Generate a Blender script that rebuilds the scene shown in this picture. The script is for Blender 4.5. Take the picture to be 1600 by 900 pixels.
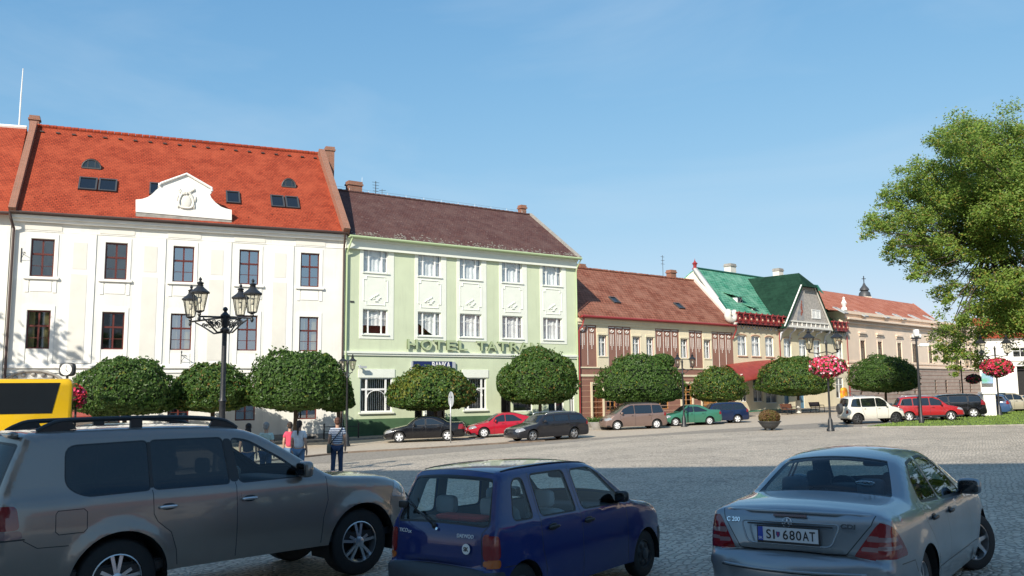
import bpy, bmesh, math, random
import numpy as np
from mathutils import Vector, Matrix
from mathutils.geometry import delaunay_2d_cdt
R_ = math.radians
random.seed(7)
for o in list(bpy.data.objects): bpy.data.objects.remove(o)
scene = bpy.context.scene
COL = scene.collection

# ------------------------------------------------------------------ camera
FPX, PITCH, ROLL, CAMH = 1320.0, R_(6.80), R_(-0.5), 2.0
_fw = Vector((0, math.cos(PITCH), math.sin(PITCH)))
_up = Vector((0, -math.sin(PITCH), math.cos(PITCH)))
_rt = Vector((1, 0, 0))
CR = (_rt*math.cos(ROLL) + _up*math.sin(ROLL))
CU = (-_rt*math.sin(ROLL) + _up*math.cos(ROLL))
CF = _fw
cam_d = bpy.data.cameras.new('camera')
cam = bpy.data.objects.new('camera', cam_d); COL.objects.link(cam)
cam.matrix_world = Matrix(((CR.x, CU.x, -CF.x, 0), (CR.y, CU.y, -CF.y, 0), (CR.z, CU.z, -CF.z, CAMH), (0, 0, 0, 1)))
cam_d.sensor_width = 36; cam_d.lens = FPX/1600*36
cam_d.clip_start = 0.1; cam_d.clip_end = 6000
scene.camera = cam
# ------------------------------------------------------------------ sky, sun, exposure
SUN = Vector((-0.40, -0.917, 0)).normalized()
SUN_EL = R_(33)
sunv = Vector((SUN.x*math.cos(SUN_EL), SUN.y*math.cos(SUN_EL), math.sin(SUN_EL)))
w = bpy.data.worlds.new('World'); scene.world = w; w.use_nodes = True
nt = w.node_tree
bg = nt.nodes['Background']; bg.inputs['Strength'].default_value = 0.125
sky = nt.nodes.new('ShaderNodeTexSky'); sky.sky_type = 'NISHITA'; sky.sun_disc = False
sky.sun_elevation = SUN_EL; sky.sun_rotation = math.atan2(SUN.x, SUN.y)
sky.altitude = 200; sky.air_density = 1.0; sky.dust_density = 0.35; sky.ozone_density = 1.2
# gentle shoulder on the sky colour (a c / (1 + k c)) so the horizon stays blue as in the hazy late-summer air, plus thin cirrus
va = nt.nodes.new('ShaderNodeVectorMath'); va.operation = 'MULTIPLY'; va.inputs[1].default_value = (0.80, 1.56, 2.42)
vb = nt.nodes.new('ShaderNodeVectorMath'); vb.operation = 'MULTIPLY_ADD'; vb.inputs[1].default_value = (0.08, 0.25, 0.37); vb.inputs[2].default_value = (1, 1, 1)
vc = nt.nodes.new('ShaderNodeVectorMath'); vc.operation = 'DIVIDE'
nt.links.new(sky.outputs[0], va.inputs[0]); nt.links.new(sky.outputs[0], vb.inputs[0]); nt.links.new(va.outputs[0], vc.inputs[0]); nt.links.new(vb.outputs[0], vc.inputs[1])
tcw = nt.nodes.new('ShaderNodeTexCoord'); mpw = nt.nodes.new('ShaderNodeMapping'); mpw.inputs['Rotation'].default_value = (0, 0.9, 0.3); mpw.inputs['Scale'].default_value = (1.2, 1.2, 4.5)
nzw = nt.nodes.new('ShaderNodeTexNoise'); nzw.inputs['Scale'].default_value = 1.6; nzw.inputs['Detail'].default_value = 7; nzw.inputs['Roughness'].default_value = 0.55; nzw.inputs['Distortion'].default_value = 0.6
nt.links.new(tcw.outputs['Generated'], mpw.inputs['Vector']); nt.links.new(mpw.outputs[0], nzw.inputs['Vector'])
mrw = nt.nodes.new('ShaderNodeMapRange'); mrw.inputs['From Min'].default_value = 0.46; mrw.inputs['From Max'].default_value = 0.72; mrw.inputs['To Max'].default_value = 0.20
nt.links.new(nzw.outputs['Fac'], mrw.inputs['Value'])
mxw = nt.nodes.new('ShaderNodeMix'); mxw.data_type = 'RGBA'; mxw.inputs[7].default_value = (3.9, 4.5, 5.0, 1)
nt.links.new(mrw.outputs[0], mxw.inputs[0]); nt.links.new(vc.outputs[0], mxw.inputs[6]); nt.links.new(mxw.outputs[2], bg.inputs['Color'])
sd = bpy.data.lights.new('sun', 'SUN'); sd.energy = 4.4; sd.angle = R_(0.53); sd.color = (1.0, 0.92, 0.79)
so = bpy.data.objects.new('sun', sd); COL.objects.link(so)
so.rotation_euler = sunv.to_track_quat('Z', 'Y').to_euler(); so.location = (0, -30, 60)
scene.view_settings.view_transform = 'Standard'; scene.view_settings.look = 'None'
scene.view_settings.gamma = 1; scene.view_settings.exposure = 0.57
scene.view_settings.use_curve_mapping = False
scene.render.engine = 'CYCLES'
scene.cycles.max_bounces = 8; scene.cycles.transparent_max_bounces = 12

# ------------------------------------------------------------------ measuring helpers
CAMP = Vector((0, 0, CAMH))
def ray(px, py):
    return (CR*((px-800)/FPX) + CU*((450-py)/FPX) + CF)
def gz(x, y):
    xx = max(-70.0, min(110.0, x)); yy = max(-60.0, min(45.0, y))
    return 0.02*xx - 0.019*yy
def ground(px, py):
    d = ray(px, py); t = 1.0
    for _ in range(60):
        p = CAMP + d*t
        t2 = (gz(p.x, p.y) - CAMH)/d.z
        t = t + (t2-t)*0.7
    p = CAMP + d*t
    return Vector((p.x, p.y, gz(p.x, p.y)))
def at_y(px, py, Y):
    d = ray(px, py); return CAMP + d*(Y/d.y)
def at_z(px, py, z):
    d = ray(px, py); return CAMP + d*((z-CAMH)/d.z)
def base_at(px, Y):
    """ground point seen in image column px at depth Y"""
    z = gz(0, Y)
    for _ in range(8):
        # find row where z matches
        lo, hi = 0, 0
        d0, d1 = ray(px, 0), ray(px, 900)
        a, b = 0.0, 900.0
        for _k in range(30):
            m = (a+b)/2; p = at_y(px, m, Y)
            if p.z > z: a = m
            else: b = m
        p = at_y(px, (a+b)/2, Y); z = gz(p.x, p.y)
    return Vector((p.x, p.y, z))

# ------------------------------------------------------------------ materials
def new_mat(name):
    m = bpy.data.materials.new(name); m.use_nodes = True
    return m, m.node_tree, m.node_tree.nodes['Principled BSDF']
def N(nt, typ, **kw):
    n = nt.nodes.new(typ)
    for k, v in kw.items():
        if k.startswith('i_'):
            n.inputs[k[2:].replace('_', ' ')].default_value = v
        else: setattr(n, k, v)
    return n
def mat(name, col, rough=0.6, metal=0.0, var=0.0, scale=3.0, bump=0.0, bscale=40.0, spec=0.5, coat=0.0, trans=0.0, streak=0.0, col2=None, lo=0.35, hi=0.65, detail=5):
    m, nt, b = new_mat(name)
    c = (*col, 1) if len(col) == 3 else col
    b.inputs['Base Color'].default_value = c
    b.inputs['Roughness'].default_value = rough; b.inputs['Metallic'].default_value = metal
    b.inputs['Specular IOR Level'].default_value = spec
    b.inputs['Coat Weight'].default_value = coat; b.inputs['Coat Roughness'].default_value = 0.04
    if var > 0 or col2:
        tc = N(nt, 'ShaderNodeTexCoord'); no = N(nt, 'ShaderNodeTexNoise'); no.inputs['Scale'].default_value = scale; no.inputs['Detail'].default_value = detail
        nt.links.new(tc.outputs['Object'], no.inputs['Vector'])
        cr = N(nt, 'ShaderNodeValToRGB')
        c2 = (*col2, 1) if col2 else tuple([x*(1-var) for x in c[:3]]+[1])
        cr.color_ramp.elements[0].position = lo; cr.color_ramp.elements[1].position = hi
        cr.color_ramp.elements[0].color = c2; cr.color_ramp.elements[1].color = c
        nt.links.new(no.outputs['Fac'], cr.inputs['Fac']); nt.links.new(cr.outputs[0], b.inputs['Base Color'])
    if streak > 0:
        src = b.inputs['Base Color'].links[0].from_socket if b.inputs['Base Color'].links else None
        tc = N(nt, 'ShaderNodeTexCoord'); mp = N(nt, 'ShaderNodeMapping'); mp.inputs['Scale'].default_value = (2.2, 2.2, 0.18)
        nt.links.new(tc.outputs['Object'], mp.inputs['Vector']); n3 = N(nt, 'ShaderNodeTexNoise'); n3.inputs['Scale'].default_value = 1.5; n3.inputs['Detail'].default_value = 7; n3.inputs['Roughness'].default_value = 0.7
        nt.links.new(mp.outputs[0], n3.inputs['Vector']); r3 = N(nt, 'ShaderNodeMapRange'); r3.inputs['From Min'].default_value = 0.52; r3.inputs['From Max'].default_value = 0.78; r3.inputs['To Max'].default_value = streak
        nt.links.new(n3.outputs['Fac'], r3.inputs['Value']); m3 = N(nt, 'ShaderNodeMix', data_type='RGBA'); nt.links.new(r3.outputs[0], m3.inputs[0])
        if src: nt.links.new(src, m3.inputs[6])
        else: m3.inputs[6].default_value = c
        m3.inputs[7].default_value = tuple([x*0.5+0.03 for x in c[:3]]+[1]); nt.links.new(m3.outputs[2], b.inputs['Base Color'])
    if bump > 0:
        tc = N(nt, 'ShaderNodeTexCoord'); no = N(nt, 'ShaderNodeTexNoise'); no.inputs['Scale'].default_value = bscale; no.inputs['Detail'].default_value = 4
        nt.links.new(tc.outputs['Object'], no.inputs['Vector'])
        bu = N(nt, 'ShaderNodeBump'); bu.inputs['Strength'].default_value = bump; bu.inputs['Distance'].default_value = 0.02
        nt.links.new(no.outputs['Fac'], bu.inputs['Height']); nt.links.new(bu.outputs[0], b.inputs['Normal'])
    return m
def tile_mat(name, c1, c2, c3, tw=0.2, th=0.17, patch=None, mortar=(0.05, 0.02, 0.015), msize=0.012):
    """roof tiles: brick texture on metre UVs, plus weathering noise"""
    m, nt, b = new_mat(name)
    uv = N(nt, 'ShaderNodeUVMap'); br = N(nt, 'ShaderNodeTexBrick')
    br.offset = 0.5
    for k, v in (('Color1', (*c1, 1)), ('Color2', (*c2, 1)), ('Mortar', (*mortar, 1)), ('Scale', 1.0), ('Mortar Size', msize), ('Mortar Smooth', 0.4), ('Brick Width', tw), ('Row Height', th), ('Bias', 0.0)):
        br.inputs[k].default_value = v
    nt.links.new(uv.outputs[0], br.inputs['Vector'])
    no = N(nt, 'ShaderNodeTexNoise'); no.inputs['Scale'].default_value = 0.7; no.inputs['Detail'].default_value = 9; no.inputs['Roughness'].default_value = 0.7
    nt.links.new(uv.outputs[0], no.inputs['Vector'])
    cr = N(nt, 'ShaderNodeValToRGB'); cr.color_ramp.elements[0].position = 0.42; cr.color_ramp.elements[1].position = 0.62
    cr.color_ramp.elements[0].color = (0, 0, 0, 1); cr.color_ramp.elements[1].color = (1, 1, 1, 1)
    nt.links.new(no.outputs['Fac'], cr.inputs['Fac'])
    mx = N(nt, 'ShaderNodeMix', data_type='RGBA'); mx.inputs[0].default_value = 0.4
    nt.links.new(br.outputs['Color'], mx.inputs[6]); mx.inputs[7].default_value = (*c3, 1)
    ml = N(nt, 'ShaderNodeMath', operation='MULTIPLY'); ml.inputs[1].default_value = 0.6
    nt.links.new(cr.outputs[0], ml.inputs[0]); nt.links.new(ml.outputs[0], mx.inputs[0])
    last = mx.outputs[2]
    if patch:
        # pale lichen speckle, denser low on the slope (a stain of its own)
        n2 = N(nt, 'ShaderNodeTexNoise'); n2.inputs['Scale'].default_value = 5; n2.inputs['Detail'].default_value = 8
        nt.links.new(uv.outputs[0], n2.inputs['Vector'])
        c4 = N(nt, 'ShaderNodeValToRGB'); c4.color_ramp.elements[0].position = patch[1]; c4.color_ramp.elements[1].position = patch[1]+0.06
        nt.links.new(n2.outputs['Fac'], c4.inputs['Fac'])
        m2 = N(nt, 'ShaderNodeMix', data_type='RGBA'); nt.links.new(c4.outputs[0], m2.inputs[0])
        nt.links.new(last, m2.inputs[6]); m2.inputs[7].default_value = (*patch[0], 1); last = m2.outputs[2]
    nt.links.new(last, b.inputs['Base Color'])
    b.inputs['Roughness'].default_value = 0.85; b.inputs['Specular IOR Level'].default_value = 0.12
    bu = N(nt, 'ShaderNodeBump'); bu.inputs['Strength'].default_value = 0.6; bu.inputs['Distance'].default_value = 0.03
    iv = N(nt, 'ShaderNodeMath', operation='SUBTRACT'); iv.inputs[0].default_value = 1
    nt.links.new(br.outputs['Fac'], iv.inputs[1]); nt.links.new(iv.outputs[0], bu.inputs['Height']); nt.links.new(bu.outputs[0], b.inputs['Normal'])
    return m
def glass_mat(name, tint, opac, rough=0.02, refl=0.10):
    """window glass: partly see-through tinted pane with a mirror coat"""
    m = bpy.data.materials.new(name); m.use_nodes = True; nt = m.node_tree
    nt.nodes.clear()
    out = N(nt, 'ShaderNodeOutputMaterial'); tr = N(nt, 'ShaderNodeBsdfTransparent'); tr.inputs[0].default_value = (*tint, 1)
    df = N(nt, 'ShaderNodeBsdfDiffuse'); df.inputs[0].default_value = (0.01, 0.012, 0.014, 1)
    gl = N(nt, 'ShaderNodeBsdfGlossy'); gl.inputs['Roughness'].default_value = rough; gl.inputs['Color'].default_value = (0.95, 0.97, 1, 1)
    m1 = N(nt, 'ShaderNodeMixShader'); m1.inputs[0].default_value = opac
    nt.links.new(tr.outputs[0], m1.inputs[1]); nt.links.new(df.outputs[0], m1.inputs[2])
    # Schlick reflectance, the same from both sides of the thin pane
    ge = N(nt, 'ShaderNodeNewGeometry'); dt = N(nt, 'ShaderNodeVectorMath', operation='DOT_PRODUCT'); nt.links.new(ge.outputs['Incoming'], dt.inputs[0]); nt.links.new(ge.outputs['Normal'], dt.inputs[1])
    ab = N(nt, 'ShaderNodeMath', operation='ABSOLUTE'); nt.links.new(dt.outputs['Value'], ab.inputs[0])
    om = N(nt, 'ShaderNodeMath', operation='SUBTRACT'); om.inputs[0].default_value = 1.0; nt.links.new(ab.outputs[0], om.inputs[1])
    pw_ = N(nt, 'ShaderNodeMath', operation='POWER'); pw_.inputs[1].default_value = 5.0; nt.links.new(om.outputs[0], pw_.inputs[0])
    ad = N(nt, 'ShaderNodeMath', operation='MULTIPLY_ADD'); ad.use_clamp = True; ad.inputs[1].default_value = 1-refl; ad.inputs[2].default_value = refl
    nt.links.new(pw_.outputs[0], ad.inputs[0])
    m2 = N(nt, 'ShaderNodeMixShader'); nt.links.new(ad.outputs[0], m2.inputs[0]); nt.links.new(m1.outputs[0], m2.inputs[1]); nt.links.new(gl.outputs[0], m2.inputs[2])
    nt.links.new(m2.outputs[0], out.inputs[0])
    return m
def paint(name, col, flake=0.0, rough=0.35, coat=0.9, metal=0.0):
    m, nt, b = new_mat(name)
    b.inputs['Base Color'].default_value = (*col, 1); b.inputs['Metallic'].default_value = metal; b.inputs['Specular IOR Level'].default_value = 0.15
    b.inputs['Roughness'].default_value = rough
    b.inputs['Coat Weight'].default_value = coat; b.inputs['Coat Roughness'].default_value = 0.05
    tc = N(nt, 'ShaderNodeTexCoord'); no = N(nt, 'ShaderNodeTexNoise'); no.inputs['Scale'].default_value = 2.2; no.inputs['Detail'].default_value = 8
    nt.links.new(tc.outputs['Object'], no.inputs['Vector'])
    mr = N(nt, 'ShaderNodeMapRange'); mr.inputs['To Min'].default_value = rough-0.05; mr.inputs['To Max'].default_value = rough+0.12
    nt.links.new(no.outputs['Fac'], mr.inputs['Value']); nt.links.new(mr.outputs[0], b.inputs['Roughness'])
    # road dust film: slight and low-contrast
    mx = N(nt, 'ShaderNodeMix', data_type='RGBA'); mx.inputs[6].default_value = (*col, 1); mx.inputs[7].default_value = (*[c*0.85+0.006 for c in col], 1)
    nt.links.new(no.outputs['Fac'], mx.inputs[0]); nt.links.new(mx.outputs[2], b.inputs['Base Color'])
    return m

M = {}
M['white_wall'] = mat('white_plaster', (0.76, 0.75, 0.70), 0.85, var=0.10, scale=0.8, streak=0.45, bump=0.25, bscale=30)
M['cream_panel'] = mat('cream_plaster', (0.70, 0.68, 0.62), 0.85, var=0.08, scale=1.0, bump=0.25, bscale=30)
M['white_trim'] = mat('white_trim', (0.82, 0.81, 0.77), 0.75, var=0.08, scale=1.5)
M['green_wall'] = mat('pale_green_plaster', (0.59, 0.66, 0.47), 0.85, var=0.09, scale=0.6, streak=0.35, bump=0.25, bscale=30)
M['green_pale'] = mat('very_pale_green_trim', (0.78, 0.81, 0.73), 0.8, var=0.05, scale=1.5)
M['green_base'] = mat('dark_green_plinth', (0.07, 0.15, 0.075), 0.8, var=0.3, scale=1.2, bump=0.2, streak=0.5)
M['sign_green'] = mat('olive_green_letters', (0.42, 0.50, 0.27), 0.6)
M['gutter_green'] = mat('pale_green_gutter', (0.42, 0.52, 0.30), 0.5)
M['copper'] = mat('dark_brown_gutter', (0.06, 0.035, 0.03), 0.5)
M['red_gutter'] = mat('red_gutter_paint', (0.28, 0.03, 0.03), 0.45)
M['tile_red'] = tile_mat('red_roof_tiles', (0.36, 0.062, 0.029), (0.26, 0.042, 0.021), (0.40, 0.085, 0.042))
M['tile_brown'] = tile_mat('brown_roof_tiles', (0.125, 0.062, 0.055), (0.085, 0.045, 0.045), (0.145, 0.09, 0.08), patch=((0.22, 0.18, 0.16), 0.64))
M['tile_rust'] = tile_mat('rusty_roof_tiles', (0.30, 0.115, 0.075), (0.19, 0.065, 0.042), (0.34, 0.17, 0.12), tw=0.32, th=0.36, mortar=(0.08, 0.03, 0.02), msize=0.035)
M['tile_salmon'] = tile_mat('salmon_roof_tiles', (0.50, 0.17, 0.10), (0.42, 0.13, 0.08), (0.52, 0.23, 0.16), tw=0.35, th=0.40, msize=0.03)
M['tile_green'] = tile_mat('green_glazed_tiles', (0.08, 0.31, 0.20), (0.05, 0.23, 0.15), (0.24, 0.46, 0.34), tw=0.45, th=0.34, mortar=(0.01, 0.07, 0.045), msize=0.035)
M['tile_dkgreen'] = tile_mat('old_dark_green_tiles', (0.012, 0.042, 0.026), (0.008, 0.028, 0.018), (0.02, 0.06, 0.038), tw=0.45, th=0.34, mortar=(0.01, 0.03, 0.02), msize=0.035)
M['ridge_red'] = mat('red_ridge_tiles', (0.30, 0.06, 0.03), 0.8, var=0.3, scale=6)
M['brick'] = tile_mat('chimney_brick', (0.32, 0.12, 0.07), (0.24, 0.09, 0.055), (0.35, 0.17, 0.12), tw=0.25, th=0.08, mortar=(0.28, 0.24, 0.2))
M['wood_red'] = mat('red_brown_window_wood', (0.115, 0.022, 0.015), 0.45, var=0.2, scale=8)
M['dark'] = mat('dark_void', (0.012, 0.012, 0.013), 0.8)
M['dark_reveal'] = mat('weathered_reveal', (0.30, 0.26, 0.22), 0.8)
M['pane'] = glass_mat('window_glass', (0.93, 0.95, 0.96), 0.0, refl=0.10)
M['pane_hall'] = glass_mat('old_window_glass', (0.8, 0.82, 0.84), 0.1, refl=0.42)
M['pane_blue'] = glass_mat('roof_window_glass', (0.2, 0.22, 0.25), 0.7, refl=0.10)
M['curtain'] = mat('white_net_curtain', (0.86, 0.87, 0.86), 0.9, var=0.22, scale=3)
M['curtain_y'] = mat('yellow_curtain', (0.62, 0.55, 0.28), 0.9)
M['stone'] = mat('grey_stone', (0.36, 0.34, 0.31), 0.85, var=0.3, scale=4, bump=0.4)
M['iron'] = mat('black_cast_iron', (0.022, 0.024, 0.028), 0.45, var=0.3, scale=10, bump=0.2)
M['iron_grey'] = mat('dark_grey_iron', (0.05, 0.052, 0.055), 0.5)
M['lamp_glass'] = glass_mat('frosted_lantern_glass', (0.85, 0.83, 0.76), 0.0, rough=0.2, refl=0.1)
M['galv'] = mat('galvanised_steel', (0.50, 0.52, 0.54), 0.4, metal=0.7, var=0.2, scale=8)
M['galv_dull'] = mat('dull_aluminium', (0.42, 0.45, 0.47), 0.6, metal=0.0, var=0.1)
M['brown_wall'] = mat('brown_plaster', (0.29, 0.145, 0.11), 0.85, var=0.12, scale=1.5, bump=0.2)
M['pink_trim'] = mat('pinkish_plaster', (0.66, 0.42, 0.30), 0.85, var=0.08)
M['cream_wall'] = mat('cream_yellow_plaster', (0.82, 0.73, 0.53), 0.85, var=0.08, scale=1.0, bump=0.2, streak=0.3)
M['far_wall'] = mat('salmon_cream_plaster', (0.83, 0.67, 0.53), 0.85, var=0.06, scale=0.8, streak=0.3)
M['far_base'] = mat('grey_rusticated_render', (0.40, 0.32, 0.27), 0.9, var=0.2, scale=1.2)
M['far_green'] = mat('green_wall_base', (0.05, 0.20, 0.12), 0.7)
M['red_tin'] = mat('red_painted_tin', (0.33, 0.055, 0.04), 0.5, var=0.25, scale=3)
M['leafbark'] = mat('tree_bark', (0.09, 0.07, 0.05), 0.9, var=0.4, scale=6, bump=0.6, bscale=20)
M['rubber'] = mat('black_rubber', (0.012, 0.012, 0.013), 0.7, bump=0.15, bscale=60)
M['trim_black'] = mat('black_plastic_trim', (0.014, 0.014, 0.016), 0.45)
M['grey_plastic'] = mat('dark_grey_bumper_plastic', (0.035, 0.042, 0.052), 0.55, var=0.2, scale=4)
M['interior'] = mat('dark_car_interior', (0.02, 0.022, 0.026), 0.85)
M['seat_grey'] = mat('grey_seat_cloth', (0.07, 0.085, 0.11), 0.9)
M['alloy'] = mat('silver_alloy', (0.55, 0.56, 0.58), 0.3, metal=0.8)
M['hubcap'] = mat('silver_hubcap_paint', (0.62, 0.63, 0.65), 0.35)
M['chrome'] = mat('chrome', (0.75, 0.76, 0.78), 0.12, metal=1.0)
M['tail_red'] = mat('red_tail_lens', (0.20, 0.006, 0.008), 0.12, coat=1)
M['tail_dark'] = mat('smoky_clear_lens', (0.22, 0.13, 0.13), 0.15, coat=1)
M['tail_orange'] = mat('amber_lens', (0.42, 0.10, 0.012), 0.15, coat=1)
M['lens_clear'] = mat('clear_headlight_lens', (0.28, 0.29, 0.31), 0.1, coat=1)
M['plate_white'] = mat('number_plate_white', (0.55, 0.57, 0.60), 0.35)
M['plate_blue'] = mat('number_plate_blue', (0.01, 0.05, 0.35), 0.35)
M['black_ink'] = mat('black_ink', (0.01, 0.01, 0.012), 0.4)
M['white_ink'] = mat('white_ink', (0.75, 0.75, 0.75), 0.4)
M['car_glass_clear'] = glass_mat('clear_car_glass', (0.88, 0.95, 0.93), 0.0, refl=0.04)
M['car_glass_tint'] = glass_mat('privacy_car_glass', (0.12, 0.13, 0.14), 0.75, refl=0.05)
M['car_glass_mid'] = glass_mat('tinted_car_glass', (0.62, 0.74, 0.76), 0.08, refl=0.05)
M['car_glass_far'] = glass_mat('dark_reflecting_car_glass', (0.3, 0.34, 0.36), 0.8, refl=0.11)

# ------------------------------------------------------------------ object helpers
def link(o, parent=None):
    COL.objects.link(o)
    if parent is not None: o.parent = parent
    return o
def thing(name, label, cat, loc=(0, 0, 0), rotz=0.0, group=None):
    o = bpy.data.objects.new(name, None); o.empty_display_size = 0.3
    o.location = loc; o.rotation_euler = (0, 0, rotz); link(o)
    o['label'] = label; o['category'] = cat
    if group: o['group'] = group
    return o
def tag(o, label=None, cat=None, group=None, kind=None):
    if label: o['label'] = label
    if cat: o['category'] = cat
    if group: o['group'] = group
    if kind: o['kind'] = kind
    return o
class MB:
    def __init__(s): s.v = []; s.f = []; s.m = []; s.T = None
    def add(s, vs, fs, mi=0):
        b = len(s.v)
        if s.T is not None: vs = [s.T @ Vector(v) for v in vs]
        s.v += [tuple(v) for v in vs]; s.f += [tuple(b+i for i in f) for f in fs]; s.m += [mi]*len(fs)
        return s
    def box(s, x0, x1, y0, y1, z0, z1, mi=0):
        return s.add([(x0,y0,z0),(x1,y0,z0),(x1,y1,z0),(x0,y1,z0),(x0,y0,z1),(x1,y0,z1),(x1,y1,z1),(x0,y1,z1)],
                     [(0,3,2,1),(4,5,6,7),(0,1,5,4),(1,2,6,5),(2,3,7,6),(3,0,4,7)], mi)
    def quad(s, a, b, c, d, mi=0): return s.add([a,b,c,d], [(0,1,2,3)], mi)
    def poly(s, pts, mi=0): return s.add(pts, [tuple(range(len(pts)))], mi)
    def prism(s, pts, y0, y1, mi=0):
        """polygon in (x,z), counter-clockwise seen from -y, extruded y0..y1"""
        n = len(pts)
        vs = [(p[0], y0, p[1]) for p in pts]+[(p[0], y1, p[1]) for p in pts]
        fs = [tuple(range(n)), tuple(range(2*n-1, n-1, -1))]
        fs += [((i+1) % n, i, n+i, n+(i+1) % n) for i in range(n)]
        return s.add(vs, fs, mi)
    def slab(s, a, b, c, d, t, mi=0):
        """thick sheet: quad abcd with thickness t against its normal"""
        a, b, c, d = map(Vector, (a, b, c, d)); n = (b-a).cross(d-a).normalized()*t
        return s.add([a,b,c,d,a-n,b-n,c-n,d-n], [(0,1,2,3),(7,6,5,4),(1,0,4,5),(2,1,5,6),(3,2,6,7),(0,3,7,4)], mi)
    def lathe(s, prof, seg=16, cx=0, cy=0, cz=0, axis='z', mi=0, sx=1, sy=1, cap=True):
        vs = []; fs = []
        for (r, h) in prof:
            for k in range(seg):
                a = 2*math.pi*k/seg
                p = (r*math.cos(a)*sx, r*math.sin(a)*sy, h)
                if axis == 'y': p = (p[0], p[2], -p[1])
                if axis == 'x': p = (p[2], p[1], -p[0])
                vs.append((cx+p[0], cy+p[1], cz+p[2]))
        n = len(prof)
        for i in range(n-1):
            for k in range(seg):
                k2 = (k+1) % seg
                fs.append((i*seg+k, i*seg+k2, (i+1)*seg+k2, (i+1)*seg+k))
        if cap and prof[0][0] > 1e-6: fs.append(tuple(range(seg-1, -1, -1)))
        if cap and prof[-1][0] > 1e-6: fs.append(tuple((n-1)*seg+k for k in range(seg)))
        return s.add(vs, fs, mi)
    def tube(s, pts, r, seg=8, mi=0, closed=False):
        pts = [Vector(p) for p in pts]; n = len(pts)
        rr = r if isinstance(r, (list, tuple)) else [r]*n
        vs = []; fs = []
        up = None
        for i, p in enumerate(pts):
            if closed: t = (pts[(i+1) % n]-pts[i-1])
            else: t = (pts[min(i+1, n-1)]-pts[max(i-1, 0)])
            t = t.normalized() if t.length > 1e-9 else Vector((0, 0, 1))
            if up is None: up = Vector((0, 0, 1)) if abs(t.z) < 0.9 else Vector((1, 0, 0))
            a = t.cross(up)
            if a.length < 1e-4: a = t.cross(Vector((1, 0, 0)))
            a.normalize(); b = a.cross(t).normalized(); up = b
            for k in range(seg):
                an = 2*math.pi*k/seg
                vs.append(p + (a*math.cos(an)+b*math.sin(an))*rr[i])
        m = n if closed else n-1
        for i in range(m):
            j = (i+1) % n
            for k in range(seg):
                k2 = (k+1) % seg
                fs.append((i*seg+k, i*seg+k2, j*seg+k2, j*seg+k))
        if not closed:
            fs.append(tuple(range(seg-1, -1, -1))); fs.append(tuple((n-1)*seg+k for k in range(seg)))
        return s.add(vs, fs, mi)
    def ball(s, cx, cy, cz, rx, ry, rz, seg=12, rings=8, mi=0):
        prof = [(math.sin(math.pi*i/rings), -math.cos(math.pi*i/rings)) for i in range(rings+1)]
        vs = []; fs = []
        for (r, h) in prof:
            for k in range(seg):
                a = 2*math.pi*k/seg
                vs.append((cx+rx*r*math.cos(a), cy+ry*r*math.sin(a), cz+rz*h))
        for i in range(rings):
            for k in range(seg):
                k2 = (k+1) % seg
                fs.append((i*seg+k, i*seg+k2, (i+1)*seg+k2, (i+1)*seg+k))
        return s.add(vs, fs, mi)
    def rbox(s, cx, cy, cz, hx, hy, hz, e=0.35, mi=0, seg=14, rings=8):
        """soft superellipsoid box"""
        vs = []; fs = []
        def sp(v): return math.copysign(abs(v)**e, v)
        for i in range(rings+1):
            ph = -math.pi/2+math.pi*i/rings
            for k in range(seg):
                th = 2*math.pi*(k+0.5)/seg
                vs.append((cx+hx*sp(math.cos(ph))*sp(math.cos(th)), cy+hy*sp(math.cos(ph))*sp(math.sin(th)), cz+hz*sp(math.sin(ph))))
        for i in range(rings):
            for k in range(seg):
                k2 = (k+1) % seg
                fs.append((i*seg+k, i*seg+k2, (i+1)*seg+k2, (i+1)*seg+k))
        return s.add(vs, fs, mi)
    def build(s, name, mats, parent=None, smooth=False, uv=True, bevel=0.0, label=None, autosmooth=None):
        me = bpy.data.meshes.new(name); me.from_pydata(s.v, [], s.f); me.update()
        if not isinstance(mats, (list, tuple)): mats = [mats]
        for m_ in mats: me.materials.append(m_)
        if len(mats) > 1: me.polygons.foreach_set('material_index', s.m)
        if smooth: me.polygons.foreach_set('use_smooth', [True]*len(me.polygons))
        if uv:
            ul = me.uv_layers.new(name='UVMap')
            for p in me.polygons:
                n = p.normal
                if abs(n.z) > 0.995: t = Vector((1, 0, 0)); b = Vector((0, 1, 0))
                else:
                    t = Vector((0, 0, 1)).cross(n).normalized(); b = n.cross(t)
                for li in p.loop_indices:
                    co = me.vertices[me.loops[li].vertex_index].co
                    ul.data[li].uv = (co.dot(t), co.dot(b))
        o = bpy.data.objects.new(name, me); link(o, parent)
        if bevel > 0:
            md = o.modifiers.new('bevel', 'BEVEL'); md.width = bevel; md.segments = 2; md.limit_method = 'ANGLE'
        if smooth and autosmooth:
            me.set_sharp_from_angle(angle=R_(autosmooth))
        if label: o['label'] = label
        return o
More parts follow.
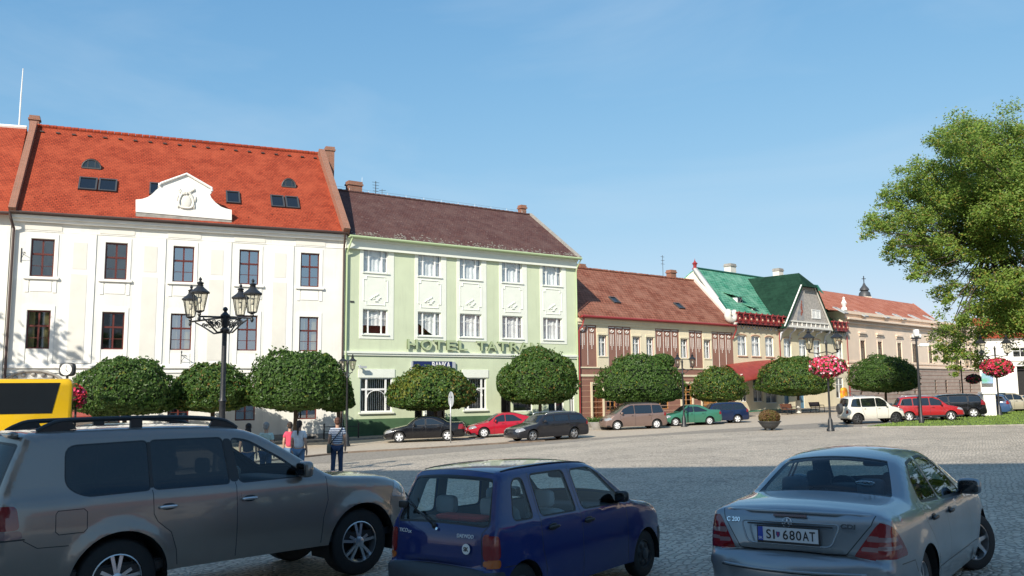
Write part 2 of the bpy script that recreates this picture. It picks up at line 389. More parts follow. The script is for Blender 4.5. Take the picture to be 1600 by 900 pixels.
def text_mesh(name, body, size, extrude, m, parent, T, offset=0.0, spacing=1.0, align='LEFT', width=None):
    """lettering as a mesh; T maps local text plane (x right, y up, z out) into the parent's frame; width stretches it to fit"""
    cu = bpy.data.curves.new(name+'_curve', 'FONT'); cu.body = body; cu.size = size; cu.extrude = extrude
    cu.offset = offset; cu.space_character = spacing; cu.align_x = align
    tmp = bpy.data.objects.new(name+'_tmp', cu); COL.objects.link(tmp)
    dg = bpy.context.evaluated_depsgraph_get()
    me = bpy.data.meshes.new_from_object(tmp.evaluated_get(dg))
    bpy.data.objects.remove(tmp); bpy.data.curves.remove(cu)
    if width:
        xs = [v.co.x for v in me.vertices]; w0 = max(xs)-min(xs); k = width/w0; x0 = min(xs)
        off = -width/2 if align == 'CENTER' else 0
        for v in me.vertices: v.co.x = (v.co.x-x0)*k+off
    me.transform(T); me.materials.clear(); me.materials.append(m); me.name = name
    o = bpy.data.objects.new(name, me); link(o, parent)
    return o
# ================================================================== GROUND
def ground_mat():
    m, nt, b = new_mat('granite_setts')
    tc = N(nt, 'ShaderNodeTexCoord'); mp = N(nt, 'ShaderNodeMapping'); mp.inputs['Rotation'].default_value = (0, 0, 0.5)
    nt.links.new(tc.outputs['Object'], mp.inputs['Vector'])
    # warp the grid so the rows are hand-laid
    nz = N(nt, 'ShaderNodeTexNoise'); nz.inputs['Scale'].default_value = 1.6; nz.inputs['Detail'].default_value = 3
    nt.links.new(mp.outputs[0], nz.inputs['Vector'])
    sc = N(nt, 'ShaderNodeVectorMath', operation='SCALE'); sc.inputs['Scale'].default_value = 0.16
    nt.links.new(nz.outputs['Color'], sc.inputs[0])
    ad = N(nt, 'ShaderNodeVectorMath', operation='ADD'); nt.links.new(mp.outputs[0], ad.inputs[0]); nt.links.new(sc.outputs[0], ad.inputs[1])
    vo = N(nt, 'ShaderNodeTexVoronoi', feature='DISTANCE_TO_EDGE'); vo.inputs['Scale'].default_value = 9.8; vo.inputs['Randomness'].default_value = 0.62
    vc = N(nt, 'ShaderNodeTexVoronoi', feature='F1'); vc.inputs['Scale'].default_value = 9.8; vc.inputs['Randomness'].default_value = 0.62
    nt.links.new(ad.outputs[0], vo.inputs['Vector']); nt.links.new(ad.outputs[0], vc.inputs['Vector'])
    jr = N(nt, 'ShaderNodeValToRGB'); jr.color_ramp.elements[0].position = 0.035; jr.color_ramp.elements[1].position = 0.14
    jr.color_ramp.elements[0].color = (0.0, 0.0, 0.0, 1); jr.color_ramp.elements[1].color = (1, 1, 1, 1)
    nt.links.new(vo.outputs['Distance'], jr.inputs['Fac'])
    st = N(nt, 'ShaderNodeValToRGB'); e = st.color_ramp.elements
    e[0].position = 0.0; e[0].color = (0.43, 0.375, 0.30, 1); e[1].position = 1.0; e[1].color = (0.68, 0.59, 0.475, 1)
    x = e.new(0.5); x.color = (0.57, 0.49, 0.395, 1)
    nt.links.new(vc.outputs['Color'], st.inputs['Fac'])
    big = N(nt, 'ShaderNodeTexNoise'); big.inputs['Scale'].default_value = 0.22; big.inputs['Detail'].default_value = 8; big.inputs['Roughness'].default_value = 0.65
    nt.links.new(tc.outputs['Object'], big.inputs['Vector'])
    br = N(nt, 'ShaderNodeMapRange'); br.inputs['From Min'].default_value = 0.3; br.inputs['From Max'].default_value = 0.7; br.inputs['To Min'].default_value = 0.78; br.inputs['To Max'].default_value = 1.12
    nt.links.new(big.outputs['Fac'], br.inputs['Value'])
    mx = N(nt, 'ShaderNodeMix', data_type='RGBA'); nt.links.new(jr.outputs[0], mx.inputs[0]); mx.inputs[6].default_value = (0.24, 0.21, 0.17, 1)
    nt.links.new(st.outputs[0], mx.inputs[7])
    ml = N(nt, 'ShaderNodeVectorMath', operation='SCALE'); nt.links.new(mx.outputs[2], ml.inputs[0]); nt.links.new(br.outputs[0], ml.inputs['Scale'])
    # oil spots and damp patches
    sp = N(nt, 'ShaderNodeTexNoise'); sp.inputs['Scale'].default_value = 0.9; sp.inputs['Detail'].default_value = 6; sp.inputs['Roughness'].default_value = 0.6; sp.inputs['Distortion'].default_value = 0.8
    nt.links.new(tc.outputs['Object'], sp.inputs['Vector']); sr = N(nt, 'ShaderNodeMapRange'); sr.inputs['From Min'].default_value = 0.60; sr.inputs['From Max'].default_value = 0.72; sr.inputs['To Max'].default_value = 0.45
    nt.links.new(sp.outputs['Fac'], sr.inputs['Value']); sm = N(nt, 'ShaderNodeMix', data_type='RGBA'); nt.links.new(sr.outputs[0], sm.inputs[0]); nt.links.new(ml.outputs[0], sm.inputs[6]); sm.inputs[7].default_value = (0.16, 0.14, 0.12, 1)
    nt.links.new(sm.outputs[2], b.inputs['Base Color'])
    b.inputs['Roughness'].default_value = 0.75
    cr2 = N(nt, 'ShaderNodeValToRGB'); cr2.color_ramp.interpolation = 'EASE'; cr2.color_ramp.elements[0].position = 0.0; cr2.color_ramp.elements[1].position = 0.3
    nt.links.new(vo.outputs['Distance'], cr2.inputs['Fac'])
    fn = N(nt, 'ShaderNodeTexNoise'); fn.inputs['Scale'].default_value = 30
    nt.links.new(tc.outputs['Object'], fn.inputs['Vector'])
    am = N(nt, 'ShaderNodeMath', operation='MULTIPLY_ADD'); am.inputs[1].default_value = 0.25
    nt.links.new(fn.outputs['Fac'], am.inputs[0]); nt.links.new(cr2.outputs[0], am.inputs[2])
    bu = N(nt, 'ShaderNodeBump'); bu.inputs['Strength'].default_value = 0.9; bu.inputs['Distance'].default_value = 0.02
    nt.links.new(am.outputs[0], bu.inputs['Height']); nt.links.new(bu.outputs[0], b.inputs['Normal'])
    return m
M['setts'] = ground_mat()
M['road'] = mat('grey_road_cobbles', (0.34, 0.30, 0.25), 0.85, var=0.55, scale=11, bump=0.8, bscale=14, lo=0.3, hi=0.7)
M['sidewalk'] = mat('beige_pavement', (0.50, 0.425, 0.335), 0.85, var=0.3, scale=7, bump=0.5, bscale=16, lo=0.3, hi=0.7)
M['kerb'] = mat('brownish_kerb_stone', (0.27, 0.20, 0.145), 0.85, var=0.4, scale=3, bump=0.4)
M['kerb_grey'] = mat('grey_kerb_stone', (0.35, 0.33, 0.30), 0.85, var=0.3, scale=3, bump=0.4)
M['soil'] = mat('grass_base', (0.09, 0.14, 0.03), 0.95, var=0.35, scale=3)

xs = sorted(set([-3000, -1500, -700, -300, -150, -100, -70] + list(range(-68, 110, 6)) + [110, 150, 300, 700, 1500, 3000]))
ys = sorted(set([-3000, -1500, -700, -300, -150, -90, -60, -50, -40] + list(range(-36, 45, 3)) + [45, 48, 60, 80, 110, 150, 300, 700, 1500, 3000]))
g = MB(); vi = {}
for i, x in enumerate(xs):
    for j, y in enumerate(ys):
        vi[i, j] = len(g.v); g.v.append((x, y, gz(x, y)))
for i in range(len(xs)-1):
    for j in range(len(ys)-1):
        g.f.append((vi[i, j], vi[i+1, j], vi[i+1, j+1], vi[i, j+1])); g.m.append(0)
tag(g.build('square_paving', M['setts'], smooth=False, uv=False), kind='structure')

def drape(pts, dz, step=2.0):
    """flat polygon (list of xy) laid over the ground, dz above it, split so it follows the slope"""
    me = bpy.data.meshes.new('drape'); bm = bmesh.new()
    vs = [bm.verts.new((p[0], p[1], 0)) for p in pts]; bm.faces.new(vs)
    x0, x1 = min(p[0] for p in pts), max(p[0] for p in pts); y0, y1 = min(p[1] for p in pts), max(p[1] for p in pts)
    cuts = [((x, 0, 0), (1, 0, 0)) for x in (-70, -60, -40, -20, 0, 20, 40, 60, 80, 110) if x0 < x < x1] + [((0, y, 0), (0, 1, 0)) for y in (-60, 0, 15, 30, 45) if y0 < y < y1]
    for co, no in cuts:
        bmesh.ops.bisect_plane(bm, geom=bm.verts[:]+bm.edges[:]+bm.faces[:], plane_co=co, plane_no=no)
    for v in bm.verts: v.co.z = gz(v.co.x, v.co.y)+dz
    bmesh.ops.recalc_face_normals(bm, faces=bm.faces)
    for f in bm.faces:
        if f.normal.z < 0: f.normal_flip()
    bm.to_mesh(me); bm.free()
    return me
def G2(px, py): p = ground(px, py); return (p.x, p.y)

# ================================================================== FACADES
class Fac:
    def __init__(s, name, label, A, B, cat='building'):
        s.A = Vector((A[0], A[1])); s.B = Vector((B[0], B[1])); d = (s.B-s.A); s.len = d.length; d.normalize(); s.d = d
        s.n = Vector((d.y, -d.x)); s.z0 = min(gz(A[0], A[1]), gz(B[0], B[1]))-0.6
        s.root = thing(name, label, cat, (A[0], A[1], s.z0), math.atan2(d.y, d.x))
    def L(s, px, py, off=0.0):
        """photo point -> (x, z) on the facade plane, off metres into the building"""
        r = ray(px, py); n3 = Vector((s.n.x, s.n.y, 0)); P0 = Vector((s.A.x, s.A.y, 0)) - n3*off
        t = (P0-CAMP).dot(n3)/r.dot(n3); p = CAMP+r*t
        return ((Vector((p.x, p.y))-s.A).dot(s.d), p.z-s.z0)
    def X(s, px, py, off=0.0): return s.L(px, py, off)[0]
    def Z(s, px, py, off=0.0): return s.L(px, py, off)[1]
def wall(mb, x0, x1, z0, z1, holes, y=0.0, rev=0.18, mi=0, mr=0):
    X = sorted(set([x0, x1]+[h[0] for h in holes]+[h[1] for h in holes])); Zs = sorted(set([z0, z1]+[h[2] for h in holes]+[h[3] for h in holes]))
    for i in range(len(X)-1):
        for j in range(len(Zs)-1):
            cx, cz = (X[i]+X[i+1])/2, (Zs[j]+Zs[j+1])/2
            if X[i] < x0-1e-6 or X[i+1] > x1+1e-6 or Zs[j] < z0-1e-6 or Zs[j+1] > z1+1e-6: continue
            if any(h[0] < cx < h[1] and h[2] < cz < h[3] for h in holes): continue
            mb.quad((X[i], y, Zs[j]), (X[i+1], y, Zs[j]), (X[i+1], y, Zs[j+1]), (X[i], y, Zs[j+1]), mi)
    for a, b, c, d in holes:
        y1 = y+rev
        mb.quad((a, y, c), (a, y1, c), (a, y1, d), (a, y, d), mr); mb.quad((b, y, d), (b, y1, d), (b, y1, c), (b, y, c), mr)
        mb.quad((a, y, d), (a, y1, d), (b, y1, d), (b, y, d), mr); mb.quad((b, y, c), (b, y1, c), (a, y1, c), (a, y, c), mr)
def frame_bars(mb, a, b, c, d, y, t, vs=(), hs=(), dep=0.06, bar=0.05, segs=()):
    """outer frame plus full vertical bars vs, horizontal bars hs, partial segs (x0,x1,z0,z1)"""
    mb.box(a, b, y, y+dep, c, c+t); mb.box(a, b, y, y+dep, d-t, d)
    mb.box(a, a+t, y, y+dep, c+t, d-t); mb.box(b-t, b, y, y+dep, c+t, d-t)
    for v in vs: mb.box(v-bar/2, v+bar/2, y+0.004, y+dep-0.004, c+t, d-t)
    for h in hs: mb.box(a+t, b-t, y+0.008, y+dep-0.008, h-bar/2, h+bar/2)
    for s in segs: mb.box(s[0], s[1], y+0.012, y+dep-0.012, s[2], s[3])
rw = random.Random(3)
def curtain(a, b, c, d, y, parent, m, kind=0):
    mb = MB(); n = 24
    def sheet(x0, x1, z0f, z1f):
        vs = []; fs = []
        for i in range(n+1):
            t = i/n; x = x0+(x1-x0)*t; yy = y+0.03*math.sin(t*n*1.15)+0.012*math.sin(t*37)
            vs += [(x, yy, z0f(t)), (x, yy, z1f(t))]
        for i in range(n): fs.append((2*i, 2*i+2, 2*i+3, 2*i+1))
        mb.add(vs, fs)
    if kind == 0: sheet(a, b, lambda t: c, lambda t: d)
    elif kind == 1: # tied back to one side
        sheet(a, b, lambda t: c+(d-c)*0.75*max(0, (0.75-t))**1.0 if t < 0.75 else c, lambda t: d)
    elif kind == 2:
        w_ = (b-a)*0.3; sheet(a, a+w_, lambda t: c, lambda t: d); sheet(b-w_, b, lambda t: c, lambda t: d)
    elif kind == 3: sheet(a, b, lambda t: c+(d-c)*0.35, lambda t: d)
    return mb.build('curtain', m, parent, smooth=True, uv=False)
def window(root, a, b, c, d, style, fm, y=0.14, cur=None, curm='curtain', label=None):
    mb = MB(); w_, h = b-a, d-c; cx = (a+b)/2
    if style == 'cross':
        t = 0.075; hz = c+h*0.60
        frame_bars(mb, a, b, c, d, y, t, vs=(cx,), hs=(hz,), bar=0.09, segs=((a+t, b-t, c+h*0.28, c+h*0.28+0.03),))
        mb.box(a+t, b-t, y-0.02, y+0.003, hz-0.05, hz+0.05)
    elif style == 'hotel':
        t = 0.07; q = w_*0.235
        frame_bars(mb, a, b, c, d, y, t, vs=(a+q, b-q), bar=0.09, segs=((a+t, a+q-0.045, c+h*0.63, c+h*0.63+0.03), (b-q+0.045, b-t, c+h*0.63, c+h*0.63+0.03)))
        arc = [(cx+(w_/2-q-0.05)*math.cos(k/10*math.pi), y+0.03, c+h*0.60+h*0.13*math.sin(k/10*math.pi)) for k in range(11)]
        mb.tube(arc, 0.014, 4)
    elif style == 'T':
        t = 0.07; frame_bars(mb, a, b, c, d, y, t, hs=(c+h*0.68,), bar=0.09, segs=((cx-0.04, cx+0.04, c+t, c+h*0.66), (cx-0.025, cx+0.025, c+h*0.7, d-t)))
    elif style == 'plain2':
        t = 0.06; frame_bars(mb, a, b, c, d, y, t, vs=(cx,), hs=(c+h*0.66,), bar=0.06)
    elif style == 'shop':
        t = 0.09; q = w_*0.2
        frame_bars(mb, a, b, c, d, y, t, vs=(a+q, b-q), hs=(c+h*0.66,), bar=0.12)
    elif style == 'plain':
        t = 0.05; frame_bars(mb, a, b, c, d, y, t)
    f = mb.build('window', fm, root, uv=False, label=label)
    p = MB(); p.quad((a+0.03, y+0.045, c+0.03), (b-0.03, y+0.045, c+0.03), (b-0.03, y+0.045, d-0.03), (a+0.03, y+0.045, d-0.03)); p.build('pane', M['pane_hall'] if style == 'cross' else M['pane'], f, uv=False)
    if cur is not None: curtain(a+0.06, b-0.06, c+0.06, d-0.06, y+0.16, f, M[curm], cur)
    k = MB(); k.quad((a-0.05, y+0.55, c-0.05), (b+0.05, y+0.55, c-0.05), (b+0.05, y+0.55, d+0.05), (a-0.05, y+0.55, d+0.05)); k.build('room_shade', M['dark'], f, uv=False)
    return f
def beam(mb, A, B, w_, h, mi=0, up=0.0):
    A = Vector(A); B = Vector(B); t = (B-A).normalized(); s = t.cross(Vector((0, 0, 1))).normalized()*(w_/2); u = s.cross(t).normalized()*h
    o = s.cross(t).normalized()*up
    vs = [A-s+o, A+s+o, B+s+o, B-s+o, A-s+u+o, A+s+u+o, B+s+u+o, B-s+u+o]
    mb.add(vs, [(0,3,2,1),(4,5,6,7),(0,1,5,4),(1,2,6,5),(2,3,7,6),(3,0,4,7)], mi)
def chimney(root, x, y, z0, z1, w_, d_, m, cap=True, capm=None, flues=0):
    mb = MB(); mb.box(x-w_/2, x+w_/2, y-d_/2, y+d_/2, z0, z1)
    o = mb.build('chimney', m, root)
    c = MB(); c.box(x-w_/2-0.07, x+w_/2+0.07, y-d_/2-0.07, y+d_/2+0.07, z1, z1+0.12); c.box(x-w_/2-0.02, x+w_/2+0.02, y-d_/2-0.02, y+d_/2+0.02, z1+0.12, z1+0.3)
    c.build('chimney_cap', capm or m, o)
def roof_front(mb, xl0, xl1, xr0, xr1, ze, zr, ye, D, th=0.12):
    """front slope: eave from xl0 to xr0 at (ye,ze), ridge from xl1 to xr1 at (D,zr)"""
    mb.slab((xl0, ye, ze), (xr0, ye, ze), (xr1, D, zr), (xl1, D, zr), th)
def shell(mb, ln, z1, D, zr, xl1, xr1, back=None):
    """side, back walls and rear roof slope to close the building"""
    Y2 = back or 2*D
    mb.quad((0, 0.01, 0), (0, Y2, 0), (0, Y2, z1), (0, 0.01, z1)); mb.quad((ln, Y2, 0), (ln, 0.01, 0), (ln, 0.01, z1), (ln, Y2, z1))
    mb.quad((ln, Y2, 0), (0, Y2, 0), (0, Y2, z1), (ln, Y2, z1))
def gable(mb, x0, x1, z1, D, zr, Y2):
    mb.poly([(x0, 0.05, z1), (x1, D, zr), (x0, Y2, z1)])
def skylight(root, F, px, D, ze, zr, ye, w_, h, m=None, two=False, label=None):
    """roof window lying on the slope; px = list of centre pixel"""
    # slope plane: z = ze + (y-ye)*(zr-ze)/(D-ye)
    k = (zr-ze)/(D-ye)
    best = None
    for i in range(200):
        y = ye+(D-ye)*i/199; x, z = F.L(px[0], px[1], y)
        e = abs(z-(ze+(y-ye)*k))
        if best is None or e < best[0]: best = (e, x, y, z)
    _, x, y, z = best
    ang = math.atan(k)
    T = Matrix.Translation((x, y, z+0.02)) @ Matrix.Rotation(ang, 4, 'X')
    n = 2 if two else 1; out = []
    for q in range(n):
        off = (q-(n-1)/2)*(w_+0.08)
        mb = MB(); mb.T = T @ Matrix.Translation((off, 0, 0))
        t = 0.09
        mb.box(-w_/2, w_/2, -h/2, -h/2+t, 0, 0.12); mb.box(-w_/2, w_/2, h/2-t, h/2, 0, 0.12); mb.box(-w_/2, -w_/2+t, -h/2+t, h/2-t, 0, 0.12); mb.box(w_/2-t, w_/2, -h/2+t, h/2-t, 0, 0.12)
        f = mb.build('skylight', m or M['iron_grey'], root, uv=False)
        p = MB(); p.T = mb.T; p.box(-w_/2+t, w_/2-t, -h/2+t, h/2-t, 0.03, 0.07); p.build('pane', M['pane_blue'], f, uv=False)
    return x, y, z

# ---- corner points of the street front, worked out from the eaves
ze_h = at_y(540, 370, 54).z
H0 = at_y(540, 370, 54); H1 = at_z(899, 405, ze_h)
ze_w = at_y(536, 366, 54).z
W1 = H0.copy(); W0 = at_z(20, 333, ze_w)
ze_r = at_y(901, 494, H1.y).z
R1 = at_z(1144, 509, ze_r)
zt = at_y(1160, 524, R1.y+0.5).z
_t0 = at_y(1160, 524, R1.y+0.5); _t1 = at_z(1311, 533.5, zt)
gd = Vector((_t1.x-_t0.x, _t1.y-_t0.y)).normalized()
def hit(P, d, px):
    r = ray(px, 607); # ground-plan intersection of column ray with line P+d t
    # approx: use ray plan direction
    a = np.array([[d[0], -r.x], [d[1], -r.y]]); b_ = np.array([-P[0], -P[1]])
    t = np.linalg.solve(a, b_); return (P[0]+d[0]*t[0], P[1]+d[1]*t[0])
G1 = hit((R1.x, R1.y), gd, 1326)
ze_f = at_y(1318, 496.5, G1[1]).z
_f1 = at_z(1465, 512, ze_f); fd = Vector((_f1.x-G1[0], _f1.y-G1[1])).normalized()
F1 = hit(G1, fd, 1532)
print('corners W0', W0[:], 'H0', H0[:], 'H1', H1[:], 'R1', R1[:], 'G1', G1, 'F1', F1, 'ze', ze_w, ze_h, ze_r, ze_f)

# ---------------------------------------------------------------- white town hall
F = Fac('town_hall', 'long white building with bright red tiled roof and curved pediment', W0, W1)
rt = F.root; LN = F.len
zE = ze_w-F.z0
upx = [(48.3,84,369.3,428),(163.5,199,377.5,435.5),(270,302.7,385.5,440),(373.5,404,392.5,446.5),(469.7,498,399,451)]
lpx = [(40.7,79.5,481,541.7),(159,194.5,486.5,544.5),(266.7,300,490.7,547.5),(372,402,495,549),(469,497,498,551)]
def cols_from(F, px):
    xc = [F.X((a+b)/2, (c+d)/2) for a, b, c, d in px]; wd = np.mean([F.X(b, (c+d)/2)-F.X(a, (c+d)/2) for a, b, c, d in px])
    zt_ = np.mean([F.Z((a+b)/2, c) for a, b, c, d in px]); zb = np.mean([F.Z((a+b)/2, d) for a, b, c, d in px])
    return xc, wd, zb, zt_
xu, wu, zub, zut = cols_from(F, upx); xl_, wl, zlb, zlt = cols_from(F, lpx)
xc = [(a+b)/2 for a, b in zip(xu, xl_)]; ww = (wu+wl)/2
print('white: len', LN, 'xc', xc, 'w', ww, 'z', zub, zut, zlb, zlt, 'zE', zE)
zc = F.Z(150, 571)                         # string course
gb, gt = zc-3.3, zc-1.35
holes = [(x-ww/2, x+ww/2, zub, zut) for x in xc]+[(x-ww/2, x+ww/2, zlb, zlt) for x in xc]+[(x-ww/2, x+ww/2, gb, gt) for x in xc]
mb = MB(); wall(mb, 0, LN, 0, zE, holes, rev=0.2)
D_w = 6.0
zr = np.mean([F.Z(58, 194, D_w), F.Z(280, 219, D_w), F.Z(500, 244, D_w)])
xr0, xr1 = F.X(54, 194, D_w), F.X(501, 244, D_w)
shell(mb, LN, zE, D_w, zr, xr0, xr1)
wl_o = mb.build('wall', M['white_wall'], rt)
# pilasters, panels, surrounds: raised plaster
tr = MB()
for x in xc:
    for (b0, t0) in ((zub, zut), (zlb, zlt)):
        tr.box(x-ww/2-0.2, x-ww/2-0.02, -0.035, 0.0, b0-0.9, t0+0.28); tr.box(x+ww/2+0.02, x+ww/2+0.2, -0.035, 0.0, b0-0.9, t0+0.28)
        tr.box(x-ww/2-0.02, x+ww/2+0.02, -0.035, 0.0, t0+0.02, t0+0.28)
        tr.box(x-ww/2+0.05, x+ww/2-0.05, -0.03, 0.0, b0-0.85, b0-0.22)
    tr.box(x-ww/2-0.30, x+ww/2+0.30, -0.14, 0.0, zub-0.16, zub-0.03)
tr.box(0, LN, -0.03, 0.0, zut+0.42, zut+0.46); tr.box(0, LN, -0.10, 0, zc-0.16, zc); tr.box(0, LN, -0.05, 0, zc+0.0, zc+0.08); tr.box(0, LN, -0.06, 0, zc-0.42, zc-0.34)
mids = [(xc[i]+xc[i+1])/2 for i in range(4)]
for x in mids:
    tr.box(x-0.82, x+0.82, -0.05, 0, zc+0.12, zut+0.40)
# cornice under the eaves
tr.box(-0.05, LN+0.02, -0.22, 0, zE-0.45, zE-0.28); tr.box(-0.1, LN+0.02, -0.38, 0, zE-0.28, zE-0.1)
tr.build('cornice', M['white_trim'], rt)
pn = MB()
for x in mids:
    pn.box(x-0.42, x+0.42, -0.065, -0.051, zlb-0.6, zub+0.2)
    pn.box(x-0.36, x+0.36, -0.065, -0.051, zub+0.5, zut-0.1)
for i, x in enumerate(xc): pn.box(x-ww/2-0.35, x+ww/2+0.35, -0.03, -0.001, zut+0.5, zE-0.47)
pn.build('wall_panel', M['cream_panel'], rt)
for i, x in enumerate(xc):
    window(rt, x-ww/2, x+ww/2, zub, zut, 'cross', M['wood_red'], cur=None)
    window(rt, x-ww/2, x+ww/2, zlb, zlt, 'cross', M['wood_red'], cur=[2, None, 2, None, 2][i], curm='curtain_y')
    window(rt, x-ww/2, x+ww/2, gb, gt, 'cross', M['wood_red'])
# low cellar windows and plinth
pb = MB(); zg = 0.6
pb.box(0, LN, -0.08, 0, 0, zg+0.75); pb.build('plinth', M['stone'], rt)
for x in xc[2:]:
    q = MB(); q.box(x-0.45, x+0.45, -0.11, -0.082, zg+0.2, zg+0.6); q.build('cellar_window', M['iron'], rt)
# roof
rf = MB(); roof_front(rf, 0.0, xr0, LN, xr1, zE+0.05, zr, -0.5, D_w)
roof_front(rf, 0, 0, 0, 0, 0, 0, 0, 0.001) if False else None
rf.slab((xr0, D_w, zr), (xr1, D_w, zr), (LN, 2*D_w, zE), (0, 2*D_w, zE), 0.12)
kk = (zr-zE)/(D_w+0.5)
for r_ in range(3):
    for i in range(int(LN/1.1)):
        x = 0.6+i*1.1+0.35*r_; y = 0.1+r_*0.35; z = zE+0.05+(y+0.5)*kk
        rf.box(x-0.015, x+0.015, y-0.03, y+0.02, z, z+0.07, 1)
roof_o = rf.build('roof', [M['tile_red'], M['ridge_red']], rt)
gb_ = MB(); gb_.poly([(0.02, 0, zE), (xr0, D_w, zr-0.1), (0.02, 2*D_w, zE)]); gb_.poly([(LN-0.02, 0, zE), (LN-0.02, 2*D_w, zE), (xr1, D_w, zr-0.1)]); gb_.build('gable_wall', M['white_wall'], rt, uv=False)
rd = MB()
n = int((xr1-xr0)/0.42)
for i in range(n):
    x = xr0+(xr1-xr0)*(i+0.5)/n; rd.tube([(x-0.2, D_w, zr+0.02), (x+0.2, D_w, zr+0.045)], 0.13, 8)
rd.build('ridge_cap', M['tile_red'], roof_o, smooth=False)
# little vent tiles under the ridge and snow hooks low on the slope, as on the real roof
kk = (zr-zE)/(D_w+0.5); vt = MB(); hk = MB()
for i in range(int((xr1-xr0)/0.9)):
    x = xr0+0.5+i*0.9; y = D_w-0.45; z = zE+(y+0.5)*kk
    vt = MB(); vt.box(x-0.11, x+0.11, y-0.14, y+0.05, z-0.02, z+0.06); vt.build('vent_tile', M['copper'], roof_o)
pw = MB(); beam(pw, (LN-0.1, -0.5, zE-0.1), (xr1-0.02, D_w, zr-0.05), 0.42, 0.5); beam(pw, (LN-0.1, 2*D_w, zE-0.1), (xr1-0.02, D_w, zr-0.05), 0.42, 0.5)
pw.build('parapet', M['brick'], rt); pw = MB(); beam(pw, (0.05, -0.5, zE-0.1), (xr0, D_w, zr-0.05), 0.36, 0.42); pw.build('parapet', M['brick'], rt)
gu = MB(); gu.tube([(-0.1, -0.58, zE+0.0), (LN+0.05, -0.58, zE+0.0)], 0.075, 8); gu.box(-0.1, LN, -0.52, -0.40, zE-0.1, zE-0.02); gu.build('gutter', M['copper'], rt)
dp = MB(); dp.tube([(-0.1, -0.58, zE-0.02), (0.0, -0.55, zE-0.4), (0.12, -0.16, zE-0.9), (0.12, -0.16, 0.3)], 0.075, 8); dp.build('downpipe', M['copper'], rt)
dp = MB(); dp.tube([(LN-0.15, -0.58, zE-0.02), (LN-0.12, -0.3, zE-0.6), (LN-0.12, -0.14, zE-1.0), (LN-0.12, -0.14, 0.3)], 0.06, 8); dp.build('downpipe', M['copper'], rt)
x, z = F.L(53, 187, D_w+0.2); chimney(rt, x, D_w+0.6, zE+3, zr+0.5, 0.55, 0.5, M['brick'])
x, z = F.L(505, 245, D_w+1.2); chimney(rt, x+0.45, D_w+1.2, zE+2, F.Z(505, 236, D_w+1.2), 0.62, 0.62, M['brick'])
for p in ((153, 290),): skylight(roof_o, F, p, D_w, zE+0.05, zr, -0.5, 1.0, 1.3, two=True)
skylight(roof_o, F, (445, 317), D_w, zE+0.05, zr, -0.5, 0.85, 1.3, two=True)
skylight(roof_o, F, (364, 310), D_w, zE+0.05, zr, -0.5, 0.85, 1.3)
skylight(roof_o, F, (245, 297), D_w, zE+0.05, zr, -0.5, 0.85, 1.3)
def eyebrow(F, px, w_=1.05, h=0.52):
    best = None; k = (zr-zE)/(D_w+0.5)
    for i in range(300):
        y = -0.5+(D_w+0.5)*i/299; x, z = F.L(px[0], px[1], y); e = abs(z-(zE+(y+0.5)*k))
        if best is None or e < best[0]: best = (e, x, y, z)
    _, x, y, z = best
    arc = [(math.cos(math.pi*i/12), math.sin(math.pi*i/12)) for i in range(13)]
    d = MB(); vs = []; fs = []
    for c, s in arc: vs += [(x+c*w_/2*1.08, y-0.12, z+s*h*1.12), (x+c*w_/2*1.08, y+h/k+0.35, z+s*h*1.0)]
    for i in range(12): fs.append((2*i, 2*i+2, 2*i+3, 2*i+1))
    d.add(vs, fs); o = d.build('dormer', M['tile_red'], roof_o, smooth=True)
    f = MB()
    f.tube([(x+c*w_/2, y-0.08, z+s*h) for c, s in arc]+[(x-w_/2, y-0.08, z)], 0.05, 6)
    f.box(x-w_/2, x+w_/2, y-0.14, y-0.04, z-0.06, z+0.02)
    for q in (-0.2, 0.2): f.box(x+q-0.02, x+q+0.02, y-0.1, y-0.06, z, z+h*0.9)
    f.build('dormer_frame', M['iron_grey'], o)
    g_ = MB(); g_.poly([(x+c*w_/2, y-0.06, z+s*h) for c, s in arc]); g_.build('pane', M['pane_blue'], o, uv=False)
eyebrow(F, (143, 263)); eyebrow(F, (451, 292), 0.9, 0.52)
# pediment with coat of arms
pp = [(212,331),(212,312),(222,311),(231,308),(238,303),(244,297),(250,292),(247,291),(247.5,286),(252,286),(292,272),(331,294),(331,300),(328,304),(330,309),(336,316),(345,323),(353,326),(362,328),(362,344)]
P2 = [F.L(a, b, -0.35) for a, b in pp]; P2.reverse()
pm = MB(); pm.prism(P2, -0.38, 0.1); po = pm.build('pediment', M['white_trim'], rt)
P3 = [F.L(a, b, -0.35) for a, b in ((212,331),(362,344),(362,352),(212,339))]
pm = MB(); pm.prism([P3[3], P3[2], P3[1], P3[0]], -0.34, 0.1); pm.build('pediment_base', M['stone'], rt)
tp = MB(); E = [F.L(a, b, -0.4) for a, b in ((249,290),(252,286.5),(292,272),(331,294.5),(331,299))]
tp.tube([(a, -0.44, b) for a, b in E], 0.08, 6); tp.build('moulding', M['white_trim'], po)
cx_, cz_ = F.L(291, 315, -0.4); ca = MB()
ca.tube([(cx_+0.42*math.cos(t/16*2*math.pi), -0.42, cz_+0.5*math.sin(t/16*2*math.pi)-0.1*math.cos(t/16*4*math.pi)) for t in range(16)], 0.07, 6, closed=True)
for t in range(9):
    a = math.pi*(0.1+0.8*t/8); ca.ball(cx_+0.42*math.cos(a), -0.42, cz_+0.62+0.14*math.sin(a*2+1), 0.09, 0.07, 0.11, 6, 4)
for sx in (-1, 1): ca.ball(cx_+sx*0.5, -0.42, cz_+0.2, 0.08, 0.05, 0.2, 6, 4); ca.ball(cx_+sx*0.45, -0.42, cz_-0.25, 0.07, 0.05, 0.18, 6, 4)
ca.ball(cx_, -0.40, cz_, 0.3, 0.05, 0.4, 10, 6)
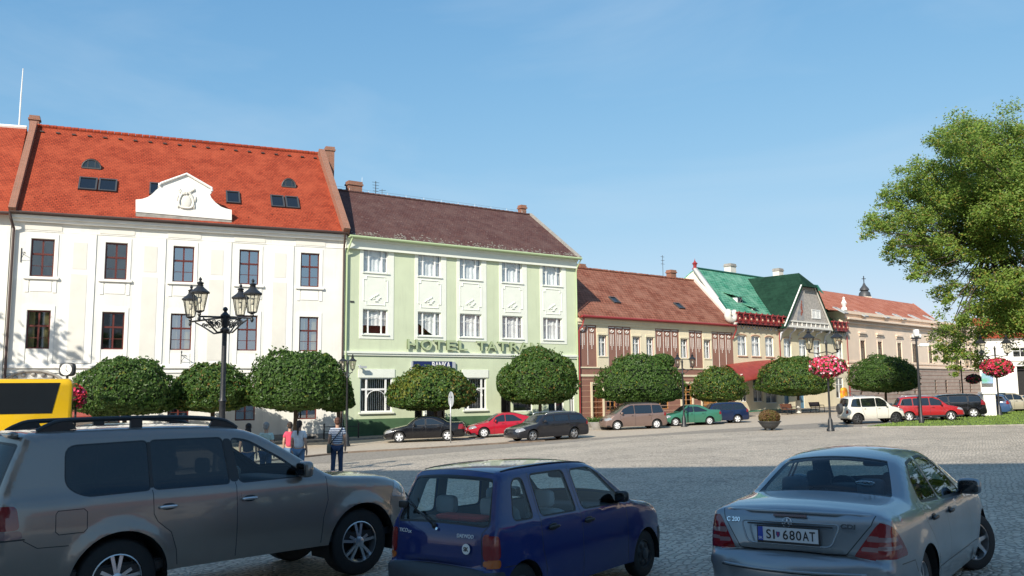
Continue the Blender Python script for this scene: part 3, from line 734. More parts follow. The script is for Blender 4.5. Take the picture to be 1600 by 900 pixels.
ca.build('coat_of_arms', M['cream_panel'], po, smooth=True)
# arched relief over the left-hand ground-floor door
rl = MB(); x0, z0 = F.L(52, 592)
rl.tube([(x0+1.6*math.cos(math.pi*t/14), -0.08, z0-0.5+0.95*math.sin(math.pi*t/14)) for t in range(15)], 0.09, 6)
for t in range(7):
    a = math.pi*(t+1)/8; rl.ball(x0+1.25*math.cos(a), -0.06, z0-0.35+0.6*math.sin(a), 0.14, 0.07, 0.12, 6, 4)
rl.build('door_relief', M['stone'], rt, smooth=True)
# two thin iron sign brackets
for (px, py) in ((33, 400), (283, 560)):
    x, z = F.L(px, py); q = MB(); q.tube([(x, -0.02, z+0.45), (x, -0.02, z-0.35)], 0.025, 5); q.tube([(x, -0.05, z+0.2), (x+0.25, -0.55, z+0.15), (x+0.3, -0.6, z+0.05)], 0.02, 5); q.tube([(x, -0.05, z-0.2), (x+0.22, -0.45, z+0.15)], 0.015, 5)
    q.build('wall_bracket', M['iron'], rt)
FW = F; xcW = xc

# neighbour further left, same white and red
Lend = Vector((W0.x, W0.y)) - F.d*0.05
F2d = Vector((F.d.x*0.995-F.d.y*-0.10, F.d.y*0.995+F.d.x*-0.10)).normalized()
A_ = (Lend.x-F2d.x*14, Lend.y-F2d.y*14)
F = Fac('white_house', 'white house at the left edge with a paler red roof', A_, (Lend.x, Lend.y))
mb = MB(); zE2 = ze_w-F.z0-0.1; wall(mb, 0, F.len, 0, zE2, []); shell(mb, F.len, zE2, 6, 0, 0, 0); mb.build('wall', M['white_wall'], F.root)
zr2 = F.Z(20, 199, 6.0); xx = F.X(42, 198, 6.0)
mb = MB(); mb.slab((0, -0.5, zE2), (F.len, -0.5, zE2), (xx, 6, zr2), (0, 6, zr2), 0.12); mb.slab((0, 6, zr2), (xx, 6, zr2), (F.len, 12, zE2), (0, 12, zE2), 0.12); ro = mb.build('roof', M['tile_red'], F.root)
mb = MB(); mb.tube([(0, 6, zr2+0.05), (xx, 6, zr2+0.05)], 0.12, 6); mb.build('ridge_cap', M['white_trim'], ro)
mb = MB(); mb.tube([(0, -0.58, zE2), (F.len, -0.58, zE2)], 0.08, 6); mb.build('gutter', M['copper'], F.root)
x, z = F.L(30, 196, 8.0); x2, z2 = F.L(37, 107, 8.0)
ms = MB(); ms.tube([(x, 8, zE2+2), (x, 8, z+0.5*(z2-z)), (x+0.02, 8, z2)], [0.06, 0.045, 0.025], 6)
ms.build('mast', M['white_trim'], ro)

# ---------------------------------------------------------------- green hotel
F = Fac('green_hotel', 'pale green three storey hotel with a dark brown roof', H0, H1)
rt = F.root; LN = F.len; zE = ze_h-F.z0
upx = [(567.3,606,389.3,426),(652.7,688,397,432.7),(718,751.7,403,437.7),(784,815.7,409,441.7),(847,877,414,446)]
lpx = [(567,606.7,482.7,522),(653,690,487.7,525),(719,752.3,490.7,527.7),(785,816.7,494,529),(849,879,496.7,531)]
xu, wu, zub, zut = cols_from(F, upx); xl_, wl, zlb, zlt = cols_from(F, lpx); xc = [(a+b)/2 for a, b in zip(xu, xl_)]; ww = (wu+wl)/2
print('hotel len', LN, xc, ww, zub, zut, zlb, zlt, zE)
g1 = (F.X(562.7, 615), F.X(613, 615), F.Z(588, 644), F.Z(588, 590)); g2 = (F.X(725, 615), F.X(760, 615), g1[2], g1[3])
zg = gz(H0.x, H0.y)-F.z0+0.15; zg1 = gz(H1.x, H1.y)-F.z0+0.15
dr = [(F.X(648, 640), F.X(661, 640), zg, zg+2.9), (F.X(664, 640), F.X(696, 640), zg, zg+2.9)]
cf = (F.X(783, 640), F.X(799, 640), zg, zg+2.9)
c2 = (F.X(802, 640), F.X(832, 640), zg+1.3, zg+2.9); c3 = (F.X(857, 640), F.X(881, 640), zg+0.2, zg+2.9); c4 = (F.X(890, 640), F.X(897.5, 640), zg+0.9, zg+3.0)
holes = [(x-ww/2, x+ww/2, zub, zut) for x in xc]+[(x-ww/2, x+ww/2, zlb, zlt) for x in xc]+[g1, g2, cf, c2, c3, c4]+dr
mb = MB(); wall(mb, 0, LN, 0, zE, holes, rev=0.14); shell(mb, LN, zE, 6, 0, 0, 0); mb.build('wall', M['green_wall'], rt)
tr = MB()
for x in xc:   # pale strips round each pair of windows
    a, b = x-ww/2-0.24, x+ww/2+0.42
    tr.box(a, x-ww/2, -0.03, 0, zlb-0.3, zut+0.25); tr.box(x+ww/2, b, -0.03, 0, zlb-0.3, zut+0.25)
    tr.box(x-ww/2, x+ww/2, -0.03, 0, zut, zut+0.25); tr.box(x-ww/2, x+ww/2, -0.03, 0, zlt, zub); tr.box(x-ww/2, x+ww/2, -0.03, 0, zlb-0.3, zlb)
    tr.box(x-ww/2-0.08, x+ww/2+0.08, -0.10, -0.031, zub-0.07, zub-0.0); tr.box(x-ww/2-0.08, x+ww/2+0.08, -0.10, -0.031, zlb-0.07, zlb)
for g_ in (g1, g2):
    tr.box(g_[0]-0.15, g_[1]+0.15, -0.05, 0, g_[3]+0.0, g_[3]+0.55)
    tr.box(g_[0]-0.1, g_[1]+0.1, -0.12, 0, g_[2]-0.1, g_[2])
zs = F.Z(720, 554); tr.box(0, LN, -0.16, 0, zs-0.03, zs+0.10); tr.box(0, LN, -0.09, 0, zs-0.16, zs-0.03)
tr.box(0, LN, -0.22, 0, zE-0.75, zE-0.22); tr.box(0, LN, -0.34, 0, zE-0.22, zE-0.08)
tr.build('cornice', M['green_pale'], rt)
for x in xc:   # stucco panel: stepped frame and a leaf spray
    orn = MB()
    c = (zlt+zub)/2; hw, hh = ww/2-0.02, (zub-zlt)/2-0.28
    pts = [(x-hw, c-hh+0.25), (x-hw+0.2, c-hh+0.25), (x-hw+0.2, c-hh), (x+hw-0.2, c-hh), (x+hw-0.2, c-hh+0.25), (x+hw, c-hh+0.25), (x+hw, c+hh-0.2), (x+hw-0.2, c+hh-0.2), (x+hw-0.2, c+hh), (x-hw+0.2, c+hh), (x-hw+0.2, c+hh-0.2), (x-hw, c+hh-0.2)]
    orn.tube([(a, -0.035, b) for a, b in pts], 0.035, 5, closed=True)
    for q in range(7): orn.ball(x-0.35+q*0.11, -0.05, c-hh*0.65+abs(q-3)*0.02+0.10*math.sin(q*1.3), 0.09, 0.045, 0.05, 6, 4)
    for q in range(4): orn.ball(x-0.2+q*0.12, -0.05, c-hh*0.45+q*0.07, 0.05, 0.04, 0.08, 6, 4)
    orn.build('stucco_panel', M['green_pale'], rt)
bs = MB(); zb = np.mean([F.Z(560, 654), F.Z(770, 650)])
dh = sorted(dr+[cf, c3], key=lambda h: h[0]); cur = 0.0
for h in dh: bs.box(cur, h[0], -0.05, 0, 0, zb); cur = h[1]
bs.box(cur, LN, -0.05, 0, 0, zb); bs.build('plinth', M['green_base'], rt)
wf = mat('white_window_paint', (0.80, 0.81, 0.80), 0.4); M['white_frame'] = wf
kinds_u = [0, 0, 0, 0, 0]; kinds_l = [None, 1, 0, 0, 0]
for i, x in enumerate(xc):
    window(rt, x-ww/2, x+ww/2, zub, zut, 'hotel', wf, y=0.08, cur=0)
    window(rt, x-ww/2, x+ww/2, zlb, zlt, 'hotel', wf, y=0.08, cur=[3, 1, 0, 0, 0][i])
# one casement standing open at the top left window
x = xc[0]+ww/2-ww*0.22
oc = MB(); oc.T = Matrix.Translation((xc[0]+ww/2-0.04, 0.02, 0)) @ Matrix.Rotation(R_(-72), 4, 'Z')
frame_bars(oc, -ww*0.2, 0, zub+0.06, zut-0.06, -0.02, 0.05, hs=(zub+(zut-zub)*0.63,), dep=0.04, bar=0.03); oc.build('open_casement', wf, rt, uv=False)
def blinds(root, a, b, c, d, y):
    mb = MB(); n = int((b-a)/0.13)
    for i in range(n):
        x = a+(b-a)*(i+0.5)/n; mb.add([(x-0.03, y, c), (x+0.03, y+0.05, c), (x+0.03, y+0.05, d), (x-0.03, y, d)], [(0, 1, 2, 3)])
    mb.build('blind', M['curtain'], root, uv=False)
for g_ in (g1, g2):
    f = window(rt, *g_, 'shop', wf, y=0.06); blinds(f, g_[0]+0.1, g_[1]-0.1, g_[2]+0.1, g_[3]-0.1, 0.25)
    ar = MB(); cx = (g_[0]+g_[1])/2; ar.tube([(cx+0.62*math.cos(math.pi*k/10), 0.05, g_[2]+0.95+0.45*math.sin(math.pi*k/10)) for k in range(11)], 0.025, 5); ar.build('glazing_arch', wf, f)
for h in dr+[cf]:
    q = MB(); frame_bars(q, h[0], h[1], h[2], h[3], 0.08, 0.08, hs=(h[3]-0.6,), bar=0.06); q.box(h[0], h[1], 0.5, 0.55, h[2], h[3]); q.build('door', M['trim_black'], rt, uv=False)
q = MB(); q.box(dr[0][1], dr[1][0], -0.25, 0.0, 0.3, zg+2.9); q.box(dr[0][0]-0.3, dr[1][1]+0.3, -0.5, 0, zg+2.9, zg+3.05); q.build('porch', M['green_pale'], rt)
for h in (c2, c3, c4): window(rt, *h, 'plain2' if h is not c2 else 'plain', wf, y=0.06)
q = MB(); q.slab((cf[0]-0.2, -0.9, zg+2.75), (cf[1]+0.1, -0.9, zg+2.75), (cf[1]+0.1, 0, zg+3.1), (cf[0]-0.2, 0, zg+3.1), 0.05); q.build('door_canopy', M['iron_grey'], rt)
zr = np.mean([F.Z(640, 314, 6), F.Z(823, 333, 6)]); xl1 = 0.0; xr1 = F.X(828, 333, 6)
rf = MB(); roof_front(rf, -0.05, 0.0, LN+0.1, xr1, zE+0.02, zr, -0.5, 6); rf.slab((0, 6, zr), (xr1, 6, zr), (LN, 12, zE), (0, 12, zE), 0.12); RF_H = rf
rd = MB(); n = int(xr1/0.42)
for i in range(n): x = xr1*(i+0.5)/n; rd.tube([(x-0.2, 6, zr+0.0), (x+0.2, 6, zr+0.03)], 0.11, 6)
RIDGE_H = rd
# scaly lichen edge: lifted tiles near the eave
lf = MB(); rr = random.Random(11); k = (zr-zE)/(6.5)
for i in range(260):
    x = rr.uniform(0.2, LN-0.2); s_ = abs(rr.gauss(0, 0.4)); y = -0.45+s_*0.8; z = zE+0.04+(y+0.5)*k
    a = rr.uniform(0.03, 0.075); RF_H.add([(x-a, y, z), (x+a, y, z+0.01), (x+a*0.8, y+a*1.3, z+a*1.3*k+0.03), (x-a*0.9, y+a*1.3, z+a*1.3*k+0.02)], [(0, 1, 2, 3)], 1)
roof_o = RF_H.build('roof', [M['tile_brown'], mat('pale_lichen', (0.24, 0.21, 0.18), 0.9, var=0.4, scale=9)], rt); RIDGE_H.build('ridge_cap', M['tile_brown'], roof_o)
gb_ = MB(); gb_.poly([(LN-0.02, 0, zE), (LN-0.02, 12, zE), (xr1, 6, zr-0.08)]); gb_.poly([(0.02, 0, zE), (0.02, 6, zr-0.08), (0.02, 12, zE)]); gb_.build('gable_wall', M['green_wall'], rt, uv=False)
vg = MB(); beam(vg, (LN+0.05, -0.5, zE), (xr1+0.03, 6, zr), 0.22, 0.16); beam(vg, (LN+0.05, 12, zE), (xr1+0.03, 6, zr), 0.22, 0.16); vg.build('verge', M['stone'], rt)
gu = MB(); gu.tube([(0.05, -0.6, zE-0.02), (LN+0.15, -0.6, zE-0.02)], 0.085, 8); gu.box(0, LN+0.1, -0.55, -0.34, zE-0.1, zE-0.04); gu.build('gutter', M['gutter_green'], rt)
dp = MB(); dp.tube([(0.25, -0.6, zE-0.05), (0.1, -0.3, zE-0.8), (0.08, -0.12, zE-1.1), (0.08, -0.12, 0.3)], 0.06, 8); dp.build('downpipe', M['gutter_green'], rt)
dp = MB(); dp.tube([(LN+0.1, -0.6, zE-0.05), (LN-0.02, -0.2, zE-0.7), (LN-0.04, -0.12, zE-1.0), (LN-0.04, -0.12, 0.3)], 0.05, 8); dp.build('downpipe', M['gutter_green'], rt)
x, z = F.L(553, 300, 6.3); chimney(rt, x, 6.3, zE+3, z+0.45, 1.05, 0.6, M['brick'])
x, z = F.L(819, 332, 6.0); chimney(rt, x, 6.3, zr-1.2, z+0.35, 0.5, 0.5, M['brick'])
an = MB(); x, z = F.L(587, 300, 6.3); z2 = F.Z(587, 283, 6.3)
an.tube([(x, 6.3, z-1), (x, 6.3, z2)], 0.03, 5)
for q in range(4): an.tube([(x-0.28+q*0.02, 6.3, z2-0.1-q*0.22), (x+0.28-q*0.02, 6.3, z2-0.1-q*0.22)], 0.014, 4)
x3 = F.X(597, 300, 6.3); an.tube([(x3, 6.3, z-0.5), (x3, 6.3, z+0.3)], 0.02, 4); an.tube([(x3-0.25, 6.3, z+0.15), (x3+0.3, 6.3, z+0.22)], 0.015, 4)
an.build('antenna', M['iron_grey'], rt)
an = MB(); x = F.X(565.5, 300, 6.3); an.tube([(x, 6.3, z), (x, 6.3, F.Z(565, 277, 6.3))], 0.012, 4)
for i in range(12):
    x = 1.2+i*(xr1-2)/11; an.tube([(x, 6, zr), (x, 6, zr+0.28)], 0.012, 4)
an.tube([(0.5, 6, zr+0.28), (xr1-0.3, 6, zr+0.26)], 0.008, 4); an.build('lightning_wire', M['galv'], rt)
# lettering standing off the wall
x0, zb_ = F.L(637, 545.5); x1, _z = F.L(846, 549.5); zt_ = F.Z(637, 530)
M['sign_green'] = mat('shadow_olive_letter_sides', (0.11, 0.15, 0.06), 0.6); M['letter_face'] = mat('light_olive_letter_faces', (0.40, 0.48, 0.29), 0.6); hgt = zt_-zb_; xs_ = [F.X(637, 540), F.X(731, 540), F.X(745, 540), F.X(846, 540)]
sz = hgt/0.70
for ch, pa, pb in (('H', 636.6, 652.8), ('O', 658.0, 675.4), ('T', 677.8, 693.4), ('E', 698, 712.4), ('L', 716.9, 730.3), ('T', 744.8, 760.4), ('A', 761.2, 776.4), ('T', 777.4, 793), ('R', 797, 810.3), ('A', 811.3, 827), ('N', 829.6, 844.4)):
    a, b = F.X(pa, 540, -0.2), F.X(pb, 540, -0.2)
    T = Matrix.Translation((a, -0.17, zb_)) @ Matrix.Rotation(R_(90), 4, 'X')
    lt = text_mesh('sign_letter', ch, sz, 0.06, M['letter_face'], rt, T, offset=sz*0.010, width=b-a)
    lt.data.materials.append(M['sign_green'])
    for p_ in lt.data.polygons: p_.material_index = 0 if p_.normal.y < -0.7 else 1  # sides get a darker olive that imitates the shadow beside each letter
a, b, c, d = F.X(644, 570), F.X(705, 570), F.Z(670, 578), F.Z(670, 564.5)
q = MB(); q.box(a, b, -0.16, 0, c, d); sg = q.build('bank_sign', mat('navy_sign_face', (0.012, 0.025, 0.11), 0.35), rt)
q = MB(); q.box(b, b+0.25, -0.16, 0, c, d-0.02); q.box(a-0.12, a, -0.14, 0, c, d-0.03); q.build('sign_edge', M['galv_dull'], sg)
T = Matrix.Translation((F.X(673.5, 570), -0.168, F.Z(680, 575.5))) @ Matrix.Rotation(R_(90), 4, 'X')
text_mesh('sign_text', 'BANKA', 0.62, 0.008, M['white_ink'], sg, T, offset=0.012, width=F.X(702, 570)-F.X(673.5, 570))
# cctv, vent
x, z = F.L(560, 572); q = MB(); q.box(x-0.05, x+0.05, -0.3, 0, z, z+0.06); q.box(x-0.1, x+0.4, -0.42, -0.28, z-0.15, z+0.0); q.build('security_camera', M['galv_dull'], rt)
x, z = F.L(550, 471.5); q = MB(); q.box(x-0.13, x+0.13, -0.04, 0, z-0.05, z+0.06); q.build('vent', M['iron_grey'], rt)
FH = F

# ---------------------------------------------------------------- brown house with white ornament
F = Fac('brown_house', 'low brown and cream house with slim white ornament and weathered tile roof', H1, R1)
rt = F.root; LN = F.len; zE = ze_r-F.z0
wp = [(935,947,524,556.5),(988,1000,526.5,557),(1009.5,1021,527,556.5),(1063.5,1074,530,560.5),(1099.5,1110,532,561.5)]
xc, ww, zb, zt_ = cols_from(F, wp); print('brown', LN, xc, ww, zb, zt_, zE)
zg = gz(H1.x, H1.y)-F.z0+0.1
dpx = [(926, 942, 0, 598), (1066, 1084, 0, 605), (1100, 1122, 0, 606)]
doors = [(F.X(926, 640), F.X(942, 640), zg-0.2, F.Z(934, 600)), (F.X(1066, 640), F.X(1082, 640), zg-0.1, F.Z(934, 600)), (F.X(1098, 640), F.X(1120, 640), zg-0.1, F.Z(934, 600))]
shopw = [(F.X(948, 640), F.X(962, 640), zg+0.9, zg+3.0), (F.X(985, 640), F.X(1010, 640), zg+0.9, zg+3.0), (F.X(1020, 640), F.X(1045, 640), zg+0.9, zg+3.0)]
holes = [(x-ww/2, x+ww/2, zb, zt_) for x in xc]+doors+shopw
mb = MB(); wall(mb, 0, LN, 0, zE, holes, rev=0.15, mr=0); shell(mb, LN, zE, 6, 0, 0, 0); mb.build('wall', M['brown_wall'], rt)
tr = MB(); z1 = F.Z(934, 574.5)
tr.box(0, LN, -0.06, 0, z1-0.04, z1+0.06); tr.box(0, LN, -0.05, 0, z1-0.68, z1-0.52)
tr.box(0, LN, -0.12, 0, zE-0.62, zE-0.42); tr.box(0, LN, -0.2, 0, zE-0.42, zE-0.12)
for i, x in enumerate(xc):
    w2 = ww/2+0.19
    tr.box(x-w2, x-ww/2, -0.05, 0, z1+0.06, zE-0.62); tr.box(x+ww/2, x+w2, -0.05, 0, z1+0.06, zE-0.62)
    tr.box(x-ww/2, x+ww/2, -0.05, 0, z1+0.06, zb); tr.box(x-ww/2, x+ww/2, -0.05, 0, zt_, zE-0.62)
    tr.box(x-ww/2-0.1, x+ww/2+0.1, -0.09, -0.051, zt_+0.05, zt_+0.2); tr.box(x-ww/2-0.06, x+ww/2+0.06, -0.1, -0.051, zb-0.08, zb)
tr.box(xc[1]+ww/2+0.19, xc[2]-ww/2-0.19, -0.05, 0, z1+0.06, zE-0.62)
for h in doors: tr.box(h[0]-0.18, h[0], -0.05, 0, h[2], h[3]+0.15); tr.box(h[1], h[1]+0.18, -0.05, 0, h[2], h[3]+0.15); tr.box(h[0], h[1], -0.05, 0, h[3], h[3]+0.15)
tr.build('cornice', M['cream_wall'], rt)
ju = MB()
for k in range(9):
    z = z1-0.95-k*0.42
    if z > zg: ju.box(0, LN, -0.012, 0, z, z+0.03)
ju.build('rustication', M['pink_trim'], rt)
# ornament panels between the windows
tp_, bt_ = zE-0.72, z1+0.35
gaps = [(0.1, xc[0]-ww/2-0.2)]+[(xc[i]+ww/2+0.2, xc[i+1]-ww/2-0.2) for i in range(4)]+[(xc[4]+ww/2+0.2, LN-0.1)]
for a, b in gaps:
    if b-a < 0.75: continue
    oo = MB(); n = max(1, round((b-a)/0.95)); s_ = (b-a)/n
    for q in range(n):
        cx = a+(q+0.5)*s_
        oo.box(cx-s_/2+0.02, cx-s_/2+0.055, -0.02, 0, bt_-0.15, tp_+0.05)
        oo.box(cx-s_*0.36, cx+s_*0.36, -0.02, 0, tp_-0.04, tp_+0.02)
        oo.tube([(cx+0.17*math.cos(-math.pi*k/8), -0.02, tp_-0.25+0.17*math.sin(-math.pi*k/8)) for k in range(9)], 0.035, 5)
        oo.ball(cx, -0.015, tp_-0.25, 0.08, 0.03, 0.08, 8, 5)
        for j, (dx, l) in enumerate(((-0.17, 0.75), (0, 1.05), (0.17, 0.75))):
            oo.box(cx+dx-0.018, cx+dx+0.018, -0.02, 0, tp_-0.6-l, tp_-0.55); oo.ball(cx+dx, -0.015, tp_-0.6-l-0.07, 0.035, 0.02, 0.045, 6, 4)
    oo.build('wall_ornament', M['white_trim'], rt)
for x in xc: window(rt, x-ww/2, x+ww/2, zb, zt_, 'T', M['white_frame'], y=0.1, cur=0)
M['ochre_wood'] = mat('ochre_door_wood', (0.42, 0.20, 0.06), 0.5)
M['brown_wood'] = mat('brown_door_wood', (0.16, 0.06, 0.03), 0.5)
for i, h in enumerate(doors):
    q = MB(); frame_bars(q, h[0], h[1], h[2], h[3], 0.08, 0.1, vs=((h[0]+h[1])/2,), hs=(h[3]-0.7,), bar=0.1); q.box(h[0], h[1], 0.14, 0.16, h[2], h[3]-0.8 if i != 1 else h[2]+0.9); q.build('door', M['brown_wood'] if i == 0 else M['ochre_wood'], rt, uv=False)
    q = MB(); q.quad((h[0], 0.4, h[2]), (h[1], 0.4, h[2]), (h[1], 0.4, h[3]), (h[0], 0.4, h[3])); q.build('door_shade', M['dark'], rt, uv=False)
for h in shopw: window(rt, *h, 'plain2', M['ochre_wood'], y=0.06, cur=3)
zr = np.mean([F.Z(905, 420, 6), F.Z(1080, 437.5, 6)]); xr1 = F.X(1084, 438, 6)
rf = MB(); roof_front(rf, 0, 0, LN+0.02, xr1, zE, zr, -0.45, 6); rf.slab((0, 6, zr), (xr1, 6, zr), (LN, 12, zE), (0, 12, zE), 0.12); roof_o = rf.build('roof', M['tile_rust'], rt)
rd = MB(); rr = random.Random(5); n = int(xr1/0.4)
for i in range(n): x = xr1*(i+0.5)/n; rd.tube([(x-0.2, 6, zr+rr.uniform(-0.02, 0.03)), (x+0.2, 6, zr+0.04)], 0.13, 6)
rd.build('ridge_cap', M['tile_rust'], roof_o)
gb_ = MB(); gb_.poly([(LN-0.02, 0, zE), (LN-0.02, 12, zE), (xr1, 6, zr-0.08)]); gb_.build('gable_wall', M['cream_wall'], rt, uv=False)
vg = MB(); beam(vg, (LN, -0.3, zE+0.02), (xr1+0.1, 6, zr), 0.34, 0.3); vg.build('verge', M['cream_panel'], rt)
gu = MB(); gu.tube([(0.1, -0.52, zE-0.02), (LN-0.05, -0.52, zE-0.02)], 0.09, 8); gu.box(0.05, LN-0.05, -0.47, -0.2, zE-0.12, zE-0.03); gu.build('gutter', M['red_gutter'], rt)
dp = MB(); dp.tube([(0.15, -0.52, zE-0.02), (0.45, -0.45, zE+0.1), (0.35, -0.3, zE-0.7), (0.15, -0.1, zE-1.1), (0.12, -0.1, 0.3)], 0.06, 8); dp.build('downpipe', M['red_gutter'], rt)
dp = MB(); dp.tube([(LN-0.2, -0.52, zE-0.02), (LN+0.05, -0.4, zE-0.4), (LN-0.05, -0.2, zE-0.9), (LN-0.1, -0.1, zE-1.2)], 0.06, 8); dp.build('downpipe', M['red_gutter'], rt)
skylight(roof_o, F, (960, 470), 6, zE, zr, -0.45, 0.75, 0.9); skylight(roof_o, F, (1061, 479), 6, zE, zr, -0.45, 0.75, 0.9)
x, z = F.L(1049, 434, 6.8); chimney(rt, x, 6.8, zr-1.5, F.Z(1049, 427, 6.8), 0.75, 0.6, M['brick'])
x, z = F.L(912, 420, 6.8); chimney(rt, x-0.3, 6.8, zr-1.5, F.Z(908, 418, 6.8), 0.6, 0.5, M['brick'])
an = MB(); x, z = F.L(1036, 430, 7); z2 = F.Z(1036, 399, 7); an.tube([(x, 7, z-1), (x, 7, z2)], 0.025, 5)
for q in range(3): an.tube([(x-0.25, 7, z2-0.15-q*0.35), (x+0.25, 7, z2-0.15-q*0.35)], 0.018, 4)
an.build('antenna', M['iron_grey'], rt)
FR = F

# ---------------------------------------------------------------- art-nouveau house with green glazed roof
F = Fac('green_roofed_house', 'cream house with green glazed roof, timber gable and red scroll eaves', (R1.x, R1.y), G1)
rt = F.root; LN = F.len
wp = [(1153,1166,524.5,555),(1174.5,1187.5,525.5,556),(1196,1208.5,527,556),(1225,1236.5,529,558),(1249,1260,531,560),(1271.5,1282,532,561),(1306,1317,534,562)]
xc, ww, zb, zt_ = cols_from(F, wp); print('green house', LN, xc, ww, zb, zt_)
zE = F.Z(1180, 510); zg = gz(R1.x, R1.y)-F.z0+0.1
gh = [(F.X(1157.5, 620), F.X(1167, 620), F.Z(1162, 628), F.Z(1162, 590)), (F.X(1177.5, 620), F.X(1192, 620), F.Z(1185, 628), F.Z(1185, 590)), (F.X(1197, 620), F.X(1214, 620), F.Z(1205, 630), F.Z(1205, 600)), (F.X(1307, 620), F.X(1318.5, 620), F.Z(1312, 622), F.Z(1312, 590))]
gd_ = [(F.X(1226, 630), F.X(1233, 630), zg, F.Z(1230, 612)), (F.X(1249, 630), F.X(1257, 630), zg, F.Z(1253, 612))]
holes = [(x-ww/2, x+ww/2, zb, zt_) for x in xc]+gh+gd_
mb = MB(); wall(mb, 0, LN, 0, zE, holes, rev=0.15); shell(mb, LN, zE, 6.5, 0, 0, 0); mb.build('wall', M['cream_wall'], rt)
for x in xc:
    f = window(rt, x-ww/2, x+ww/2, zb, zt_, 'T', M['white_frame'], y=0.06, cur=0)
tr = MB()
for x in xc:
    tr.tube([(x+(ww/2+0.06)*math.cos(math.pi*k/8), -0.01, zt_-0.02+0.16*math.sin(math.pi*k/8)) for k in range(9)], 0.05, 5); tr.box(x-ww/2-0.1, x+ww/2+0.1, -0.08, 0, zb-0.08, zb)
tr.build('window_arch', M['pink_trim'], rt)
for h in gh: window(rt, *h, 'plain2', M['white_frame'], y=0.06)
M['blue_door'] = mat('dusty_blue_door_paint', (0.10, 0.22, 0.33), 0.5)
for h in gd_:
    q = MB(); q.box(h[0], h[1], 0.1, 0.15, h[2], h[3]); frame_bars(q, h[0], h[1], h[2], h[3], 0.05, 0.07, hs=(h[3]-0.9,), bar=0.07); q.build('door', M['blue_door'], rt)
pl = MB(); zb0 = F.Z(1180, 641); pl.box(0, gd_[0][0]-0.1, -0.05, 0, 0, zb0); pl.box(gd_[0][1]+0.1, gd_[1][0]-0.1, -0.05, 0, 0, zb0); pl.box(gd_[1][1]+0.1, LN, -0.05, 0, 0, zb0); pl.build('plinth', M['far_green'], rt)
D_g = 6.5
zr = np.mean([F.Z(1090, 421, D_g), F.Z(1180, 432, D_g)]); xl1 = F.X(1086, 421, D_g); xr1 = F.X(1276, 459, D_g)
zr_r = F.Z(1276, 459, D_g)
print('zr', zr, zr_r, 'xl1', xl1, xr1)
xr1 = F.X(1276, 444, D_g)
rf = MB(); roof_front(rf, 0.0, xl1, LN, xr1, zE+0.25, zr, -0.1, D_g); rf.slab((xl1, D_g, zr), (xr1, D_g, zr), (LN, 13, zE), (0, 13, zE), 0.12); roof_o = rf.build('roof', M['tile_green'], rt)
vg = MB(); beam(vg, (0.12, -0.2, zE+0.3), (xl1+0.05, D_g, zr+0.02), 0.2, 0.16); beam(vg, (LN-0.1, -0.2, zE+0.3), (xr1, D_g, zr+0.02), 0.2, 0.16)
vg.tube([(xl1, D_g, zr+0.05), (xr1, D_g, zr+0.05)], 0.11, 6); vg.build('ridge_cap', mat('dark_green_ridge', (0.02, 0.11, 0.07), 0.35), roof_o)
gb_ = MB(); gb_.poly([(0.0, 0, zE), (xl1, D_g, zr-0.1), (0.0, 13, zE)]); gb_.poly([(LN, 0, zE), (LN, 13, zE), (xr1, D_g, zr-0.1)]); gb_.build('gable_wall', M['cream_wall'], rt, uv=False)
vv = MB(); beam(vv, (-0.1, -0.3, zE-0.15), (xl1-0.2, D_g-0.1, zr-0.3), 0.4, 0.35)
cx0, cz0 = F.L(1142, 493, -0.2)
vv.tube([(cx0+0.5*math.cos(a/10*1.6*math.pi+2.2), -0.2, cz0+0.45*math.sin(a/10*1.6*math.pi+2.2)) for a in range(11)], 0.32, 8); vv.build('corner_scroll', M['cream_panel'], rt, smooth=True)
fi = MB(); fi.lathe([(0.3, 0), (0.26, 0.12), (0.16, 0.2), (0.2, 0.5), (0.3, 0.55), (0.12, 0.75), (0.06, 0.85), (0.02, 1.0), (0.0, 1.15)], 10, xl1, D_g, zr-0.1); fi.build('finial', M['red_gutter'], roof_o, smooth=False)
x, z = F.L(1141, 426, D_g+0.8); chimney(rt, x, D_g+0.8, zr-1.5, F.Z(1141, 417, D_g+0.8), 1.0, 0.8, M['cream_panel'], capm=M['stone'])
x, z = F.L(1216, 432, D_g+0.8); chimney(rt, x, D_g+0.8, zr-1.5, F.Z(1216, 424, D_g+0.8), 0.9, 0.8, M['cream_panel'], capm=M['stone'])
# shed dormers on the slope
def shed(px, w_, h):
    k = (zr-zE-0.25)/(D_g+0.1); best = None
    for i in range(300):
        y = (D_g)*i/299; x, z = F.L(px[0], px[1], y); e = abs(z-(zE+0.25+(y+0.1)*k))
        if best is None or e < best[0]: best = (e, x, y, z)
    _, x, y, z = best
    d = MB(); d.slab((x-w_/2-0.15, y-0.3, z+h), (x+w_/2+0.15, y-0.3, z+h), (x+w_/2+0.5, y+h/k+0.9, z+h+0.35+0.3), (x-w_/2-0.9, y+h/k+0.9, z+h+0.65), 0.06); o = d.build('dormer', M['tile_green'], roof_o)
    q = MB(); q.box(x-w_/2, x+w_/2, y, y+0.8, z-0.1, z+h-0.05); q.build('dormer_box', M['white_frame'], o)
    q = MB(); q.box(x-w_/2+0.08, x-0.04, y-0.03, y-0.003, z+0.05, z+h-0.1); q.box(x+0.04, x+w_/2-0.08, y-0.03, y-0.003, z+0.05, z+h-0.1); q.build('pane', M['pane_blue'], o)
shed((1156, 473), 0.85, 0.6); shed((1178, 485), 0.5, 0.25)
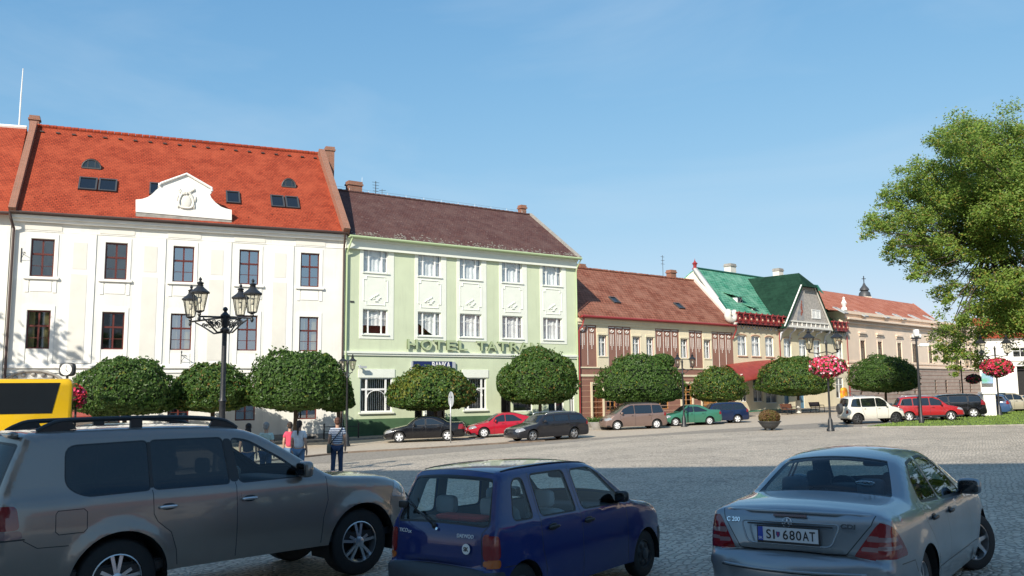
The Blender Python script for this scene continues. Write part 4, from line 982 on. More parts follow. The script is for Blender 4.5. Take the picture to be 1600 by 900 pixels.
# red scroll eaves: two runs either side of the gable
def scroll_run(pxa, pxb):
    a, b = F.X(pxa, 505, -0.5), F.X(pxb, 505, -0.5)
    zt2, zb2 = F.Z(1180, 490, -0.5), F.Z(1180, 506, -0.5)
    r = MB(); r.box(a, b, -0.62, -0.05, zt2-0.12, zt2); r.box(a, b, -0.5, -0.05, zb2-0.02, zb2+0.1); r.box(a, b, -0.35, -0.1, zb2+0.1, zt2-0.12)
    n = max(2, int((b-a)/0.85)); s_ = (b-a)/n
    for i in range(n):
        cx = a+(i+0.5)*s_; cz = (zt2+zb2)/2-0.1
        r.tube([(cx+0.22*math.cos(t/10*2*math.pi), -0.56, cz+0.22*math.sin(t/10*2*math.pi)) for t in range(10)], 0.055, 5, closed=True)
        r.tube([(cx-0.22, -0.58, cz), (cx-0.35, -0.6, cz+0.3), (cx-0.1, -0.62, zt2+0.05), (cx+0.15, -0.6, zt2-0.05)], 0.045, 5)
    o = r.build('scroll_eave', M['red_gutter'], rt)
    c = MB()
    for i in range(n):
        cx = a+(i+0.5)*s_; cz = (zt2+zb2)/2-0.1; c.ball(cx, -0.6, cz, 0.12, 0.05, 0.12, 8, 5)
    c.build('scroll_boss', M['pink_trim'], o)
    l = MB()
    for i in range(n):
        cx = a+(i+0.5)*s_; l.tube([(cx+0.26*math.cos(math.pi*k/8+math.pi), -0.25, zb2-0.05+0.42*math.sin(math.pi*k/8+math.pi)) for k in range(9)], 0.03, 5)
    l.build('hanging_arch', mat('slate_blue_iron', (0.12, 0.16, 0.24), 0.5) if 'slate' not in M else M['slate'], o)
scroll_run(1150, 1228); scroll_run(1300, 1326)
# projecting timber gable
yg = -0.75
gl = [F.L(a, b, yg) for a, b in ((1227.5, 510), (1298, 515), (1271.5, 450), (1252.5, 448.5))]
zbg = (gl[0][1]+gl[1][1])/2; ztg = (gl[2][1]+gl[3][1])/2
x0g, x1g, x2g, x3g = gl[0][0], gl[1][0], gl[2][0], gl[3][0]
q = MB(); q.prism([(x0g, zbg), (x1g, zbg), (x2g, ztg), (x3g, ztg)], yg, yg+0.12); gbo = q.build('timber_gable', mat('weathered_white_boards', (0.50, 0.47, 0.44), 0.85, var=0.3, scale=5), rt)
q = MB(); beam(q, (x0g-0.15, yg-0.08, zbg-0.15), (x3g-0.02, yg-0.08, ztg+0.05), 0.12, 0.22); beam(q, (x1g+0.15, yg-0.08, zbg-0.15), (x2g+0.02, yg-0.08, ztg+0.05), 0.12, 0.22)
q.box(x0g, x1g, yg-0.1, yg-0.01, zbg-0.06, zbg+0.14)
for k in range(10): q.box(x0g+0.4+k*(x1g-x0g-0.8)/9-0.05, x0g+0.4+k*(x1g-x0g-0.8)/9+0.05, yg-0.06, yg-0.003, zbg+0.15, zbg+0.5)
q.box(x0g+0.35, x1g-0.35, yg-0.09, yg-0.003, zbg+0.5, zbg+0.62)
q.build('barge_board', M['white_trim'], gbo)
a, b, c, d = F.X(1283, 483, yg)-0.62, F.X(1283, 483, yg)+0.62, F.Z(1283, 499, yg)-0.0, F.Z(1283, 485, yg)
xw = F.X(1274, 490, yg); q = MB(); frame_bars(q, xw-0.75, xw+0.95, c, d, yg-0.05, 0.09, vs=(xw+0.1,), dep=0.04, bar=0.09); wo = q.build('window', M['white_frame'], gbo); q = MB(); q.box(xw-0.7, xw+0.9, yg-0.02, yg-0.004, c+0.05, d-0.05); q.build('pane', M['curtain'], wo)
# faded mural: muted patches and a reddish figure, a stand-in for the painted plaster
mxx, mz = F.L(1252, 483, yg); q = MB(); q.prism([(mxx-1.0, zbg+0.7), (mxx+0.45, zbg+0.7), (mxx+0.55, ztg-0.7), (mxx+0.1, ztg-0.1)], yg-0.02, yg-0.004)
mu = q.build('painted_panel', mat('faded_mural', (0.40, 0.38, 0.36), 0.9, col2=(0.22, 0.25, 0.30), scale=2.5), gbo, uv=False)
q = MB()
for (u, v, s_) in ((0.05, 1.9, 0.2), (0.0, 1.6, 0.26), (0.12, 1.25, 0.22), (-0.05, 1.0, 0.2), (0.1, 2.2, 0.14)): q.ball(mxx+u, yg-0.022, zbg+0.35+v, s_*0.8, 0.01, s_, 8, 5)
q.build('mural_figure', mat('faded_red_mural_paint', (0.42, 0.14, 0.10), 0.9, var=0.5, scale=8), gbo, uv=False)
# gable roof running back into the main slope with a clipped front
xa = (x2g+x3g)/2; slp = (ztg-zbg)/((x1g-x0g-(x2g-x3g))/2); zap = ztg+slp*(x2g-x3g)/2*0.95
q = MB(); yb = D_g
q.slab((x0g-0.35, yg-0.25, zbg-0.25), (x3g-0.05, yg-0.25, ztg+0.12), (x3g-0.05, yb, ztg+0.12), (x0g-0.35, yb, zbg-0.25), -0.1)
q.slab((x1g+0.35, yg-0.25, zbg-0.25), (x1g+0.35, yb, zbg-0.25), (x2g+0.05, yb, ztg+0.12), (x2g+0.05, yg-0.25, ztg+0.12), -0.1)
yh = yg+0.9
q.add([(x3g-0.05, yg-0.25, ztg+0.12), (xa, yh, zap+0.12), (xa, yb, zap+0.12), (x3g-0.05, yb, ztg+0.12)], [(0, 1, 2, 3)])
q.add([(x2g+0.05, yg-0.25, ztg+0.12), (x2g+0.05, yb, ztg+0.12), (xa, yb, zap+0.12), (xa, yh, zap+0.12)], [(0, 1, 2, 3)])
q.slab((x3g-0.2, yg-0.4, ztg+0.0), (x2g+0.2, yg-0.4, ztg+0.0), (xa+0.01, yh, zap+0.14), (xa-0.01, yh, zap+0.14), 0.06)
q.build('gable_roof', M['tile_dkgreen'], rt)
br = MB()
for k in range(6):
    x = x0g+0.1+k*(x1g-x0g-0.2)/5; dz = 1.0 if k in (0, 1, 5) else 0.45
    pts = [(x, yg+0.02, zbg-0.05), (x, yg+0.12, zbg-0.3), (x, -0.18, zbg-0.35-dz*0.3), (x, -0.03, zbg-0.3-dz)]
    br.tube(pts, [0.11, 0.09, 0.09, 0.07], 6)
br.box(x0g-0.1, x1g+0.1, yg+0.12, 0, zbg-0.12, zbg-0.06)
br.build('gable_bracket', mat('white_blue_bracket', (0.62, 0.66, 0.74), 0.6), rt)
# bell-shaped red tin porch roof
xa_, xb_ = F.X(1152, 580, -1.2), F.X(1226, 572, -0.4)
zt2 = F.Z(1210, 563); zb2 = F.Z(1160, 583, -1.4); cv = MB(); n = 12; vs = []; fs = []
for i in range(n+1):
    t = i/n; y = -1.7+1.7*t; z = zb2+(zt2-zb2)*(math.sin(t*math.pi/2)**0.8)
    for j in range(9):
        s_ = j/8; x = xa_+(xb_-xa_)*s_; sag = (0.85*(1-s_)**1.6-0.1)*(1-t*0.3)
        vs.append((x, y, z-sag))
for i in range(n):
    for j in range(8): fs.append((i*9+j, i*9+j+1, (i+1)*9+j+1, (i+1)*9+j))
cv.add(vs, fs); cv.v += [(a, b, c-0.06) for a, b, c in vs]; cv.f += [tuple(len(vs)+i for i in f[::-1]) for f in fs]; cv.m += [0]*len(fs)
pr = cv.build('porch_roof', M['red_tin'], rt, smooth=True)
q = MB()
for x in (xa_+0.3, (xa_+xb_)/2, xb_-0.3): q.tube([(x, -1.5, zb2-0.1), (x, -0.9, zb2-0.35), (x, -0.05, zb2-1.2)], 0.05, 5); q.tube([(x, -1.3, zb2-0.1), (x, -0.06, zb2+0.0)], 0.04, 5)
q.build('porch_bracket', M['white_trim'], pr)
x, z = F.L(1155, 573); q = MB()
for k in range(7): q.ball(x-0.5+k*0.16, -0.06, z+0.2*math.sin(k*1.1), 0.13, 0.06, 0.16, 6, 4)
q.build('wall_relief', M['stone'], rt)
dp = MB(); x = F.X(1218, 560); dp.tube([(x, -0.1, zE-0.2), (x, -0.1, 3.0)], 0.05, 6); x = F.X(1324, 560); dp.tube([(x, -0.1, zE-0.2), (x, -0.1, 0.5)], 0.05, 6); dp.build('downpipe', M['red_gutter'], rt)
FG = F

# ---------------------------------------------------------------- long salmon building
F = Fac('salmon_building', 'long salmon coloured building with many tall narrow windows and a pale red roof', G1, F1)
rt = F.root; LN = F.len; zE = F.Z(1380, 503.5)
zPt = np.mean([F.Z(1320, 484), F.Z(1460, 503)]); wp = [(1345,1352,534,559.5),(1372,1378.5,535.5,554),(1402.5,1409,537,561),(1426,1432,538,566),(1451,1457,539,567),(1472.5,1479,541,567),(1493,1499,543,567.5),(1514,1519.5,545,567)]
xc, ww, zb, zt_ = cols_from(F, wp); zb = F.Z(1454, 567.3); zt_ = F.Z(1454, 539.5); ww = max(ww, 0.75); print('far', LN, xc, ww, zb, zt_, zE)
zg = gz(*G1)-F.z0
lower = [(F.X(p, 605)-0.35, F.X(p, 605)+0.35, F.Z(1461, 614), F.Z(1461, 594)) for p in (1345, 1372, 1402, 1429, 1461.5, 1478.5, 1500, 1516)]
holes = [(x-ww/2, x+ww/2, zb, zt_) for x in xc]+lower
zc = F.Z(1460, 575)
mb = MB(); wall(mb, 0, LN, zc, zPt, [h for h in holes if h[2] > zc], rev=0.15); shell(mb, LN, zPt, 6, 0, 0, 0); mb.build('wall', M['far_wall'], rt)
mb = MB(); wall(mb, 0, LN, 0, zc, lower, rev=0.15, y=-0.04); mb.build('rusticated_base', M['far_base'], rt)
tr = MB(); tr.box(0, LN, -0.16, 0, zc-0.1, zc+0.12); z2 = F.Z(1440, 569); tr.box(0, LN, -0.1, 0, z2-0.08, z2+0.08)
tr.box(0, LN, -0.5, 0, zE-0.12, zE+0.05); tr.box(0, LN, -0.25, 0, zE-0.5, zE-0.38); tr.box(0, LN, -0.2, 0, zPt-0.3, zPt); tr.box(0, LN, -0.05, 0, zE+0.3, zE+0.38)
for x in xc: tr.box(x-ww/2-0.3, x+ww/2+0.3, -0.22, 0, zt_+0.75, zt_+0.92); tr.box(x-ww/2-0.2, x+ww/2+0.2, -0.08, 0, zt_+0.5, zt_+0.75); tr.box(x-ww/2-0.15, x-ww/2, -0.05, 0, zb, zt_+0.15); tr.box(x+ww/2, x+ww/2+0.15, -0.05, 0, zb, zt_+0.15)
for i in range(12): tr.box(LN*i/12, LN*i/12+0.3, -0.07, 0, zE+0.4, zPt-0.3)
tr.build('cornice', M['far_wall'], rt)
ju = MB()
for k in range(10): z = zc-0.5-k*0.45; ju.box(0, LN, -0.055, -0.038, z, z+0.05)
ju.build('base_joint', M['brown_wall'], rt)
M['umber'] = mat('dull_umber_window_wood', (0.10, 0.075, 0.06), 0.6)
for x in xc: window(rt, x-ww/2, x+ww/2, zb, zt_, 'plain2', M['umber'], y=0.08)
for h in lower: window(rt, *h, 'plain', M['umber'], y=0.02)
zr = F.Z(1420, 471, 6); zr = (zr+F.Z(1290, 458, 6))/2; xr1 = F.X(1427, 471, 6)
xe = F.X(1468, 503); rf = MB(); rf.slab((-3, 0.1, zPt-0.05), (xe, 0.1, zPt-0.05), (xr1, 6, zr), (-3, 6, zr), 0.1); rf.slab((xe, 0.1, zPt-0.05), (xe, 11.9, zPt-0.05), (xr1, 6, zr), (xr1, 6, zr), 0.1); rf.slab((-3, 6, zr), (xr1, 6, zr), (xe, 12, zPt), (-3, 12, zPt), 0.1)
rf.box(xe-0.1, LN, 0.1, 12, zPt-0.2, zPt-0.05); roof_o = rf.build('roof', M['tile_salmon'], rt)
for p in ((1313, 486), (1345, 491), (1379, 493.5), (1405, 496), (1429, 497), (1452, 498)): skylight(roof_o, F, p, 6, zPt-0.05, zr, 0.1, 0.9, 1.5, m=M['galv_dull'])
st = MB(); x, z = F.L(1319, 481); st.lathe([(0.3, 0), (0.3, 0.3), (0.15, 0.4), (0.3, 0.8), (0.1, 1.2), (0.16, 1.35), (0, 1.5)], 8, x, 0.0, zPt); st.build('urn', M['white_trim'], rt)
FF = F

# white building closing the street at the right
A_ = (F1[0]+0.6, F1[1]+1.0)
B_ = (F1[0]+34, F1[1]-14)
F = Fac('white_corner_building', 'white building closing the street behind the big tree', A_, B_)
rt = F.root; zE = F.Z(1545, 528); arch = (F.X(1589, 580), F.X(1625, 580), 0, F.Z(1600, 569))
xw = [F.X(1594, 550)+k*5.0 for k in range(5)]
holes = [(x-0.9, x+0.9, F.Z(1594, 558), F.Z(1594, 543)) for x in xw]+[(arch[0], arch[1], 0, arch[3])]
mb = MB(); wall(mb, 0, F.len, 0, zE, holes); shell(mb, F.len, zE, 6, 0, 0, 0); mb.build('wall', M['white_wall'], rt)
for h in holes[:-1]: window(rt, *h, 'plain2', M['white_frame'], y=0.08)
q = MB(); z = F.Z(1594, 560); q.box(0, F.len, -0.15, 0, z-0.35, z-0.2); q.box(0, F.len, -0.3, 0, zE-0.2, zE); zz = F.Z(1590, 572); q.box(0, F.len, -0.12, 0, zz, zz+0.15); q.build('cornice', M['white_trim'], rt)
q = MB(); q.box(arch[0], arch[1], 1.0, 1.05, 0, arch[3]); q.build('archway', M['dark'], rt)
q = MB(); q.slab((-0.3, -0.6, zE), (F.len, -0.6, zE), (F.len, 6, zE+3.2), (-0.3, 6, zE+3.2), 0.12); q.build('roof', M['tile_red'], rt)
x, z = F.L(1542, 591); q = MB(); q.box(x-0.7, x+0.7, -0.8, -0.7, z-0.7, z+0.7); so_ = q.build('sign_board', mat('green_blue_sign', (0.10, 0.35, 0.22), 0.5, col2=(0.25, 0.35, 0.6), scale=1.2), rt)
# church tower tip beyond the roofs
p = at_y(1351, 461, 190); t = thing('church_tower', 'small dark bell turret with a cross above the salmon roof', 'tower', (p.x, p.y, gz(0, 50)))
zb_ = p.z-t.location.z; s_ = 190/1320
q = MB(); q.lathe([(11*s_, 0), (11*s_, zb_-0.5)], 8); q.build('shaft', M['far_wall'], t)
q = MB(); q.lathe([(10*s_, zb_-0.5), (9*s_, zb_), (8.3*s_, zb_+0.5), (5.2*s_, zb_+0.5+3*s_), (7.5*s_, zb_+0.5+4*s_), (6.5*s_, zb_+0.5+7*s_), (4.0*s_, zb_+0.5+10*s_), (2.5*s_, zb_+0.5+12*s_), (1.4*s_, zb_+0.5+15*s_), (0, zb_+0.5+16*s_)], 10); do = q.build('dome', M['iron_grey'], t, smooth=True, autosmooth=40)
q = MB(); zz = zb_+0.5+15.5*s_; q.box(-0.08, 0.08, -0.08, 0.08, zz, zz+1.6); q.box(-0.45, 0.45, -0.06, 0.06, zz+0.9, zz+1.05); q.build('cross', M['iron'], t)

# ---------------------------------------------------------------- church behind the viewer: it throws the shade on the near paving
E0 = Vector(G2(600, 735)); E1 = Vector(G2(1500, 722))
Hc = 24.0; Ls = Hc/math.tan(SUN_EL)
def back(p): return Vector((p[0], p[1]))+Vector((SUN.x, SUN.y))*Ls
a, b = back(E0), back(E1); d = (b-a).normalized(); a = a-d*1.5; b = b+d*6
print('shade edge', E0, E1, 'church wall', a, b)
ch = thing('old_church', 'tall plain church behind the viewer shading the near paving', 'church', (a.x, a.y, gz(0, -30)-1), math.atan2(d.y, d.x))
ln = (b-a).length; hz = Hc+1+ (gz(E0.x, E0.y)-gz(0, -30))
hz = Hc+1.0+(gz(E0.x, E0.y)-gz(0, -30))
q = MB(); q.box(0, ln, -16, 0, 0, hz-0.6); q.build('wall', M['white_wall'], ch)
q = MB(); q.box(-0.4, ln+0.4, -16.4, 0.0, hz-0.6, hz); q.build('cornice', M['white_trim'], ch)
q = MB()
for k in range(12): x = 3+k*ln/12; q.box(x, x+1.8, 0.0, 0.06, 5, 15)
q.build('window', M['pane_blue'], ch)

# houses along the right-hand side of the square, outside the frame: the cars' sides mirror them
for k_ in range(4):
    y1_ = 62-k_*28; Fq = Fac('side_house', ['peach house with a red roof beyond the right edge, nearest the far street', 'cream house with a red roof beyond the right edge, second from the far street', 'white house with a red roof beyond the right edge, third from the far street', 'brown house beyond the right edge, behind the viewer'][k_], (66, y1_), (60, y1_-27.8))
    mw = [M['far_wall'], M['cream_wall'], M['white_wall'], M['brown_wall']][k_]; h_ = 9.5+(k_ % 2)*1.5
    hs_ = [(1.5+i*3.0, 2.7+i*3.0, z_, z_+1.8) for i in range(9) for z_ in (2.0, 5.6)]
    mb = MB(); wall(mb, 0, Fq.len, 0, h_, hs_); shell(mb, Fq.len, h_, 6, 0, 0, 0); mb.build('wall', mw, Fq.root)
    for h4 in hs_: q = MB(); q.box(h4[0], h4[1], 0.12, 0.16, h4[2], h4[3]); q.build('window', M['pane_blue'], Fq.root, uv=False)
    q = MB(); q.slab((0, -0.5, h_), (Fq.len, -0.5, h_), (Fq.len, 6, h_+4.5), (0, 6, h_+4.5), 0.12); q.slab((0, 6, h_+4.5), (Fq.len, 6, h_+4.5), (Fq.len, 12, h_), (0, 12, h_), 0.12); q.build('roof', M['tile_red'], Fq.root)

# ---------------------------------------------------------------- street surfaces
up_px = [(483, 714), (541, 708), (650, 702), (760, 695), (850, 689.5), (920, 685), (1000, 680), (1100, 672.5), (1190, 667), (1290, 660.5)]
lo_px = [(483, 725), (541, 721.5), (640, 712), (700, 707.5), (800, 699), (905, 689.5), (1000, 682.5), (1100, 677), (1187, 673), (1330, 667)]
up = [G2(*p) for p in up_px]; lo = [G2(*p) for p in lo_px]
def ext(l, k=0):
    a, b = Vector(l[0]), Vector(l[1]); d = (a-b).normalized(); return [tuple(a+d*40)]+l
def fx(Fc, t, off): return tuple(Fc.A+Fc.d*t+Fc.n*off)
upx_ = ext(up); lox_ = ext(lo)
road = upx_+[(40, 58), (75, 75), (90, 66), (52, 50)]+lox_[::-1]
def add_sheet(name, pts, dz, m):
    me = drape(pts, dz); me.materials.append(m); o = bpy.data.objects.new(name, me); link(o); return tag(o, kind='structure')
add_sheet('road', road, 0.004, M['road'])
# parking strip and pavement between road and houses
pave = upx_+[(40, 58), (75, 75), (78, 110)]+[fx(FF, FF.len, 0), fx(FF, 0, 0), fx(FG, 0, 0), fx(FR, 0, 0), fx(FH, 0, 0), fx(FW, 0, 0), (-60, 30)]
add_sheet('pavement', pave, 0.009, M['sidewalk'])
# kerb line along the pavement
def kerb_run(name, pts, w_, h, m):
    mb = MB()
    for p, q_ in zip(pts[:-1], pts[1:]):
        a = Vector((*p, gz(*p))); b = Vector((*q_, gz(*q_))); n = int((b-a).length/1.0)+1
        for i in range(n):
            s0 = a.lerp(b, i/n); s1 = a.lerp(b, (i+0.985)/n); beam(mb, s0+Vector((0, 0, -0.05)), s1+Vector((0, 0, -0.05)), w_, h+0.05)
    return tag(mb.build(name, m), kind='structure')
kerb_run('kerb', upx_[:6], 0.28, 0.07, M['kerb'])
hp = [fx(FW, 0, 1.6), fx(FW, FW.len, 2.0), fx(FH, FH.len, 2.0), fx(FR, FR.len, 2.2), fx(FG, FG.len, 2.4), fx(FF, FF.len, 2.4)]
me_pts = hp+[fx(FF, FF.len, 0.0), fx(FF, 0, 0), fx(FR, FR.len, 0), fx(FR, 0, 0), fx(FH, 0, 0), fx(FW, 0, 0)]
sw = drape(me_pts, 0.13); sw.materials.append(M['road']); o = bpy.data.objects.new('sidewalk', sw); link(o); tag(o, kind='structure')
kerb_run('sidewalk_kerb', hp, 0.2, 0.135, M['kerb_grey'])
# lawn
gp_ = [G2(1349, 668), G2(1395, 661), G2(1453, 655), G2(1520, 649.5), G2(1600, 642), G2(1700, 636), G2(1800, 668), G2(1600, 664.5), G2(1470, 667)]
add_sheet('lawn_soil', gp_, 0.03, M['soil'])
kerb_run('lawn_kerb', gp_+[gp_[0]], 0.12, 0.06, M['kerb_grey'])
def in_poly(x, y, P):
    c = False; n = len(P)
    for i in range(n):
        x1, y1 = P[i]; x2, y2 = P[i-1]
        if (y1 > y) != (y2 > y) and x < (x2-x1)*(y-y1)/(y2-y1)+x1: c = not c
    return c
gr = MB(); rr = random.Random(2); bx = [p[0] for p in gp_]; by = [p[1] for p in gp_]; cnt = 0
while cnt < 14000:
    x, y = rr.uniform(min(bx), max(bx)), rr.uniform(min(by), max(by))
    if x/y > 0.68 or not in_poly(x, y, gp_): 
        cnt += 0.2; continue
    cnt += 1; a = rr.uniform(0, math.pi); h = rr.uniform(0.04, 0.10); z = gz(x, y)+0.03; dx, dy = math.cos(a)*0.03, math.sin(a)*0.03
    gr.add([(x-dx, y-dy, z), (x+dx, y+dy, z), (x+rr.uniform(-0.03, 0.03), y+rr.uniform(-0.03, 0.03), z+h)], [(0, 1, 2)])
tag(gr.build('lawn_grass', mat('short_green_grass', (0.17, 0.26, 0.045), 0.8, var=0.4, scale=1.5), uv=False), 'short green grass on the lawn at the right', 'grass', kind='stuff')
# ================================================================== TREES
def leaf_mat(name, c1, c2, trans=0.25, rough=0.5):
    m = bpy.data.materials.new(name); m.use_nodes = True; nt = m.node_tree; b = nt.nodes['Principled BSDF']; out = nt.nodes['Material Output']
    ge = N(nt, 'ShaderNodeNewGeometry'); cr = N(nt, 'ShaderNodeValToRGB')
    cr.color_ramp.elements[0].color = (*c1, 1); cr.color_ramp.elements[1].color = (*c2, 1)
    nt.links.new(ge.outputs['Random Per Island'], cr.inputs['Fac']); nt.links.new(cr.outputs[0], b.inputs['Base Color'])
    b.inputs['Roughness'].default_value = rough; b.inputs['Specular IOR Level'].default_value = 0.35
    tr = N(nt, 'ShaderNodeBsdfTranslucent'); nt.links.new(cr.outputs[0], tr.inputs[0])
    mx = N(nt, 'ShaderNodeMixShader'); mx.inputs[0].default_value = trans
    nt.links.new(b.outputs[0], mx.inputs[1]); nt.links.new(tr.outputs[0], mx.inputs[2]); nt.links.new(mx.outputs[0], out.inputs[0])
    return m
M['leaf_g'] = leaf_mat('maple_leaves_green', (0.035, 0.085, 0.016), (0.085, 0.155, 0.03))
M['leaf_y'] = leaf_mat('maple_leaves_yellowing', (0.10, 0.14, 0.02), (0.19, 0.20, 0.03))
M['leaf_o'] = leaf_mat('maple_leaves_turning_orange', (0.12, 0.09, 0.02), (0.20, 0.12, 0.03))
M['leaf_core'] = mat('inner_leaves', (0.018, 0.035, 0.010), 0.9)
def leafquad(mb, c, n, s, rr, mi=0, asp=1.25):
    n = n.normalized(); a = n.cross(Vector((rr.uniform(-1, 1), rr.uniform(-1, 1), rr.uniform(-1, 1))))
    if a.length < 1e-3: a = n.orthogonal()
    a.normalize(); b = n.cross(a); a = a*s; b = b*s*asp
    f = n*s*0.3
    mb.add([c-b*0.6, c+a*0.5-b*0.1+f, c+b*0.6, c-a*0.5-b*0.1+f], [(0, 1, 2), (0, 2, 3)], mi)
from mathutils import noise as mnoise
def globe_tree(px, Fc, off, xl, xr, yt, yb, label, seed, lobes=(), mix=(0.02, 0.001), n=14000, trunk_px=None, guard=False, patch=None):
    rr = random.Random(seed)
    # plan position: on a line off metres in front of the facade, in image column px
    P = Fc.A+Fc.n*off; t = hit((P.x, P.y), (Fc.d.x, Fc.d.y), px); X, Y = t
    z0 = gz(X, Y)+0.1
    sc = math.hypot(0, Y)/FPX; R = (xr-xl)/2*sc*0.96
    top = at_y(px, yt, Y).z; bot = at_y(px, yb, Y).z
    root = thing('globe_maple', label, 'tree', (X, Y, z0), 0, 'round clipped maples along the house fronts')
    zc = bot+(top-bot)*0.30-z0; hu = top-z0-zc; hd = zc-(bot-z0)
    ox = ((xl+xr)/2-px)*sc
    so_ = Vector((seed*3.1, seed*1.7, 0))
    def surf(dv, k=1.0):
        lump = 1+0.13*mnoise.noise(dv*2.0+so_)+0.10*mnoise.noise(dv*5+so_)+0.05*mnoise.noise(dv*11+so_)
        e = 0.85 if dv.z > 0 else 0.6
        hz = math.hypot(dv.x, dv.y); zz = abs(dv.z)
        x = dv.x*R*lump; y = dv.y*R*0.95*lump; z = (zz**(0.9 if dv.z > 0 else 0.65))*(hu if dv.z > 0 else hd)*lump*(1 if dv.z > 0 else -1)
        if dv.z > 0: x *= (1.03-0.10*zz); y *= (1.03-0.10*zz)
        return Vector((x*k+ox, y*k, z*k+zc))
    mb = MB()
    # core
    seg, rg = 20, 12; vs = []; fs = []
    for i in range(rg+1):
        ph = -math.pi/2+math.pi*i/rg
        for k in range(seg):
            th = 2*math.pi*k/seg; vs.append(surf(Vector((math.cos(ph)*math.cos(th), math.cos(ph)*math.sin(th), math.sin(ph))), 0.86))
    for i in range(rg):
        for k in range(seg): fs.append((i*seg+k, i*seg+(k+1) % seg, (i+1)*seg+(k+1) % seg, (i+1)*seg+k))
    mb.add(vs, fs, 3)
    def put(dv, P0, nn):
        r = rr.random(); tuft = mnoise.noise(dv*7+so_*2)
        k = 1.0+0.045*tuft+rr.uniform(-0.05, 0.03)
        mi = 0
        pn = mnoise.noise(dv*1.6+so_*3)
        if r < mix[0]*(1+3*max(0, pn)): mi = 1
        elif r < (mix[0]+mix[1])*(1+2*max(0, -pn)): mi = 2
        if patch:
            for (pd, th_, m_, pr) in patch:
                if dv.dot(Vector(pd).normalized()) > th_ and rr.random() < pr: mi = m_
        leafquad(mb, P0(dv, k), nn+Vector((rr.uniform(-.6, .6), rr.uniform(-.6, .6), rr.uniform(-.9, .2))), rr.uniform(0.075, 0.15), rr, mi)
    for i in range(n):
        z = rr.uniform(-1, 1); a = rr.uniform(0, 2*math.pi); q = math.sqrt(1-z*z); dv = Vector((q*math.cos(a), q*math.sin(a), z))
        if dv.y > 0.55 and rr.random() < 0.6: continue
        put(dv, surf, Vector((dv.x/R, dv.y/R, dv.z/hu)).normalized())
    for (lx, ly, lw, lh) in lobes:   # extra lobes given as pixels: centre and half sizes
        c = at_y(lx, ly, Y-0.3); c = Vector((c.x-X, -0.3, c.z-z0)); rx, rz = lw*sc, lh*sc
        mb.ball(c.x, c.y, c.z, rx*0.8, rx*0.8, rz*0.8, 10, 6, 3)
        for i in range(int(n*0.9*(rx*rz)/(R*hu))+100):
            z = rr.uniform(-1, 1); a = rr.uniform(0, 2*math.pi); q = math.sqrt(1-z*z); dv = Vector((q*math.cos(a), q*math.sin(a), z))
            put(dv, lambda d, k: Vector((c.x+d.x*rx*k, c.y+d.y*rx*k, c.z+d.z*rz*k)), dv)
    # stray shoots
    for i in range(140):
        z = rr.uniform(0.1, 1); a = rr.uniform(0, 2*math.pi); q = math.sqrt(1-z*z); dv = Vector((q*math.cos(a), q*math.sin(a), z))
        leafquad(mb, surf(dv, rr.uniform(1.04, 1.10)), dv+Vector((rr.uniform(-1, 1), rr.uniform(-1, 1), 0)), 0.15, rr, 0)
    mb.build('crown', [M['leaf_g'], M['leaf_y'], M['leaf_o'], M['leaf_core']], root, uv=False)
    tk = MB(); tx = 0.0 if trunk_px is None else (trunk_px-px)*sc; h = zc-hd*0.3
    tk.tube([(tx, 0, -0.1), (tx, 0, 0.3), (tx+0.03, 0, h*0.6), (tx, 0, h)], [0.17, 0.13, 0.11, 0.13], 10)
    for k in range(6):
        a = k*math.pi/3+0.3; tk.tube([(tx, 0, h-0.25), (tx+math.cos(a)*R*0.3, math.sin(a)*R*0.3, h+0.15), (tx+math.cos(a)*R*0.6, math.sin(a)*R*0.6, h+0.35)], [0.08, 0.05, 0.03], 6)
    tk.build('trunk', M['leafbark'], root, smooth=True)
    if guard:
        g_ = MB(); g_.lathe([(0.24, -0.05), (0.22, 1.0), (0.18, 1.05)], 10); g_.build('trunk_guard', M['cream_panel'], root)
    return X, Y
globe_tree(196, FW, 4.6, 118, 273, 560, 648, 'broad round maple just right of the yellow bus', 1)
globe_tree(333, FW, 3.6, 266, 392, 570, 642, 'round maple right behind the four-armed street lamp', 2, mix=(0.07, 0.01))
globe_tree(462, FW, 5.2, 388, 539, 550, 640, 'large round maple left of the green hotel front', 3, lobes=((517, 600, 24, 36), (508, 565, 12, 12)))
globe_tree(529, FW, 3.2, 500, 553, 586, 642, 'small dark maple tucked in at the corner of white and green houses', 4, n=5000)
globe_tree(680, FH, 4.4, 606, 744, 574, 640, 'yellow-green maple in front of the bank sign', 5, mix=(0.08, 0.01), patch=(((-0.6, -0.5, 0.45), 0.80, 1, 0.65), ((0.85, -0.5, 0.2), 0.87, 2, 0.22), ((0.1, -0.4, 0.9), 0.85, 1, 0.3)))
globe_tree(843, FH, 4.4, 784, 900, 548, 630, 'tall domed maple covering the last letter of the hotel name', 6, mix=(0.05, 0.015), lobes=((797, 598, 21, 26), (838, 558, 24, 16), (880, 588, 20, 30)))
globe_tree(1000, FR, 4.4, 932, 1068, 556, 630, 'dark green maple above the brown minivan', 7, lobes=((1035, 565, 18, 12),))
globe_tree(1123, FR, 4.0, 1080, 1164, 575, 627, 'small yellowing maple left of the red porch roof', 8, mix=(0.16, 0.02), n=8000)
globe_tree(1246, FG, 4.6, 1184, 1300, 560, 617, 'fresh green maple with a pale trunk guard before the gabled house', 9, guard=True, lobes=((1248, 566, 22, 9),), mix=(0.10, 0.0))
globe_tree(1383, FF, 5.4, 1330, 1434, 556, 612, 'dark maple in front of the salmon building', 10, lobes=((1412, 590, 22, 20),), mix=(0.02, 0.0))

